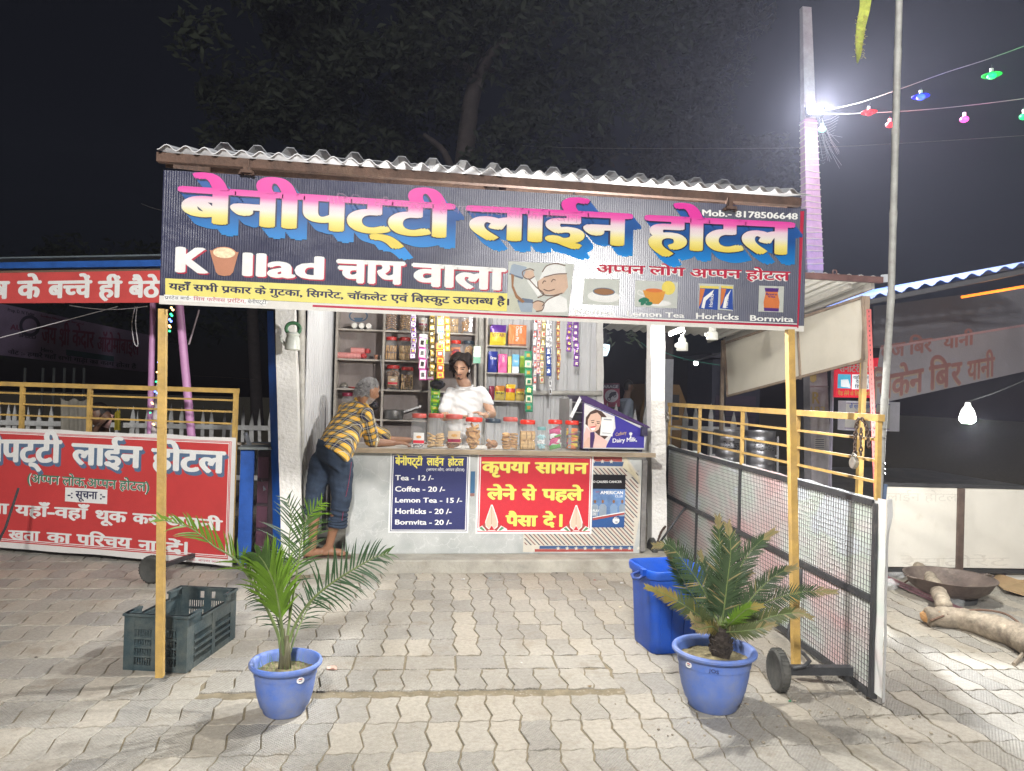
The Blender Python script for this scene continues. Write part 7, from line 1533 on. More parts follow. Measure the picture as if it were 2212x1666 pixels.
# hanging bulb at right
hb = thing('hanging_bulb', 'bright white bulb on a drooping wire under the biryani sign', 'bulb', P(2090,905,4.3))
local('diffuser', MB().lathe([(.001,-.030),(.030,-.028),(.046,-.010),(.046,.012)], n=20), lamp_mat('bulb_on', (1,1,.97), 70), hb, smooth=True)
local('collar', MB().lathe([(.0465,.012),(.047,.020),(.034,.060),(.018,.085),(.016,.105),(.001,.108)], n=20), mat('bulb_body', (.75,.75,.7), .4, translucent=.4), hb, smooth=True); c = Vector(hb.location)
part('lamp_wire', MB().tube(smoothpath([c+Vector((0,0,.10)), P(2090,868,4.3), P(2120,858,4.3), P(2165,842,4.3), P(2235,812,4.3)], 4), .005, 5), blackst, hb)
point_light('hanging_bulb_glow', c+Vector((0,-.02,-.06)), 60, (1,.99,.95), .05)
# iron basin, cut branches, slotted bar, cardboard
bsn = G(*zn(985,478)); bc = Vector((bsn.x+.0, bsn.y+.16, 0)); basin = thing('iron_basin', 'wide rusty iron basin standing on the pavers behind the cut branch', 'basin', bc)
rb = .31; m_ = mat('basin_iron', (.13,.10,.085), .65, .3, var=.35, scale=8, bump=.35, dirt=.6, dirtcol=(.30,.25,.2), dirtscale=5)
local('bowl', MB().lathe([(.001,.035),(.10,.037),(.18,.058),(.25,.105),(.29,.16),(.298,.175),(.312,.178),(.311,.172),(.299,.166),(.262,.10),(.19,.05),(.11,.027),(.001,.026)], n=40), m_, basin, smooth='auto'); local('foot_ring', MB().lathe([(.13,.0),(.15,0),(.155,.034),(.12,.03)], (.02,-.02,0), 24), mat('ring_dark', (.07,.07,.07), .7), basin)
for q_ in (-1,1): local('lug', MB().tube([(q_*.30,-.05,.172),(q_*.345,-.03,.180),(q_*.345,.03,.180),(q_*.30,.05,.172)], .006, 6), m_, basin)
bark = mat('bark', (.34,.29,.22), .95, var=.5, scale=14, bump=1.0, bscale=26, dirt=1.0, dirtcol=(.16,.12,.09), dirtscale=9); cutw = mat('cut_wood', (.52,.29,.12), .8, var=.3, scale=20, bump=.5)
br = thing('cut_branch', 'thick forked cut branch with pale bark lying on the pavers at right', 'branch', G(*zn(850,600)))
g_ = lambda x, y, z=0: G(*zn(x,y))+Vector((0,0,z))
part('limb', MB().tube(smoothpath([g_(1650,960,.07), g_(1400,800,.07), g_(1150,700,.065), g_(950,640,.060), g_(790,622,.058), g_(700,615,.05)], 6), [.085]*6+[.080]*6+[.072]*6+[.068]*6+[.062]*6+[.04], 14, jitter=.09), bark, br, smooth=True)
part('broken_end', MB().tube([g_(800,622,.058), g_(720,612,.05), g_(672,600,.045)], [.055,.050,.030], 8, jitter=.25), cutw, br)
part('limb', MB().tube(smoothpath([g_(830,590,.10), g_(800,500,.10), g_(750,400,.10), g_(700,330,.10), g_(640,285,.10), g_(560,250,.12), g_(520,235,.13)], 6), [.052]*12+[.046]*12+[.042]*12+[.036], 12, jitter=.09), bark, br, smooth=True)
part('limb', MB().tube(smoothpath([g_(640,285,.10), g_(700,240,.13), g_(770,195,.15)], 5), .036, 10, jitter=.06), bark, br, smooth=True)
part('twig', MB().tube(smoothpath([g_(735,650,.06), g_(900,640,.10), g_(1080,640,.12), g_(1250,650,.11), g_(1340,690,.10), g_(1395,720,.08)], 5), .007, 6), mat('twig_brown', (.15,.09,.06), .8), br); part('twig', MB().tube([g_(1335,905,.005), g_(1409,850,.03), g_(1480,780,.06)], .012, 6), bark, br); part('twig', MB().tube([g_(540,345,.03), g_(600,330,.06), g_(680,330,.07)], .006, 5), MATS['twig_brown'], br)
sb = thing('slotted_bar', 'long reddish slotted steel bar lying on the pavers beside the branch', 'steel bar', G(*zn(700,480))); a, b = g_(368,285,.02), g_(1345,718,.02)
part('angle', MB().bar(a, b, .05, .004, up=(0,0,1)), mat('bar_mauve', (.30,.17,.19), .5, .3, var=.3, scale=9), sb); part('angle', MB().bar(a+Vector((.022,.01,.012)), b+Vector((.022,.01,.012)), .004, .03, up=(0,0,1)), MATS['bar_mauve'], sb)
mb = MB()
for k in range(46): mb.box(a.lerp(b,(k+.5)/46)+Vector((-.004,-.003,.0145)), (.010,.012,.001))
part('slots', mb, MATS['slot_light'], sb, kind='stuff')
for lab, pts, m in (('brown cardboard scrap at the far right behind the basin',[(1210,330),(1409,330),(1450,430),(1260,400)],mat('cardboard', (.40,.27,.14), .85, var=.15)),('tan cardboard flap beside the basin\'s right edge',[(1160,270),(1240,290),(1409,320),(1409,345),(1230,345)],MATS['cardboard'])):
    mb = MB().poly([g_(x,y,.012+.03*(i%2)) for i,(x,y) in enumerate(pts)], (0,0,.006)); solo('cardboard', mb, m, lab, 'cardboard')
for x, y, s_, lab in ((460,275,.09,'crumpled clear plastic bag by the barrier foot'),(900,480,.07,'clear plastic wrapper between branch and basin'),(400,350,.10,'thin plastic sheet scrap beside the slotted bar')):
    c = g_(x,y,.03); mb = MB().ball((0,0,0), s_, 12, (1.2,.8,.45)); mb.v = [tuple(Vector(v)*(1+.45*noise.noise(Vector(v)*40))+c) for v in mb.v]; solo('plastic_scrap', mb, mat('clear_poly', (.8,.82,.82), .1, var=0, bump=.5, bscale=40, alpha=.3), lab, 'plastic')
# ---------------------------------------------------------------- beyond the gate: drums, vending machine sign, dark street things
for x0, x1, y0, lab in ((1560,1618,932,'left dented steel drum bin behind the mesh gate'),(1668,1737,935,'right dented steel drum bin beside the concrete pole')):
    Y_ = 7.6; xa, xb = P(*zr((480 if x0 < 1600 else 697),820), Y_), P(*zr((672 if x0 < 1600 else 902),820), Y_); r = (xb.x-xa.x)/2; c = Vector(((xa.x+xb.x)/2, Y_+r, 0)); zt_ = P(*zr(580,815), Y_+r).z
    t = thing('steel_drum', lab, 'bin', c, 'steel drum bins behind the gate'); prof = [(r*.96,.45),(r,.46)]
    for k in range(8): z = .5+(zt_-.5)*k/8; prof += [(r,z),(r*.985,z+.01),(r,z+.02)]
    prof += [(r,zt_-.03),(r*1.03,zt_-.02),(r*1.03,zt_),(r*.99,zt_),(r*.97,zt_-.03),(r*.95,.5),(.001,.5)]
    local('drum', MB().lathe([(.001,.45)]+prof, n=32), mat('stainless', (.32,.32,.34), .35, .85, var=.2, scale=6, bump=.35, bscale=10), t, smooth='auto'); mb = MB()
    for k in range(90): a_ = -pi/2+random.uniform(-.8,.8); z = zt_-.12-random.choice(range(6))*.018; mb.box((r*1.002*cos(a_), r*1.002*sin(a_), z), (.010,.003,.008), Matrix.Rotation(a_+pi/2,3,'Z'))
    local('holes', mb, mat('hole_black', (.01,.01,.01), .9), t, kind='stuff')
    for q_ in (-1,1): local('stand_leg', MB().bar((q_*(r+.06),0,0),(q_*(r+.045),0,zt_-.06), .022, .022), mat('stand_grey', (.45,.45,.47), .5, .4), t); local('pivot', MB().bar((q_*(r-.01),0,zt_-.28),(q_*(r+.06),0,zt_-.28), .02, .02), MATS['stand_grey'], t)
vs_ = thing('vending_sign', 'red and white Hindi sanitary pad sign on a post with a white machine box below', 'sign', P(1840,900,8.0)); SV = Sheet(P(1797,864,7.6), (1,0,0), (0,0,1)); FV = lambda pts, m, lay, nm='print': flat(vs_, SV, PP(SV, zs, pts), m, lay, nm)
redv = mat('lit_red_panel', (.62,.02,.04), .4, var=.05, bump=0, emit=.55); whv = mat('lit_white_panel', (.8,.82,.85), .4, var=.03, bump=0, emit=.55)
flat(vs_, SV, PP(SV, zs, [(365,1010),(905,1020),(905,535),(378,560)]), redv, 0, 'panel', .04); FV([(395,730),(550,735),(545,905),(388,900)], mat('lit_blue_panel', (.08,.42,.62), .4, var=.2, bump=0, emit=.5), .042); FV([(565,735),(905,735),(905,915),(560,912)], whv, .042)
T(vs_, SV, 'सैनिटरी पैड य', zs, (405,700), (890,716), 628, swh, lay=.043, bx=.04, n=4); T(vs_, SV, 'यहाँ से आप को', zs, (575,790), (880,792), 755, nblue, lay=.044, bx=.02, n=3); T(vs_, SV, 'पैड ले सकते', zs, (605,840), (880,842), 810, nblue, lay=.044, bx=.02, n=3); T(vs_, SV, hindi('सि')+'र्फ ५ रुपये'.replace('र्फ','फ').replace('५','5'), zs, (595,900), (880,902), 866, nblue, lay=.044, bx=.02, n=3); T(vs_, SV, hindi('पैड लेने के लिए इसमे रुपया'), zs, (390,985), (880,995), 940, lemon, lay=.043, bx=.03, n=3)
FV([(430,800),(515,795),(545,895),(430,880)], whv, .0435); part('post', MB().bb((P(*zs(358,1300),7.6).x,7.62,0),(P(*zs(375,1300),7.6).x,7.66,2.2)), mat('post_lilac', (.40,.37,.46), .6), vs_)
part('machine_box', MB().bb((P(*zs(420,1200),7.6).x,7.45,P(*zs(420,1400),7.6).z),(P(*zs(1060,1200),7.6).x,7.60,P(*zs(450,1050),7.6).z)), mat('machine_white', (.50,.48,.54), .5), vs_); SM = Sheet((0,7.449,0),(1,0,0),(0,0,1))
FM = lambda pts, m, lay: flat(vs_, SM, PP(SM, zs, pts), m, lay, 'machine_print'); FM([(520,1075),(1050,1095),(1040,1400),(500,1385)], MATS['pole_bill'], .001); FM([(520,1075),(1050,1095),(1050,1103),(520,1083)], purp, .002); FM([(500,1385),(1040,1400),(1040,1392),(500,1377)], purp, .002)
T(vs_, SM, 'श_री श्याम इन्डस्ट_रीज', zs, (555,1140), (890,1142), 1100, bluep, lay=.003, bx=.03, n=3); T(vs_, SM, hindi('बेनीपट्टी लाईन होटल'), zs, (620,1225), (930,1228), 1190, crim, lay=.003, bx=.03, n=3)
# garage board and lit shop sign far behind
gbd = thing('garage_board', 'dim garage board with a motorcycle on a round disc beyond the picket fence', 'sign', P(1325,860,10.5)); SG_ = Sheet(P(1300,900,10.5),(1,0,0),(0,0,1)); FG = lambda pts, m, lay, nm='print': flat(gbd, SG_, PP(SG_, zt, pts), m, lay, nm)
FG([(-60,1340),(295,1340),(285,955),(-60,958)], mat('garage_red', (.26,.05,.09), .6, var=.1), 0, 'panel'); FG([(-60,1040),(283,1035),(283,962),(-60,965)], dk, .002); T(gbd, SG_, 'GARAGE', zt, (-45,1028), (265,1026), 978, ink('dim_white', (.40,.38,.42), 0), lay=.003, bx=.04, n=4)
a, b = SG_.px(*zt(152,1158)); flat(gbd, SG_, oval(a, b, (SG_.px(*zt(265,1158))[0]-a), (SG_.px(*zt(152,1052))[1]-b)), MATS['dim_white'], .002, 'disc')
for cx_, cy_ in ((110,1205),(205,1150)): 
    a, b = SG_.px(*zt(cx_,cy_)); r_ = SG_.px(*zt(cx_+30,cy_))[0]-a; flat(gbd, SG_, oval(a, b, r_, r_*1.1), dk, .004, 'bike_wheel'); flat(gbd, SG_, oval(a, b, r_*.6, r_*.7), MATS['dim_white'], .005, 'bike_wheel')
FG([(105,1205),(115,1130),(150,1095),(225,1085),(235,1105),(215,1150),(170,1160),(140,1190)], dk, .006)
for p_ in ((P(1300,900,10.5).x,),): 
    for q_ in (0,.62): part('leg', MB().bar((p_[0]-.10+q_,10.55,0),(p_[0]-.10+q_,10.55,1.1), .04, .03), MATS['near_black'], gbd)
oval_s = thing('lit_oval_sign', 'small glowing white lit sign peeping past the stall\'s back column', 'sign', P(1308,757,9.0)); SO = Sheet(P(1308,757,9.0),(1,0,0),(0,0,1)); flat(oval_s, SO, PP(SO, zt, [(-120,310),(20,300),(108,315),(100,400),(60,495),(-60,500),(-120,420)]), lamp_mat('sign_glow', (.70,.90,1), 1.6), 0, 'face', .05); T(oval_s, SO, 'HOTEL', zt, (-80,415), (58,410), 345, dk, lay=.051, bx=.03, n=3); part('bracket', MB().bar(P(1308,700,9.03), P(1308,745,9.03), .03, .03), MATS['near_black'], oval_s)
for (px,py,Y_,st_,lab) in ((1503,785,14,60,'distant white street lamp seen under the side canopy'),(1340,731,16,0,''),):
    if st_: c = P(px,py,Y_); t = thing('distant_lamp', lab, 'lamp', c); local('lamp', MB().ball((0,0,0), .05, 8), lamp_mat('far_lamp', (.95,1,.95), 30), t); local('arm', MB().bar((0,0,.05),(.6,0,.25), .03, .03), MATS['near_black'], t); local('lamp_post', MB().bar((.6,0,.25),(.6,0,-c.z), .07, .07), MATS['near_black'], t)
c = P(1441,805,13); t = thing('far_white_wall', 'short pale lit wall end far behind the right white column', 'wall', (c.x,13,0)); part('wall', MB().bb((c.x-.35,13,0),(c.x+.12,13.2,c.z+.25)), mat('far_wall', (.35,.36,.38), .8), t)
for (px0,px1,py0,py1,Y_,lab) in ((1540,1640,755,900,16,'dark shuttered kiosk across the road seen between the rails'),(1390,1412,800,900,14,'dark orange vehicle front beyond the passer-by')):
    a, b = P(px0,py0,Y_), P(px1,py1,Y_); t = thing('kiosk' if px0 > 1500 else 'parked_rickshaw', lab, 'kiosk' if px0 > 1500 else 'rickshaw', ((a.x+b.x)/2, Y_, 0))
    w_ = b.x-a.x
    if px0 > 1500:
        part('wall', MB().bb((a.x,Y_,0),(b.x,Y_+1.5,a.z-.2)), mat('kiosk_dark', (.05,.05,.07), .8), t); part('roof', MB().bb((a.x-.1,Y_-.2,a.z-.199),(b.x+.1,Y_+1.6,a.z-.1)), mat('kiosk_roof', (.07,.07,.09), .7), t)
        for k in range(5): part('shutter_slat', MB().bb((a.x+.1,Y_-.02,.3+k*.25),(b.x-.1,Y_-.001,.52+k*.25)), mat('kiosk_slat', (.07,.05,.08), .6), t)
    else:
        part('cab', MB().poly([(a.x,Y_,.35),(a.x+.9,Y_,.35),(a.x+.9,Y_,1.35),(a.x+.75,Y_,1.7),(a.x+.1,Y_,1.7),(a.x-.05,Y_,1.1)], (0,1.1,0)), mat('rickshaw_ochre', (.16,.09,.03), .5), t); part('windscreen', MB().bb((a.x+.1,Y_-.02,1.0),(a.x+.75,Y_-.001,1.5)), MATS['near_black'], t)
        for q_ in (0.1,.8): wheel(Vector((a.x+q_,Y_+.1,.2)), (1,0,0), .2, .1, t, 16)
# ---------------------------------------------------------------- trees
leafm = mat('night_leaf', (.030,.036,.024), .8, spec=.2, var=.45, scale=1.5, bump=0, translucent=.25); leafm2 = mat('night_leaf_pale', (.04,.04,.036), .8, spec=.2, var=.4, scale=1.5, bump=0, translucent=.25); trunkm = mat('tree_bark', (.05,.04,.038), .9, var=.3, scale=6, bump=.8, bscale=12)
def tree(label, base, segs, clumps, nleaf, m, lsize=.10, name='broadleaf_tree', seed=1, mix=None):
    rg = random.Random(seed); t = thing(name, label, 'tree', base); mb = MB()
    for pts, r0, r1 in segs:
        pp = smoothpath(pts, 5); N = len(pp); mb.tube(pp, [r0+(r1-r0)*i/(N-1) for i in range(N)], 10, jitter=.06)
    part('trunk', mb, trunkm, t, smooth=True); mb = MB()
    tot = sum(c[1]**2 for c in clumps)
    for (c, r, fl) in clumps:
        n = int(nleaf*r*r/tot)
        sub = [(Vector((rg.gauss(0,.52)*r, rg.gauss(0,.52)*r, rg.gauss(0,.42)*r*fl)), rg.uniform(.18,.42)*r) for _ in range(12)]
        for _ in range(n):
            o, rr = rg.choice(sub); d = Vector((rg.gauss(0,1), rg.gauss(0,1), rg.gauss(0,1))).normalized()*rr*rg.random()**.45; p = Vector(c)+o+d
            a = Vector((rg.gauss(0,1), rg.gauss(0,1), rg.gauss(0,.6))).normalized(); b_ = a.cross(Vector((rg.gauss(0,1), rg.gauss(0,1), rg.gauss(0,1)))).normalized(); l = lsize*rg.uniform(.6,1.4); w_ = l*.38
            mb.add([p-a*l, p+b_*w_-a*l*.1, p+a*l+Vector((0,0,-l*.3)), p-b_*w_-a*l*.1], [(0,1,2),(0,2,3)])
    part('crown', mb, m, t, kind='stuff'); return t
YT = 12.5; tp = lambda x, y, dy=0: P(x, y, YT+dy)
g0 = tp(1000,300); base = Vector((g0.x-.1, YT, 0))
tree('large spreading tree with pale forked trunk filling the dark sky behind the stall', base,
  [([base, Vector((g0.x-.1,YT,3)), tp(1002,360), tp(1015,240), tp(1030,165)], .20, .13), ([tp(1030,170), tp(1060,120,-.3), tp(1110,60,-.5), tp(1180,-40,-.6)], .11, .05), ([tp(1028,170), tp(1000,140), tp(930,120,.3), tp(850,95,.6)], .08, .03), ([tp(1035,165), tp(1075,150,.4), tp(1150,160,1)], .06, .03), ([tp(985,400), tp(960,330,-.2), tp(915,290,-.3)], .08, .03), ([tp(1040,160), tp(1030,60), tp(1000,-60)], .09, .05)],
  [(tp(620,60), 1.5, .8), (tp(760,160,.8), 1.5, .8), (tp(600,250,.5), 1.25, .8), (tp(900,60,-.8), 1.6, .8), (tp(860,230,1.2), 1.3, .7), (tp(1050,20,-1.3), 1.7, .7), (tp(1180,120,-.8), 1.4, .8), (tp(1280,30,.6), 1.5, .8), (tp(1230,260,.6), 1.1, .9), (tp(1110,330,-.5), .9, .7), (tp(740,320,.6), 1.0, .6), (tp(520,300,.8), .8, .7), (tp(1000,-160,.5), 2.0, .7), (tp(700,-120,.5), 2.0, .7)], 30000, leafm, .085, seed=3)
b2 = P(1450,300,14.5); b2 = Vector((b2.x,14.5,0))
tp2 = lambda x, y, dy=0: P(x, y, 14.5+dy)
tree('paler leafy tree to the right of the large one', b2, [([b2, Vector((b2.x,14.5,3)), tp2(1440,260), tp2(1430,100)], .18, .08)],  # leaves a little paler and greyer than on the other trees
  [(tp2(1440,60), 1.5, .8), (tp2(1560,30,.3), 1.2, .6), (tp2(1400,220), 1.3, .8), (tp2(1520,240), 1.2, .8), (tp2(1590,330,.4), 1.0, .8), (tp2(1440,340), 1.1, .8), (tp2(1650,420,.4), .9, .8), (tp2(1330,380,.5), 1.0, .8)], 14000, leafm2, .085, seed=8)
b3 = P(560,850,24); b3 = Vector((b3.x,24,0)); tp3 = lambda x, y: P(x, y, 24)
tree('far dark tree mass beyond the left stall frame', b3, [([b3, tp3(540,600), tp3(520,480)], .2, .1)], [(tp3(540,560), 2.4, .8), (tp3(380,640), 2.2, .8), (tp3(180,600), 2.4, .8), (tp3(20,650), 2.2, .8)], 5000, leafm, .14, seed=9)
mb = MB()
for k in range(26):
    c = P(1350+random.gauss(0,26), 726+random.gauss(0,7), 9.4+random.gauss(0,.1)); d = Vector((random.uniform(-1,1), -.3, random.uniform(-.9,.2))).normalized(); s_ = d.cross(Vector((0,-1,.2))).normalized(); mb.add([c, c+d*.06+s_*.014, c+d*.13, c+d*.06-s_*.014], [(0,1,2,3)])
tag(part('leafy_twigs', mb, mat('twig_leaf', (.10,.13,.09), .5, translucent=.2), None), 'leafy twigs dangling in the dark right of the back column', 'foliage', kind='stuff')
# ---------------------------------------------------------------- people
def seg(mb, a, b, ra, rb, n=14):
    mb.tube([a, b], [ra, rb], n); mb.ball(a, ra, n); mb.ball(b, rb, n)
def chainp(mb, pts):
    for (a, ra), (b, rb) in zip(pts, pts[1:]): seg(mb, Vector(a), Vector(b), ra, rb)
def loft(mb, secs, n=24):
    """secs: centre, lateral vector (with length), depth vector (with length)"""
    vs = []; fs = []
    for c, A, B in secs:
        for k in range(n): a = 2*pi*k/n; vs.append(Vector(c)+Vector(A)*cos(a)+Vector(B)*sin(a))
    m = len(secs)
    for i in range(m-1):
        for k in range(n): fs.append((i*n+k, i*n+(k+1)%n, (i+1)*n+(k+1)%n, (i+1)*n+k))
    fs.append(tuple(range(n-1,-1,-1))); fs.append(tuple(range((m-1)*n, m*n))); mb.add(vs, fs)
def fuse(mb, voxel, smooth=4, disp=None):
    """one continuous surface out of overlapping volumes"""
    me = bpy.data.meshes.new('t'); me.from_pydata(mb.v, [], mb.f); bm = bmesh.new(); bm.from_mesh(me); bmesh.ops.recalc_face_normals(bm, faces=bm.faces); bm.to_mesh(me); bm.free()
    o = bpy.data.objects.new('t', me); r = o.modifiers.new('r', 'REMESH'); r.mode = 'VOXEL'; r.voxel_size = voxel; s = o.modifiers.new('s', 'SMOOTH'); s.factor = .5; s.iterations = smooth
    out = baked(o); bpy.data.meshes.remove(me)
    if disp:
        for v in out.vertices: v.co += v.normal*disp(v.co)
    out.polygons.foreach_set('use_smooth', [True]*len(out.polygons)); out.update(); return out
def body(name, mb, mats, parent, voxel=.006, smooth=4, paint=None, disp=None):
    me = fuse(mb, voxel, smooth, disp)
    for m in mats: me.materials.append(m)
    if paint:
        for p in me.polygons: p.material_index = paint(p.center, p.normal)
    me.name = name; return link(name, me, parent)
def frame(fwd, up=(0,0,1)):
    f = Vector(fwd).normalized(); r = f.cross(Vector(up)).normalized(); u = r.cross(f); return r, f, u
def head(mb, c, R, s=1, jaw=1.0, old=False):
    """skull, brow, sockets, nose, lips, chin and ears; R: right, forward, up vectors"""
    r, f, u = R; n, m = 36, 26; vs = []; fs = []
    for j in range(m+1):
        th = pi*j/m; z = -cos(th)
        for i in range(n):
            a = 2*pi*i/n; x, y = sin(th)*cos(a), sin(th)*sin(a)      # y forward
            X_, Y_, Z_ = x*.074, y*.094, z*.115
            if z < 0: q = (-z)**1.4; X_ *= 1-.34*q*jaw; Y_ = Y_*(1-.25*q)+.018*q*(1 if y > -.3 else .2)
            if y > 0: Y_ = Y_*.94
            g = lambda x0, z0, wx, wz: exp(-((X_-x0)/wx)**2-((Z_-z0)/wz)**2)
            if y > .2:
                Y_ += .025*g(0,-.018,.010,.016)+.012*g(0,.004,.007,.020)+.007*g(0,-.024,.019,.009)        # nose and nostrils
                Y_ -= .011*(g(.031,.012,.017,.012)+g(-.031,.012,.017,.012)); Y_ += .006*(g(.030,.032,.022,.009)+g(-.030,.032,.022,.009))
                Y_ += .005*g(0,-.050,.020,.0055)+.004*g(0,-.059,.017,.005)-.004*g(0,-.0545,.022,.003); Y_ += .008*g(0,-.088,.020,.014); Y_ += .004*(g(.042,-.016,.018,.018)+g(-.042,-.016,.018,.018))
            vs.append(Vector(c)+(r*X_+f*Y_+u*Z_)*s)
    for j in range(m):
        for i in range(n): fs.append((j*n+i, j*n+(i+1)%n, (j+1)*n+(i+1)%n, (j+1)*n+i))
    mb.add(vs, fs)
    for q in (1,-1):
        e = Vector(c)+(r*q*.076-f*.006-u*.004)*s; 
        loft(mb, [(e+(u*z-f*.004*abs(z)*20)*s, (f*w_)*s, (r*q*.007)*s) for z, w_ in ((-.030,.005),(-.018,.011),(.0,.015),(.016,.018),(.028,.012),(.033,.005))], 10)
def local_of(c, R, s): 
    r, f, u = R; return lambda p: ((Vector(p)-Vector(c)).dot(r)/s, (Vector(p)-Vector(c)).dot(f)/s, (Vector(p)-Vector(c)).dot(u)/s)
def hand(mb, wr, d, nrm, thumb, curl=.5, s=1, spread=.12):
    """palm with five separate fingers; d towards the fingertips, nrm out of the back of the hand, thumb: side vector"""
    d = Vector(d).normalized(); t = Vector(thumb); t = (t-d*t.dot(d)).normalized(); nb = Vector(nrm); nb = (nb-d*nb.dot(d)-t*nb.dot(t)).normalized()
    loft(mb, [(Vector(wr)+d*x*s, t*w_*s, nb*h*s) for x, w_, h in ((-.01,.026,.020),(.02,.034,.017),(.055,.041,.014),(.085,.040,.012),(.092,.036,.009))], 14)
    for k, (o, L) in enumerate(((.030,.072),(.010,.080),(-.011,.075),(-.031,.060))):
        p = Vector(wr)+(d*.086+t*o)*s; dd = (d+t*o*spread*20*.1).normalized(); pts = [(p-d*.012*s,.0088*s)]; a = 0
        for q, r_ in ((.45,.0084),(.30,.0075),(.25,.0064)):
            a += curl*(.55+.12*k); v = (dd*cos(a)-nb*sin(a)); p = p+v*L*q*s; pts.append((p, r_*s))
        chainp(mb, pts)
    p = Vector(wr)+(d*.022+t*.028)*s; pts = [(p,.013*s)]
    for q, a in ((.034,.75),(.028,.5),(.022,.3)):
        v = (d*cos(a)+t*sin(a)-nb*curl*.55).normalized(); p = p+v*q*s; pts.append((p, (.0105,.0095,.008)[len(pts)-1]*s))
    chainp(mb, pts)
def skin(n, c): return mat(n, c, .48, var=.10, scale=14, bump=.12, bscale=120, sss=.08)
def hair_strands(c, R, s, specs, m, parent, name='hair', wd=.012):
    r, f, u = R; mb = MB()
    for pts in specs:
        P_ = [Vector(c)+(f*b+u*z-r*a)*s for a, b, z in pts]; pp = smoothpath(P_, 4); N = len(pp); mb.tube(pp, [wd*s*(.75+.5*sin(pi*min(1, i/(N-1)*1.1)))*(1-.75*(i/(N-1))**3) for i in range(N)], 6)
    return part(name, mb, m, parent, smooth=True)
def cap_shell(c, R, s, mask, m, parent, k=1.06, rough=.006, name='hair', n=44, mm=32, fq=45):
    r, f, u = R; vs = []; fs = []; ok = {}
    for j in range(mm+1):
        th = pi*j/mm; z = -cos(th)
        for i in range(n):
            a = 2*pi*i/n; x, y = sin(th)*cos(a), sin(th)*sin(a); q = k+rough*10*noise.noise(Vector((x*4,y*4,z*4)))*.5+rough*12*noise.noise(Vector((x*fq*.35,y*fq*.35,z*fq*.15)))
            ok[(j,i)] = mask(x, y, z); kk_ = q if ok[(j,i)] else .93
            vs.append(Vector(c)+(r*x*.074*kk_+f*y*.094*kk_+u*z*.115*kk_)*s)
    for j in range(mm):
        for i in range(n):
            ids = [(j,i),(j,(i+1)%n),(j+1,(i+1)%n),(j+1,i)]
            if any(ok[q] for q in ids): fs.append(tuple(a*n+b for a, b in ids))
    mb = MB(); mb.add(vs, fs); return part(name, mb, m, parent, smooth=True)
blackhair = mat('black_hair', (.018,.013,.011), .38, var=.5, scale=40, bump=.6, bscale=80, stretch=(3,3,.6)); greyhair = mat('grey_hair', (.13,.125,.12), .7, spec=.2, var=.75, scale=45, bump=.9, bscale=110); beardg = mat('white_stubble', (.27,.235,.22), .7, var=.4, scale=90, bump=.5)
lipm = mat('lip', (.34,.13,.10), .5, var=.05, bump=0)

# --- young vendor behind the counter
ysk = skin('vendor_skin', (.50,.29,.185)); yd = mat('vendor_stubble', (.16,.095,.065), .6, var=.3, scale=90, bump=.2)
YM = 6.88
ym = thing('person', 'young man with swept black hair and white t-shirt looking down behind the counter jars', 'person', (.56, YM, .1))
hc = P(*zi(1655,690), 6.84); Ry = frame((-.30,-1,-.42), (.10,0,1)); 
sh = lambda x, y, Y: P(*zi(x,y), Y)
b = MB(); s0 = 1.0
head(b, hc, Ry, 1.04)
nk = sh(1705,900,6.90); chainp(b, [(hc-Ry[2]*.05-Ry[1]*.025, .052), (hc-Ry[2]*.12-Ry[1]*.03, .052), (nk, .058), (nk-Vector((0,0,.06)), .05)])
shR, shL = sh(1512,1010,6.92), sh(1915,990,6.92); ctr = (shR+shL)/2
lat = (shL-shR).normalized()
secs = [(Vector((ctr.x+.0,6.93,z)), lat*w_, Vector((0,d_,0))) for z, w_, d_ in ((.60,.13,.09),(.95,.15,.105),(1.10,.14,.10),(1.25,.155,.11),(1.36,.165,.105))]
loft(b, secs); loft(b, [(Vector((ctr.x,6.93,1.34)), lat*.165, Vector((0,.095,0))), (ctr+Vector((0,.01,.01)), lat*.17, Vector((0,.07,0))), (nk-Vector((0,0,.03)), lat*.08, Vector((0,.06,0)))])
elR, elL = sh(1445,1300,6.86), sh(2035,1262,6.84)
wrR, wrL = sh(1620,1305,6.66), sh(1960,1283,6.64)
chainp(b, [(shR,.046),(elR,.042)]); chainp(b, [(elR,.040),(wrR,.026)]); chainp(b, [(shL,.046),(elL,.043)]); chainp(b, [(elL,.041),(wrL,.027)])
hand(b, wrR, (1,-.25,.10), (0,-.35,1), (.2,-.9,.3), .35, .98); hand(b, wrL, (-1,-.2,.35), (.2,-.3,1), (-.3,-.8,.2), .55, .98)
for q in (-1, 1): chainp(b, [(Vector((ctr.x+q*.09,6.94,.92)),.085),(Vector((ctr.x+q*.10,6.92,.55)),.062),(Vector((ctr.x+q*.11,6.96,.18)),.045)]); chainp(b, [(Vector((ctr.x+q*.11,6.96,.15)),.040),(Vector((ctr.x+q*.12,6.83,.13)),.030)])
lo = local_of(hc, Ry, 1.04)
def ypaint(p, n):
    x, y, z = lo(p)
    if abs(x) > .09 or abs(z) > .14 or y < 0: return 0
    if y > .04:
        if abs(z+.054) < .0065 and abs(x) < .019: return 2
        if -.044 < z+.0 < -.036+.004*(1-abs(x)/.026) and abs(x) < .026: return 1
        if -.112 < z < -.068 and y > .062 and abs(x) < .018+(.0 if z < -.08 else -.008): return 1
        if .006 < z < .0115 and .015 < abs(x) < .044: return 1
        if .024+.10*max(0, .03-abs(abs(x)-.03))*.3 < z < .033 and .012 < abs(x) < .052: return 1
    if -.118 < z < -.085 and y > .03: return 3
    return 0
body('body', b, [ysk, blackhair, lipm, yd], ym, .0048, 3, ypaint)
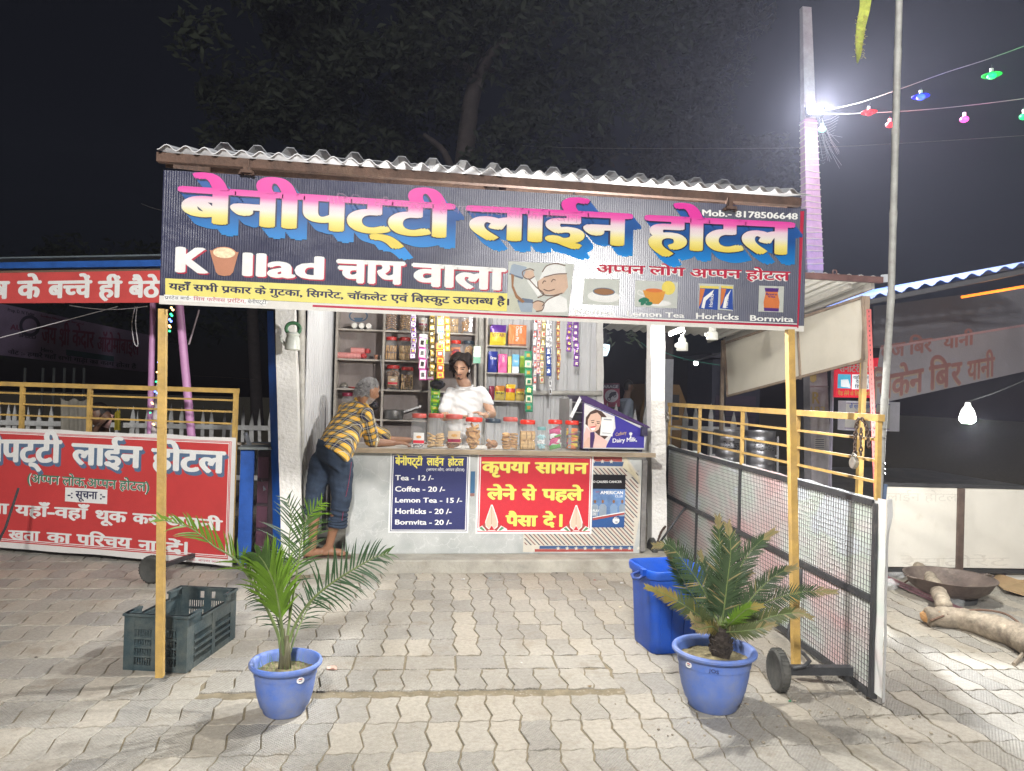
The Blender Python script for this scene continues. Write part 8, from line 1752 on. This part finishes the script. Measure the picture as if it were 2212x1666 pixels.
# t-shirt
tsm = mat('white_tshirt', (.68,.68,.67), .85, var=.03, scale=10, bump=.5, bscale=11, stretch=(1.6,1.6,.7)); b = MB()
loft(b, [(Vector((ctr.x,6.935,z)), lat*w_, Vector((0,d_,0))) for z, w_, d_ in ((.90,.165,.12),(1.05,.162,.122),(1.2,.172,.127),(1.33,.182,.125),(1.38,.185,.115))])
loft(b, [(Vector((ctr.x,6.935,1.37)), lat*.185, Vector((0,.115,0))), (ctr+Vector((0,.0,.022)), lat*.186, Vector((0,.082,0))), (nk+Vector((0,0,-.050)), lat*.115, Vector((0,.078,0))), (nk+Vector((0,0,-.028)), lat*.075, Vector((0,.065,0)))])
hR = shR.lerp(elR, .68)+Vector((-.008,0,0)); hL = shL.lerp(elL, .52)+Vector((.012,0,0)); chainp(b, [(shR+Vector((.010,0,.0)),.057),(hR,.054)]); chainp(b, [(shL+Vector((-.010,0,.0)),.057),(hL,.054)])
wr_ = lambda p: .011*noise.noise(Vector((p.x*9+p.z*7, p.y*5, p.z*16)))+.006*noise.noise(Vector((p.x*22+p.z*14, p.y*9, p.z*24)))
body('tshirt', b, [tsm], ym, .007, 4, disp=wr_)
part('collar', MB().tube([nk+Vector((0,-.004,-.012))+lat*.076*cos(a_)+Vector((0,.070*sin(a_),-.020*max(0,-sin(a_)))) for a_ in [2*pi*i/24 for i in range(25)]], .006, 6, caps=False), tsm, ym, smooth=True)
# hair swept from a parting
sp = []; rnd = random.Random(5)
for i in range(130):      # long fringe to his right (left in the picture)
    t = i/129; y0 = -.075+.15*t; sp.append([(.010+rnd.gauss(0,.004), y0, .117-.02*(2*t-1)**2), (-.045-.01*t, y0*1.05+.015, .117-.02*t), (-.078-rnd.uniform(0,.014), y0*.95+.010, .082-.01*t), (-.087+rnd.gauss(0,.006)+.03*max(0,t-.6)*2, y0*.9+.022*t, .035), (-.082+rnd.gauss(0,.010)+.06*max(0,t-.55)*2, y0*.85+.03*t, -.01-rnd.uniform(0,.035))])
for i in range(110):      # the other side, shorter
    t = i/109; y0 = -.085+.165*t; sp.append([(.008+rnd.gauss(0,.004), y0, .117-.02*(2*t-1)**2), (.045, y0*1.02, .114-.015*t), (.072+rnd.uniform(0,.008), y0*.95, .078-.02*t), (.077+rnd.gauss(0,.004), y0*.85-.012*t, .035+.02*t), (.075+rnd.gauss(0,.005), y0*.8-.03*t, (-.045 if t < .55 else .02)-rnd.uniform(0,.03))])
for i in range(100):      # back of the head
    a_ = pi+pi*(i/99); sp.append([(.02*cos(a_), -.02+.02*sin(a_), .118), (.055*cos(a_), .07*sin(a_)-.01, .10), (.073*cos(a_), .094*sin(a_)-.01, .04), (.072*cos(a_), .092*sin(a_)-.01, -.03), (.066*cos(a_), .088*sin(a_), -.095-rnd.uniform(0,.02))])
for i in range(26):      # fringe falling over the brow
    t = i/25; sp.append([(.0-.01*t, .05+.01*rnd.random(), .118), (-.022-.02*t, .088, .100), (-.045-.028*t, .100, .062), (-.062-.025*t+rnd.gauss(0,.003), .094-.02*t, .018), (-.070-.02*t, .080-.02*t, -.010-.02*t)])
hair_strands(hc, Ry, 1.04, sp, mat('vendor_hair', (.012,.008,.006), .7, var=.6, scale=30, bump=.3, spec=.12), ym, wd=.0062)
eb = hc+(Ry[0]*-.080+Ry[1]*.004-Ry[2]*.022)*1.04; part('earbud', MB().tube([eb+Ry[2]*.012, eb-Ry[2]*.016+Ry[1]*.006], [.0075,.0045], 8), mat('earbud_white', (.85,.85,.85), .3), ym, smooth=True)
wt = wrL.lerp(elL, .10); part('watch', MB().ball(wt+Vector((0,-.028,.006)), .018, 10, (1,.5,1)), mat('watch_silver', (.7,.7,.68), .25, .8), ym, smooth=True); d_ = (elL-wrL).normalized(); r1, f1, u1 = frame(d_, (0,-1,.2)); part('watch_strap', MB().tube([wt+r1*.030*cos(a_)+u1*.030*sin(a_) for a_ in [2*pi*i/14 for i in range(15)]], .005, 5, caps=False), MATS['watch_silver'], ym)
solo('paper_cup', MB().lathe([(.001,0),(.020,0),(.028,.05),(.026,.05),(.018,.004)], sh(1770,1290,6.58)-Vector((0,0,.02)), 14), mat('cup_white', (.8,.78,.76), .6), 'white paper cup held between the young vendor\'s hands', 'cup', smooth='auto')

# --- old man leaning on the counter
osk = skin('old_man_skin', (.27,.135,.075)); 
om = thing('person', 'grey haired man in yellow checked shirt and rolled navy trousers leaning on the counter, seen from behind', 'person', (-.62, 5.96, .1))
om['label'] = 'grey haired man in yellow checked shirt leaning on the counter, seen from behind'
q = lambda x, y, Y: P(*zc(x,y), Y)
hc = q(645,522,6.20); Ro = frame((.86,.52,-.30), (.30,0,1)); rt = Vector((.62,-.78,0)).normalized()
hips = q(415,925,6.0); shoR, shoL = q(628,668,6.08), q(505,640,6.42); cho = (shoR+shoL)/2; lat = (shoR-shoL).normalized()
b = MB(); head(b, hc, Ro, 1.0, .9); nk = q(598,610,6.22); chainp(b, [(hc-Ro[2]*.05-Ro[1]*.03,.052),(q(612,590,6.21),.053),(nk,.062)])
dT = (cho-hips).normalized(); dep = dT.cross(lat).normalized()
loft(b, [(hips,lat*.14,dep*.10),(hips.lerp(cho,.4),lat*.135,dep*.095),(hips.lerp(cho,.8),lat*.155,dep*.10),(cho,lat*.15,dep*.08),(nk,lat*.06,dep*.06)])
elb = q(668,852,6.20); elb.z = max(elb.z, 1.0); wri = q(800,838,6.24); wri.z = .962+.032
chainp(b, [(shoR,.050),(elb,.040)]); chainp(b, [(elb,.040),(elb.lerp(wri,.4),.036),(wri,.025)])
hand(b, wri, (1,.15,.02), (0,-.15,1), (.1,1,.1), .42, .98)
eL = Vector((-.20,6.50,1.00)); wL = Vector((.02,6.62,.995)); chainp(b, [(shoL,.050),(eL,.040)]); chainp(b, [(eL,.040),(wL,.026)]); hand(b, wL, (1,.1,0), (0,.1,1), (.1,-1,0), .4)
hipL, hipR = q(365,950,6.03), q(470,960,5.97)
kL, kR = q(318,1130,5.97), q(482,1170,5.93); aL, aR = q(300,1475,5.91), q(402,1478,5.95)
for h_, k_, a_ in ((hipL,kL,aL),(hipR,kR,aR)): chainp(b, [(h_,.085),(k_,.058)]); chainp(b, [(k_,.055),(k_.lerp(a_,.35),.054),(k_.lerp(a_,.8),.034),(a_,.032)])
def foot(b, ank, d, z0=.112, L=.17):
    d = Vector(d).normalized(); h = Vector((ank.x, ank.y, z0+.036))-d*.03; toe = h+d*L; toe.z = z0+.020; s_ = d.cross(Vector((0,0,1)))
    chainp(b, [(ank,.034),(h+Vector((0,0,.006)),.034),(h-d*.02,.030)]); chainp(b, [(h,.034),(h.lerp(toe,.55)+Vector((0,0,.004)),.032),(toe-d*.03,.026)])
    for k in range(5):
        o = (k-2)*.0165; st_ = toe-d*(.03+.004*abs(k-1))+s_*o; chainp(b, [(st_,.014),(st_+d*(.034-.004*k)+Vector((0,0,-.004)),.0095 if k else .012)])
    return h, toe, s_
dL, dR = (.85,.50,0), (.95,-.05,0)
fL = foot(b, aL, dL); fR = foot(b, aR, dR)
lo2 = local_of(hc, Ro, 1.0)
def opaint(p, n):
    x, y, z = lo2(p)
    if abs(x) < .09 and abs(z) < .14:
        if (z < -.045 and y > -.005) or (abs(z+.040) < .007 and abs(x) < .03 and y > .05): return 1
        if .024 < z < .034 and .012 < abs(x) < .052 and y > .05: return 1
    return 0
body('body', b, [osk, beardg], om, .0055, 3, opaint)
cap_shell(hc, Ro, 1.0, lambda x, y, z: (z > -.42 and y < .12 and not (z < -.05 and y > -.12)) or (z > .45 and y < .52), greyhair, om, 1.03, .003)
rg_ = random.Random(11); sp = []
while len(sp) < 1000:
    x, y, z = [rg_.gauss(0,1) for _ in range(3)]; n_ = sqrt(x*x+y*y+z*z); x, y, z = x/n_, y/n_, z/n_
    if not ((z > -.45 and y < .10 and not (z < -.05 and y > -.12)) or (z > .45 and y < .50)) or (abs(x) > .72 and y > -.40 and z < .22): continue
    k_ = lambda f, dz, dy: (x*.074*f, y*.094*f+dy, z*.115*f+dz)
    sp.append([k_(.98,0,0), k_(1.035,-.006,-.010+rg_.gauss(0,.002)), k_(1.05,-.020+rg_.gauss(0,.003),-.022+rg_.gauss(0,.003))])
hair_strands(hc, Ro, 1.0, sp, mat('grey_strands', (.17,.16,.155), .6, var=.55, scale=45, bump=.1), om, 'hair_tufts', .0026)
# checked shirt
def plaid():
    m = mat('checked_cloth', (.7,.42,.05), .8, var=0, bump=.45, bscale=9); N = m.node_tree.nodes; L = m.node_tree.links; b_ = N['Principled BSDF']
    uv = N.new('ShaderNodeUVMap'); uv.uv_map = 'UVMap'; sp_ = N.new('ShaderNodeSeparateXYZ'); L.new(uv.outputs[0], sp_.inputs[0])
    def band(src, lo_, hi, off=0.0):
        a = N.new('ShaderNodeMath'); a.operation = 'ADD'; a.inputs[1].default_value = off; L.new(src, a.inputs[0])
        f_ = N.new('ShaderNodeMath'); f_.operation = 'FRACT'; L.new(a.outputs[0], f_.inputs[0]); g1 = N.new('ShaderNodeMath'); g1.operation = 'GREATER_THAN'; g1.inputs[1].default_value = lo_; L.new(f_.outputs[0], g1.inputs[0]); g2 = N.new('ShaderNodeMath'); g2.operation = 'LESS_THAN'; g2.inputs[1].default_value = hi; L.new(f_.outputs[0], g2.inputs[0])
        k = N.new('ShaderNodeMath'); k.operation = 'MULTIPLY'; L.new(g1.outputs[0], k.inputs[0]); L.new(g2.outputs[0], k.inputs[1]); return k.outputs[0]
    u_, v_ = sp_.outputs[0], sp_.outputs[1]; A = band(u_, .0, .48); B = band(v_, .0, .48)
    s_ = N.new('ShaderNodeMath'); s_.operation = 'ADD'; L.new(A, s_.inputs[0]); L.new(B, s_.inputs[1])
    r = N.new('ShaderNodeValToRGB'); r.color_ramp.interpolation = 'CONSTANT'; e = r.color_ramp.elements; e[0].color = (.78,.42,.035,1); e[1].position = .4; e[1].color = (.20,.15,.06,1); x = e.new(.9); x.color = (.018,.022,.06,1)
    h_ = N.new('ShaderNodeMath'); h_.operation = 'MULTIPLY'; h_.inputs[1].default_value = .5; L.new(s_.outputs[0], h_.inputs[0]); L.new(h_.outputs[0], r.inputs[0])
    w1 = band(u_, .20, .245); w2 = band(v_, .20, .245); w3 = band(u_, .72, .75); w4 = band(v_, .72, .75); mx = [w1, w2, w3, w4]; acc = mx[0]
    for w_ in mx[1:]: a = N.new('ShaderNodeMath'); a.operation = 'MAXIMUM'; L.new(acc, a.inputs[0]); L.new(w_, a.inputs[1]); acc = a.outputs[0]
    k = N.new('ShaderNodeMath'); k.operation = 'MULTIPLY'; k.inputs[1].default_value = .75; L.new(acc, k.inputs[0]); M = N.new('ShaderNodeMixRGB'); M.inputs[2].default_value = (.55,.52,.45,1); L.new(k.outputs[0], M.inputs[0]); L.new(r.outputs[0], M.inputs[1]); L.new(M.outputs[0], b_.inputs['Base Color'])
    return m
b = MB(); hem = q(432,895,5.99)
loft(b, [(hem+Vector((-.01,0,-.02)),lat*.178,dep*.135),(hem.lerp(cho,.2),lat*.185,dep*.140),(hem.lerp(cho,.5),lat*.180,dep*.135),(hem.lerp(cho,.8),lat*.185,dep*.130),(cho+dT*.01,lat*.185,dep*.11),(nk-dT*.02,lat*.10,dep*.085),(nk+dT*.012,lat*.066,dep*.066)])
cuff = elb.lerp(wri, .10); chainp(b, [(shoR,.068),(shoR.lerp(elb,.5),.066),(elb+Vector((-.004,0,.018)),.060)]); chainp(b, [(elb+Vector((-.004,0,.018)),.058),(cuff+Vector((0,0,.012)),.050)]); chainp(b, [(shoL,.068),(eL+Vector((0,0,.03)),.058)])
wr2 = lambda p: .008*noise.noise(Vector((p.x*8+p.z*9, p.y*6, p.z*11)))+.005*noise.noise(Vector((p.x*20+p.z*12, p.y*12, p.z*24)))
shirt = body('shirt', b, [plaid()], om, .008, 4, disp=wr2)
me = shirt.data; uvl = me.uv_layers.new(name='UVMap')
for p_ in me.polygons:       # cloth laid along back and sleeve
    c_ = p_.center; t_ = max(0, min(1, (c_-shoR).dot(elb-shoR)/(elb-shoR).length_squared)); dist = (c_-shoR.lerp(elb,t_)).length; arm = dist < .085 and (c_-hem).dot(dT) < (cho-hem).length*.98 and t_ > .12
    ax_ = (elb-shoR).normalized() if arm else dT; la = ax_.cross(Vector((0,-1,0))).normalized() if arm else lat
    for li in p_.loop_indices:
        v_ = me.vertices[me.loops[li].vertex_index].co; uvl.data[li].uv = ((v_-hips).dot(la)/.066+20.1, (v_-hips).dot(ax_)/.066+20)
part('collar', MB().tube([nk+dT*.022+lat*.068*cos(a_)+dep*.066*sin(a_) for a_ in [2*pi*i/20 for i in range(21)]], .012, 8, caps=False), mat('collar_yellow', (.62,.36,.05), .8, var=.2), om, smooth=True)
mb = MB(); r1, f1, u1 = frame((wri-elb).normalized(), (0,0,1)); mb.tube([cuff+Vector((.008,0,.012))+r1*.050*cos(a_)+u1*.048*sin(a_) for a_ in [2*pi*i/18 for i in range(19)]], .012, 8, caps=False); part('rolled_cuff', mb, mat('cuff_cream', (.52,.46,.34), .85, var=.15), om, smooth=True)
# navy trousers rolled below the knee
jm = mat('navy_sweatcloth', (.020,.033,.058), .9, var=.30, scale=18, bump=.45, bscale=26); b = MB()
cL, cR = q(300,1255,5.93), q(455,1335,5.94)
loft(b, [(hips+Vector((0,0,.07)),lat*.150,dep*.125),(hips,lat*.170,dep*.140),(hips+Vector((0,0,-.10)),lat*.172,dep*.140)])
chainp(b, [(hipL+Vector((0,0,-.02)),.108),(kL,.078),(cL,.064)]); chainp(b, [(hipR+Vector((0,0,-.02)),.110),(kR,.080),(cR+Vector((0,0,.02)),.066)])
body('trousers', b, [jm], om, .008, 5, disp=lambda p: .007*noise.noise(Vector((p.x*14, p.y*14, p.z*26)))+(.006*sin(p.z*150+p.x*30) if p.z < cL.z+.05 and p.z < .5 else 0))
for k in range(3): part('trouser_roll', MB().tube([cR+Vector((0,0,-.018+.024*k))+Vector((.066*cos(a_), .064*sin(a_), .006*sin(a_*2+k))) for a_ in [2*pi*i/20 for i in range(21)]], .014, 8, caps=False), jm, om, smooth=True)
part('side_piping', MB().tube(smoothpath([q(540,960,5.86), q(525,1080,5.86), q(500,1200,5.87), q(482,1320,5.87)], 4), .003, 5), mat('maroon_piping', (.20,.03,.07), .8), om)
for (h_, toe, s_), d_, nm in ((fL, Vector(dL).normalized(), 'sandal'), (fR, Vector(dR).normalized(), 'sandal')):
    mb = MB(); c_ = (h_+toe)/2; ol = [(-.115,.030),(-.06,.036),(.02,.040),(.09,.044),(.125,.030),(.135,0),(.125,-.030),(.09,-.042),(.02,-.036),(-.06,-.034),(-.115,-.030),(-.13,0)]
    mb.poly([Vector((c_.x,c_.y,.1005))+d_*a_+s_*b_ for a_, b_ in ol], (0,0,.014)); o_ = part(nm, mb, mat('sandal_brown', (.10,.065,.045), .7, var=.3), om)
    part('strap', MB().tube([Vector((c_.x,c_.y,.12))+d_*.03+s_*.042, Vector((c_.x,c_.y,.160))+d_*.02, Vector((c_.x,c_.y,.12))+d_*.02-s_*.040], .006, 6), MATS['sandal_brown'], o_)
solo('black_helmet', MB().ball(q(672,612,6.62), .055, 14, (1,1,.8)), mat('gloss_black', (.012,.013,.016), .15), 'small glossy black bag behind the old man\'s chin', 'bag', smooth=True)

# --- man on the phone behind the red notice
msk = skin('seated_man_skin', (.15,.075,.045)); YS_ = 7.55
sm = thing('person', 'seated man holding a phone to his ear, head showing between the left yellow rails', 'person', (P(215,900,YS_).x, YS_, 0))
hc = P(*zl(945,1560), YS_); Rs = frame((-.80,-.58,-.22), (0,0,1)); b = MB(); head(b, hc, Rs, 1.0); dn = Vector((.02,.03,-.17)); chainp(b, [(hc-Rs[2]*.05-Rs[1]*.02,.052),(hc+dn,.058)])
c0 = hc+Vector((.01,.05,-.22)); lt = Vector((.6,-.8,0)).normalized(); loft(b, [(c0+Vector((0,.04,-.42)),lt*.15,Vector((.1,.07,0))),(c0+Vector((0,.02,-.2)),lt*.15,Vector((.09,.07,0))),(c0,lt*.17,Vector((.07,.05,0)))])
sR, sL = c0+lt*.17, c0-lt*.17
wr1 = hc+Rs[0]*-.045+Rs[1]*.10-Rs[2]*.10; ph = hc-Rs[0]*.085-Rs[2]*.02+Rs[1]*.02
wr1 = P(*zl(930,1655), YS_-.14); el1 = wr1+Vector((-.10,.02,-.24)); chainp(b, [(sR,.05),(el1,.04)]); chainp(b, [(el1,.038),(wr1,.026)]); hand(b, wr1, (.55,0,.75), (-.4,-.9,.2), (-.8,.2,.4), .5)
e2 = sL+Vector((.05,-.16,-.2)); w2 = e2+Vector((-.12,-.18,-.06)); chainp(b, [(sL,.05),(e2,.04)]); chainp(b, [(e2,.038),(w2,.026)]); hand(b, w2, (-.7,-.6,0), (0,0,1), (.5,-.6,0), .4)
for s_ in (-1,1):
    h_ = c0+Vector((0,.04,-.46))+lt*.09*s_; k_ = h_+Vector((-.30,-.26,.02)); a_ = Vector((k_.x+.02,k_.y+.03,.10)); chainp(b, [(h_,.085),(k_,.062)]); chainp(b, [(k_,.058),(a_,.035)]); chainp(b, [(a_+Vector((0,0,-.05)),.035),(a_+Vector((-.12,-.10,-.065)),.028)])
lo3 = local_of(hc, Rs, 1.0)
body('body', b, [msk, blackhair], sm, .0065, 3, lambda p, n: 1 if (abs(lo3(p)[2]+.040) < .006 and abs(lo3(p)[0]) < .028 and lo3(p)[1] > .05) or (.024 < lo3(p)[2] < .033 and .012 < abs(lo3(p)[0]) < .05 and lo3(p)[1] > .05) or (.004 < lo3(p)[2] < .010 and .018 < abs(lo3(p)[0]) < .042 and lo3(p)[1] > .04) else 0)
cap_shell(hc, Rs, 1.0, lambda x, y, z: (z > -.35 and y < .05) or (z > .50 and y < .62), blackhair, sm, 1.12, .004)
b = MB(); loft(b, [(c0+Vector((0,.04,-.44)),lt*.175,Vector((.12,.09,0))),(c0+Vector((0,.02,-.2)),lt*.175,Vector((.11,.09,0))),(c0,lt*.185,Vector((.09,.065,0))),(c0+Vector((0,0,.04)),lt*.09,Vector((.07,.05,0)))]); chainp(b, [(sR,.064),(sR.lerp(el1,.6),.062)]); chainp(b, [(sL,.064),(sL.lerp(e2,.7),.062)]); body('shirt', b, [mat('teal_shirt', (.02,.045,.06), .8, var=.2)], sm, .010, 3)
b = MB()
for s_ in (-1,1): h_ = c0+Vector((0,.04,-.46))+lt*.09*s_; k_ = h_+Vector((-.30,-.26,.02)); chainp(b, [(h_,.100),(k_,.078)]); chainp(b, [(k_,.072),(Vector((k_.x+.02,k_.y+.03,.16)),.055)])
body('trousers', b, [mat('dark_trousers', (.03,.03,.035), .9)], sm, .012, 3)
pp = P(*zl(1020,1610), YS_-.10); part('phone', MB().bar(pp+Vector((-.02,0,-.065)), pp+Vector((.02,0,.065)), .072, .010, up=(0,1,0)), mat('phone_pink', (.52,.30,.27), .4), sm)
seat_z = c0.z-.46-.105
stl = thing('plastic_stool', 'dark stool under the seated man behind the red notice', 'stool', (c0.x, c0.y+.04, 0))
part('seat', MB().bb((c0.x-.19,c0.y-.15,seat_z-.03),(c0.x+.19,c0.y+.23,seat_z)), mat('stool_dark', (.05,.05,.06), .5), stl)
for sx_ in (-.16,.16):
    for sy_ in (-.12,.20): part('leg', MB().bar((c0.x+sx_*1.1,c0.y+sy_*1.05,0),(c0.x+sx_,c0.y+sy_,seat_z-.031), .03, .03), MATS['stool_dark'], stl)
# --- passer-by in white beyond the picket fence
pb = thing('person', 'blurred passer-by in pale kurta walking in the dark beyond the picket fence', 'person', (P(1350,860,11.5).x, 11.5, 0))
hc = P(*zt(430,1000), 11.5); hc.z = min(hc.z, 1.60); Rp = frame((.9,.3,-.1), (0,0,1)); b = MB(); head(b, hc, Rp, 1.0); c0 = hc+Vector((-.04,0,-.24)); chainp(b, [(hc-Vector((0,0,.06)),.05),(c0+Vector((.02,0,.05)),.06)])
loft(b, [(Vector((c0.x-.02,11.5,.85)),(.0,.16,0),(.12,0,0)),(Vector((c0.x,11.5,1.15)),(0,.15,0),(.11,0,0)),(c0,(0,.19,0),(.10,0,0))])
for s_ in (-1,1):
    chainp(b, [(c0+Vector((0,s_*.19,-.02)),.05),(c0+Vector((-.03+.06*s_,s_*.24,-.30)),.042),(c0+Vector((.08,s_*.22,-.52)),.028)]); hand(b, c0+Vector((.08,s_*.22,-.52)), (.2,0,-1), (0,s_,0), (1,0,0), .3)
    chainp(b, [(Vector((c0.x,11.5+s_*.09,.85)),.09),(Vector((c0.x+.06*s_,11.5+s_*.09,.48)),.06),(Vector((c0.x+.10*s_-.03,11.5+s_*.09,.10)),.038)]); chainp(b, [(Vector((c0.x+.10*s_-.03,11.5+s_*.09,.05)),.035),(Vector((c0.x+.10*s_+.13,11.5+s_*.09,.035)),.028)])
body('body', b, [skin('passer_skin', (.2,.11,.07)), blackhair], pb, .011, 3, lambda p, n: 1 if p.z > hc.z+.03 or (p.z > hc.z-.06 and p.x < hc.x-.02) else 0)
b = MB(); loft(b, [(Vector((c0.x-.03,11.5,.55)),(0,.22,0),(.17,0,0)),(Vector((c0.x-.02,11.5,.85)),(0,.19,0),(.15,0,0)),(Vector((c0.x,11.5,1.15)),(0,.18,0),(.13,0,0)),(c0,(0,.21,0),(.12,0,0)),(c0+Vector((.02,0,.05)),(0,.08,0),(.07,0,0))])
for s_ in (-1,1): chainp(b, [(c0+Vector((0,s_*.19,-.02)),.065),(c0+Vector((-.03+.06*s_,s_*.24,-.30)),.060),(c0+Vector((.06,s_*.22,-.46)),.05)])
for s_ in (-1,1): chainp(b, [(Vector((c0.x,11.5+s_*.09,.80)),.11),(Vector((c0.x+.06*s_,11.5+s_*.09,.48)),.085),(Vector((c0.x+.10*s_-.03,11.5+s_*.09,.14)),.07)])
body('kurta', b, [mat('pale_kurta', (.40,.42,.50), .85, var=.1)], pb, .014, 3)
# ---------------------------------------------------------------- assumed lamps, none in view: two stall bulbs and a front lamp
ub = thing('assumed_led_bulb', 'assumed white led bulb hanging from the awning just behind the name banner', 'bulb', (.87,3.95,2.065))  # assumed bulb: unseen, placed from the banner glow and the ground shadows
local('bulb', MB().ball((0,0,0), .032, 12), lamp_mat('led_on', (1,.98,.94), 60), ub, smooth=True); local('socket', MB().tube([(0,0,.028),(0,0,.075)], .018, 10), whitef, ub); local('drop_wire', MB().bb((-.003,-.003,.075),(.003,.003,.55)), blackst, ub)
point_light('assumed_bulb_light', (.87,3.95,2.0), 165, (1,.98,.94), .03)
sb2 = thing('assumed_led_bulb', 'assumed white led bulb hanging inside the stall above the vendor, hidden by the banner', 'bulb', (.45,6.4,2.42))  # assumed bulb, out of view; added to light the shop and the vendor
local('bulb', MB().ball((0,0,0), .032, 12), lamp_mat('led_on', (1,.98,.94), 60), sb2, smooth=True); local('socket', MB().tube([(0,0,.028),(0,0,.075)], .018, 10), whitef, sb2); local('drop_wire', MB().bb((-.003,-.003,.075),(.003,.003,.50)), blackst, sb2)
point_light('assumed_shop_light', (.45,6.38,2.35), 30, (1,.98,.94), .05)

sp3 = thing('assumed_street_lamp', 'assumed street lamp on a grey post, added unseen behind the camera for front light', 'street lamp', (ASSUMED_LAMP.x-.9, ASSUMED_LAMP.y-.3, 0))  # assumed lamp, nowhere in view; added to light the lot from the front
part('lamp_post', MB().tube([(ASSUMED_LAMP.x-.9,ASSUMED_LAMP.y-.3,0),(ASSUMED_LAMP.x-.9,ASSUMED_LAMP.y-.3,5.3)], [.07,.05], 12), mat('lamp_post_grey', (.3,.3,.3), .5, .3), sp3)
part('arm', MB().tube([(ASSUMED_LAMP.x-.9,ASSUMED_LAMP.y-.3,5.28),(ASSUMED_LAMP.x,ASSUMED_LAMP.y,5.34)], .03, 8), MATS['lamp_post_grey'], sp3)
part('lamp_head', MB().box((ASSUMED_LAMP.x,ASSUMED_LAMP.y,5.30), (.30,.45,.07)), MATS['lamp_post_grey'], sp3); part('lens', MB().box((ASSUMED_LAMP.x,ASSUMED_LAMP.y,5.26), (.24,.38,.008)), lamp_mat('lens_on', (1,.97,.93), 20), sp3)
hz = MB().bb((-45,-7,-1.0),(45,40,11))
hm = bpy.data.materials.new('night_haze'); hm.use_nodes = True; N = hm.node_tree.nodes; N.remove(N['Principled BSDF']); pv = N.new('ShaderNodeVolumePrincipled'); pv.inputs['Density'].default_value = .0024; pv.inputs['Color'].default_value = (.80,.80,1,1); pv.inputs['Anisotropy'].default_value = .5
hm.node_tree.links.new(pv.outputs[0], N['Material Output'].inputs['Volume']); part('haze', hz, hm, None, kind='stuff')['label'] = 'thin night haze over the whole lot'
bpy.data.scenes.remove(TS)     # the workbench scene
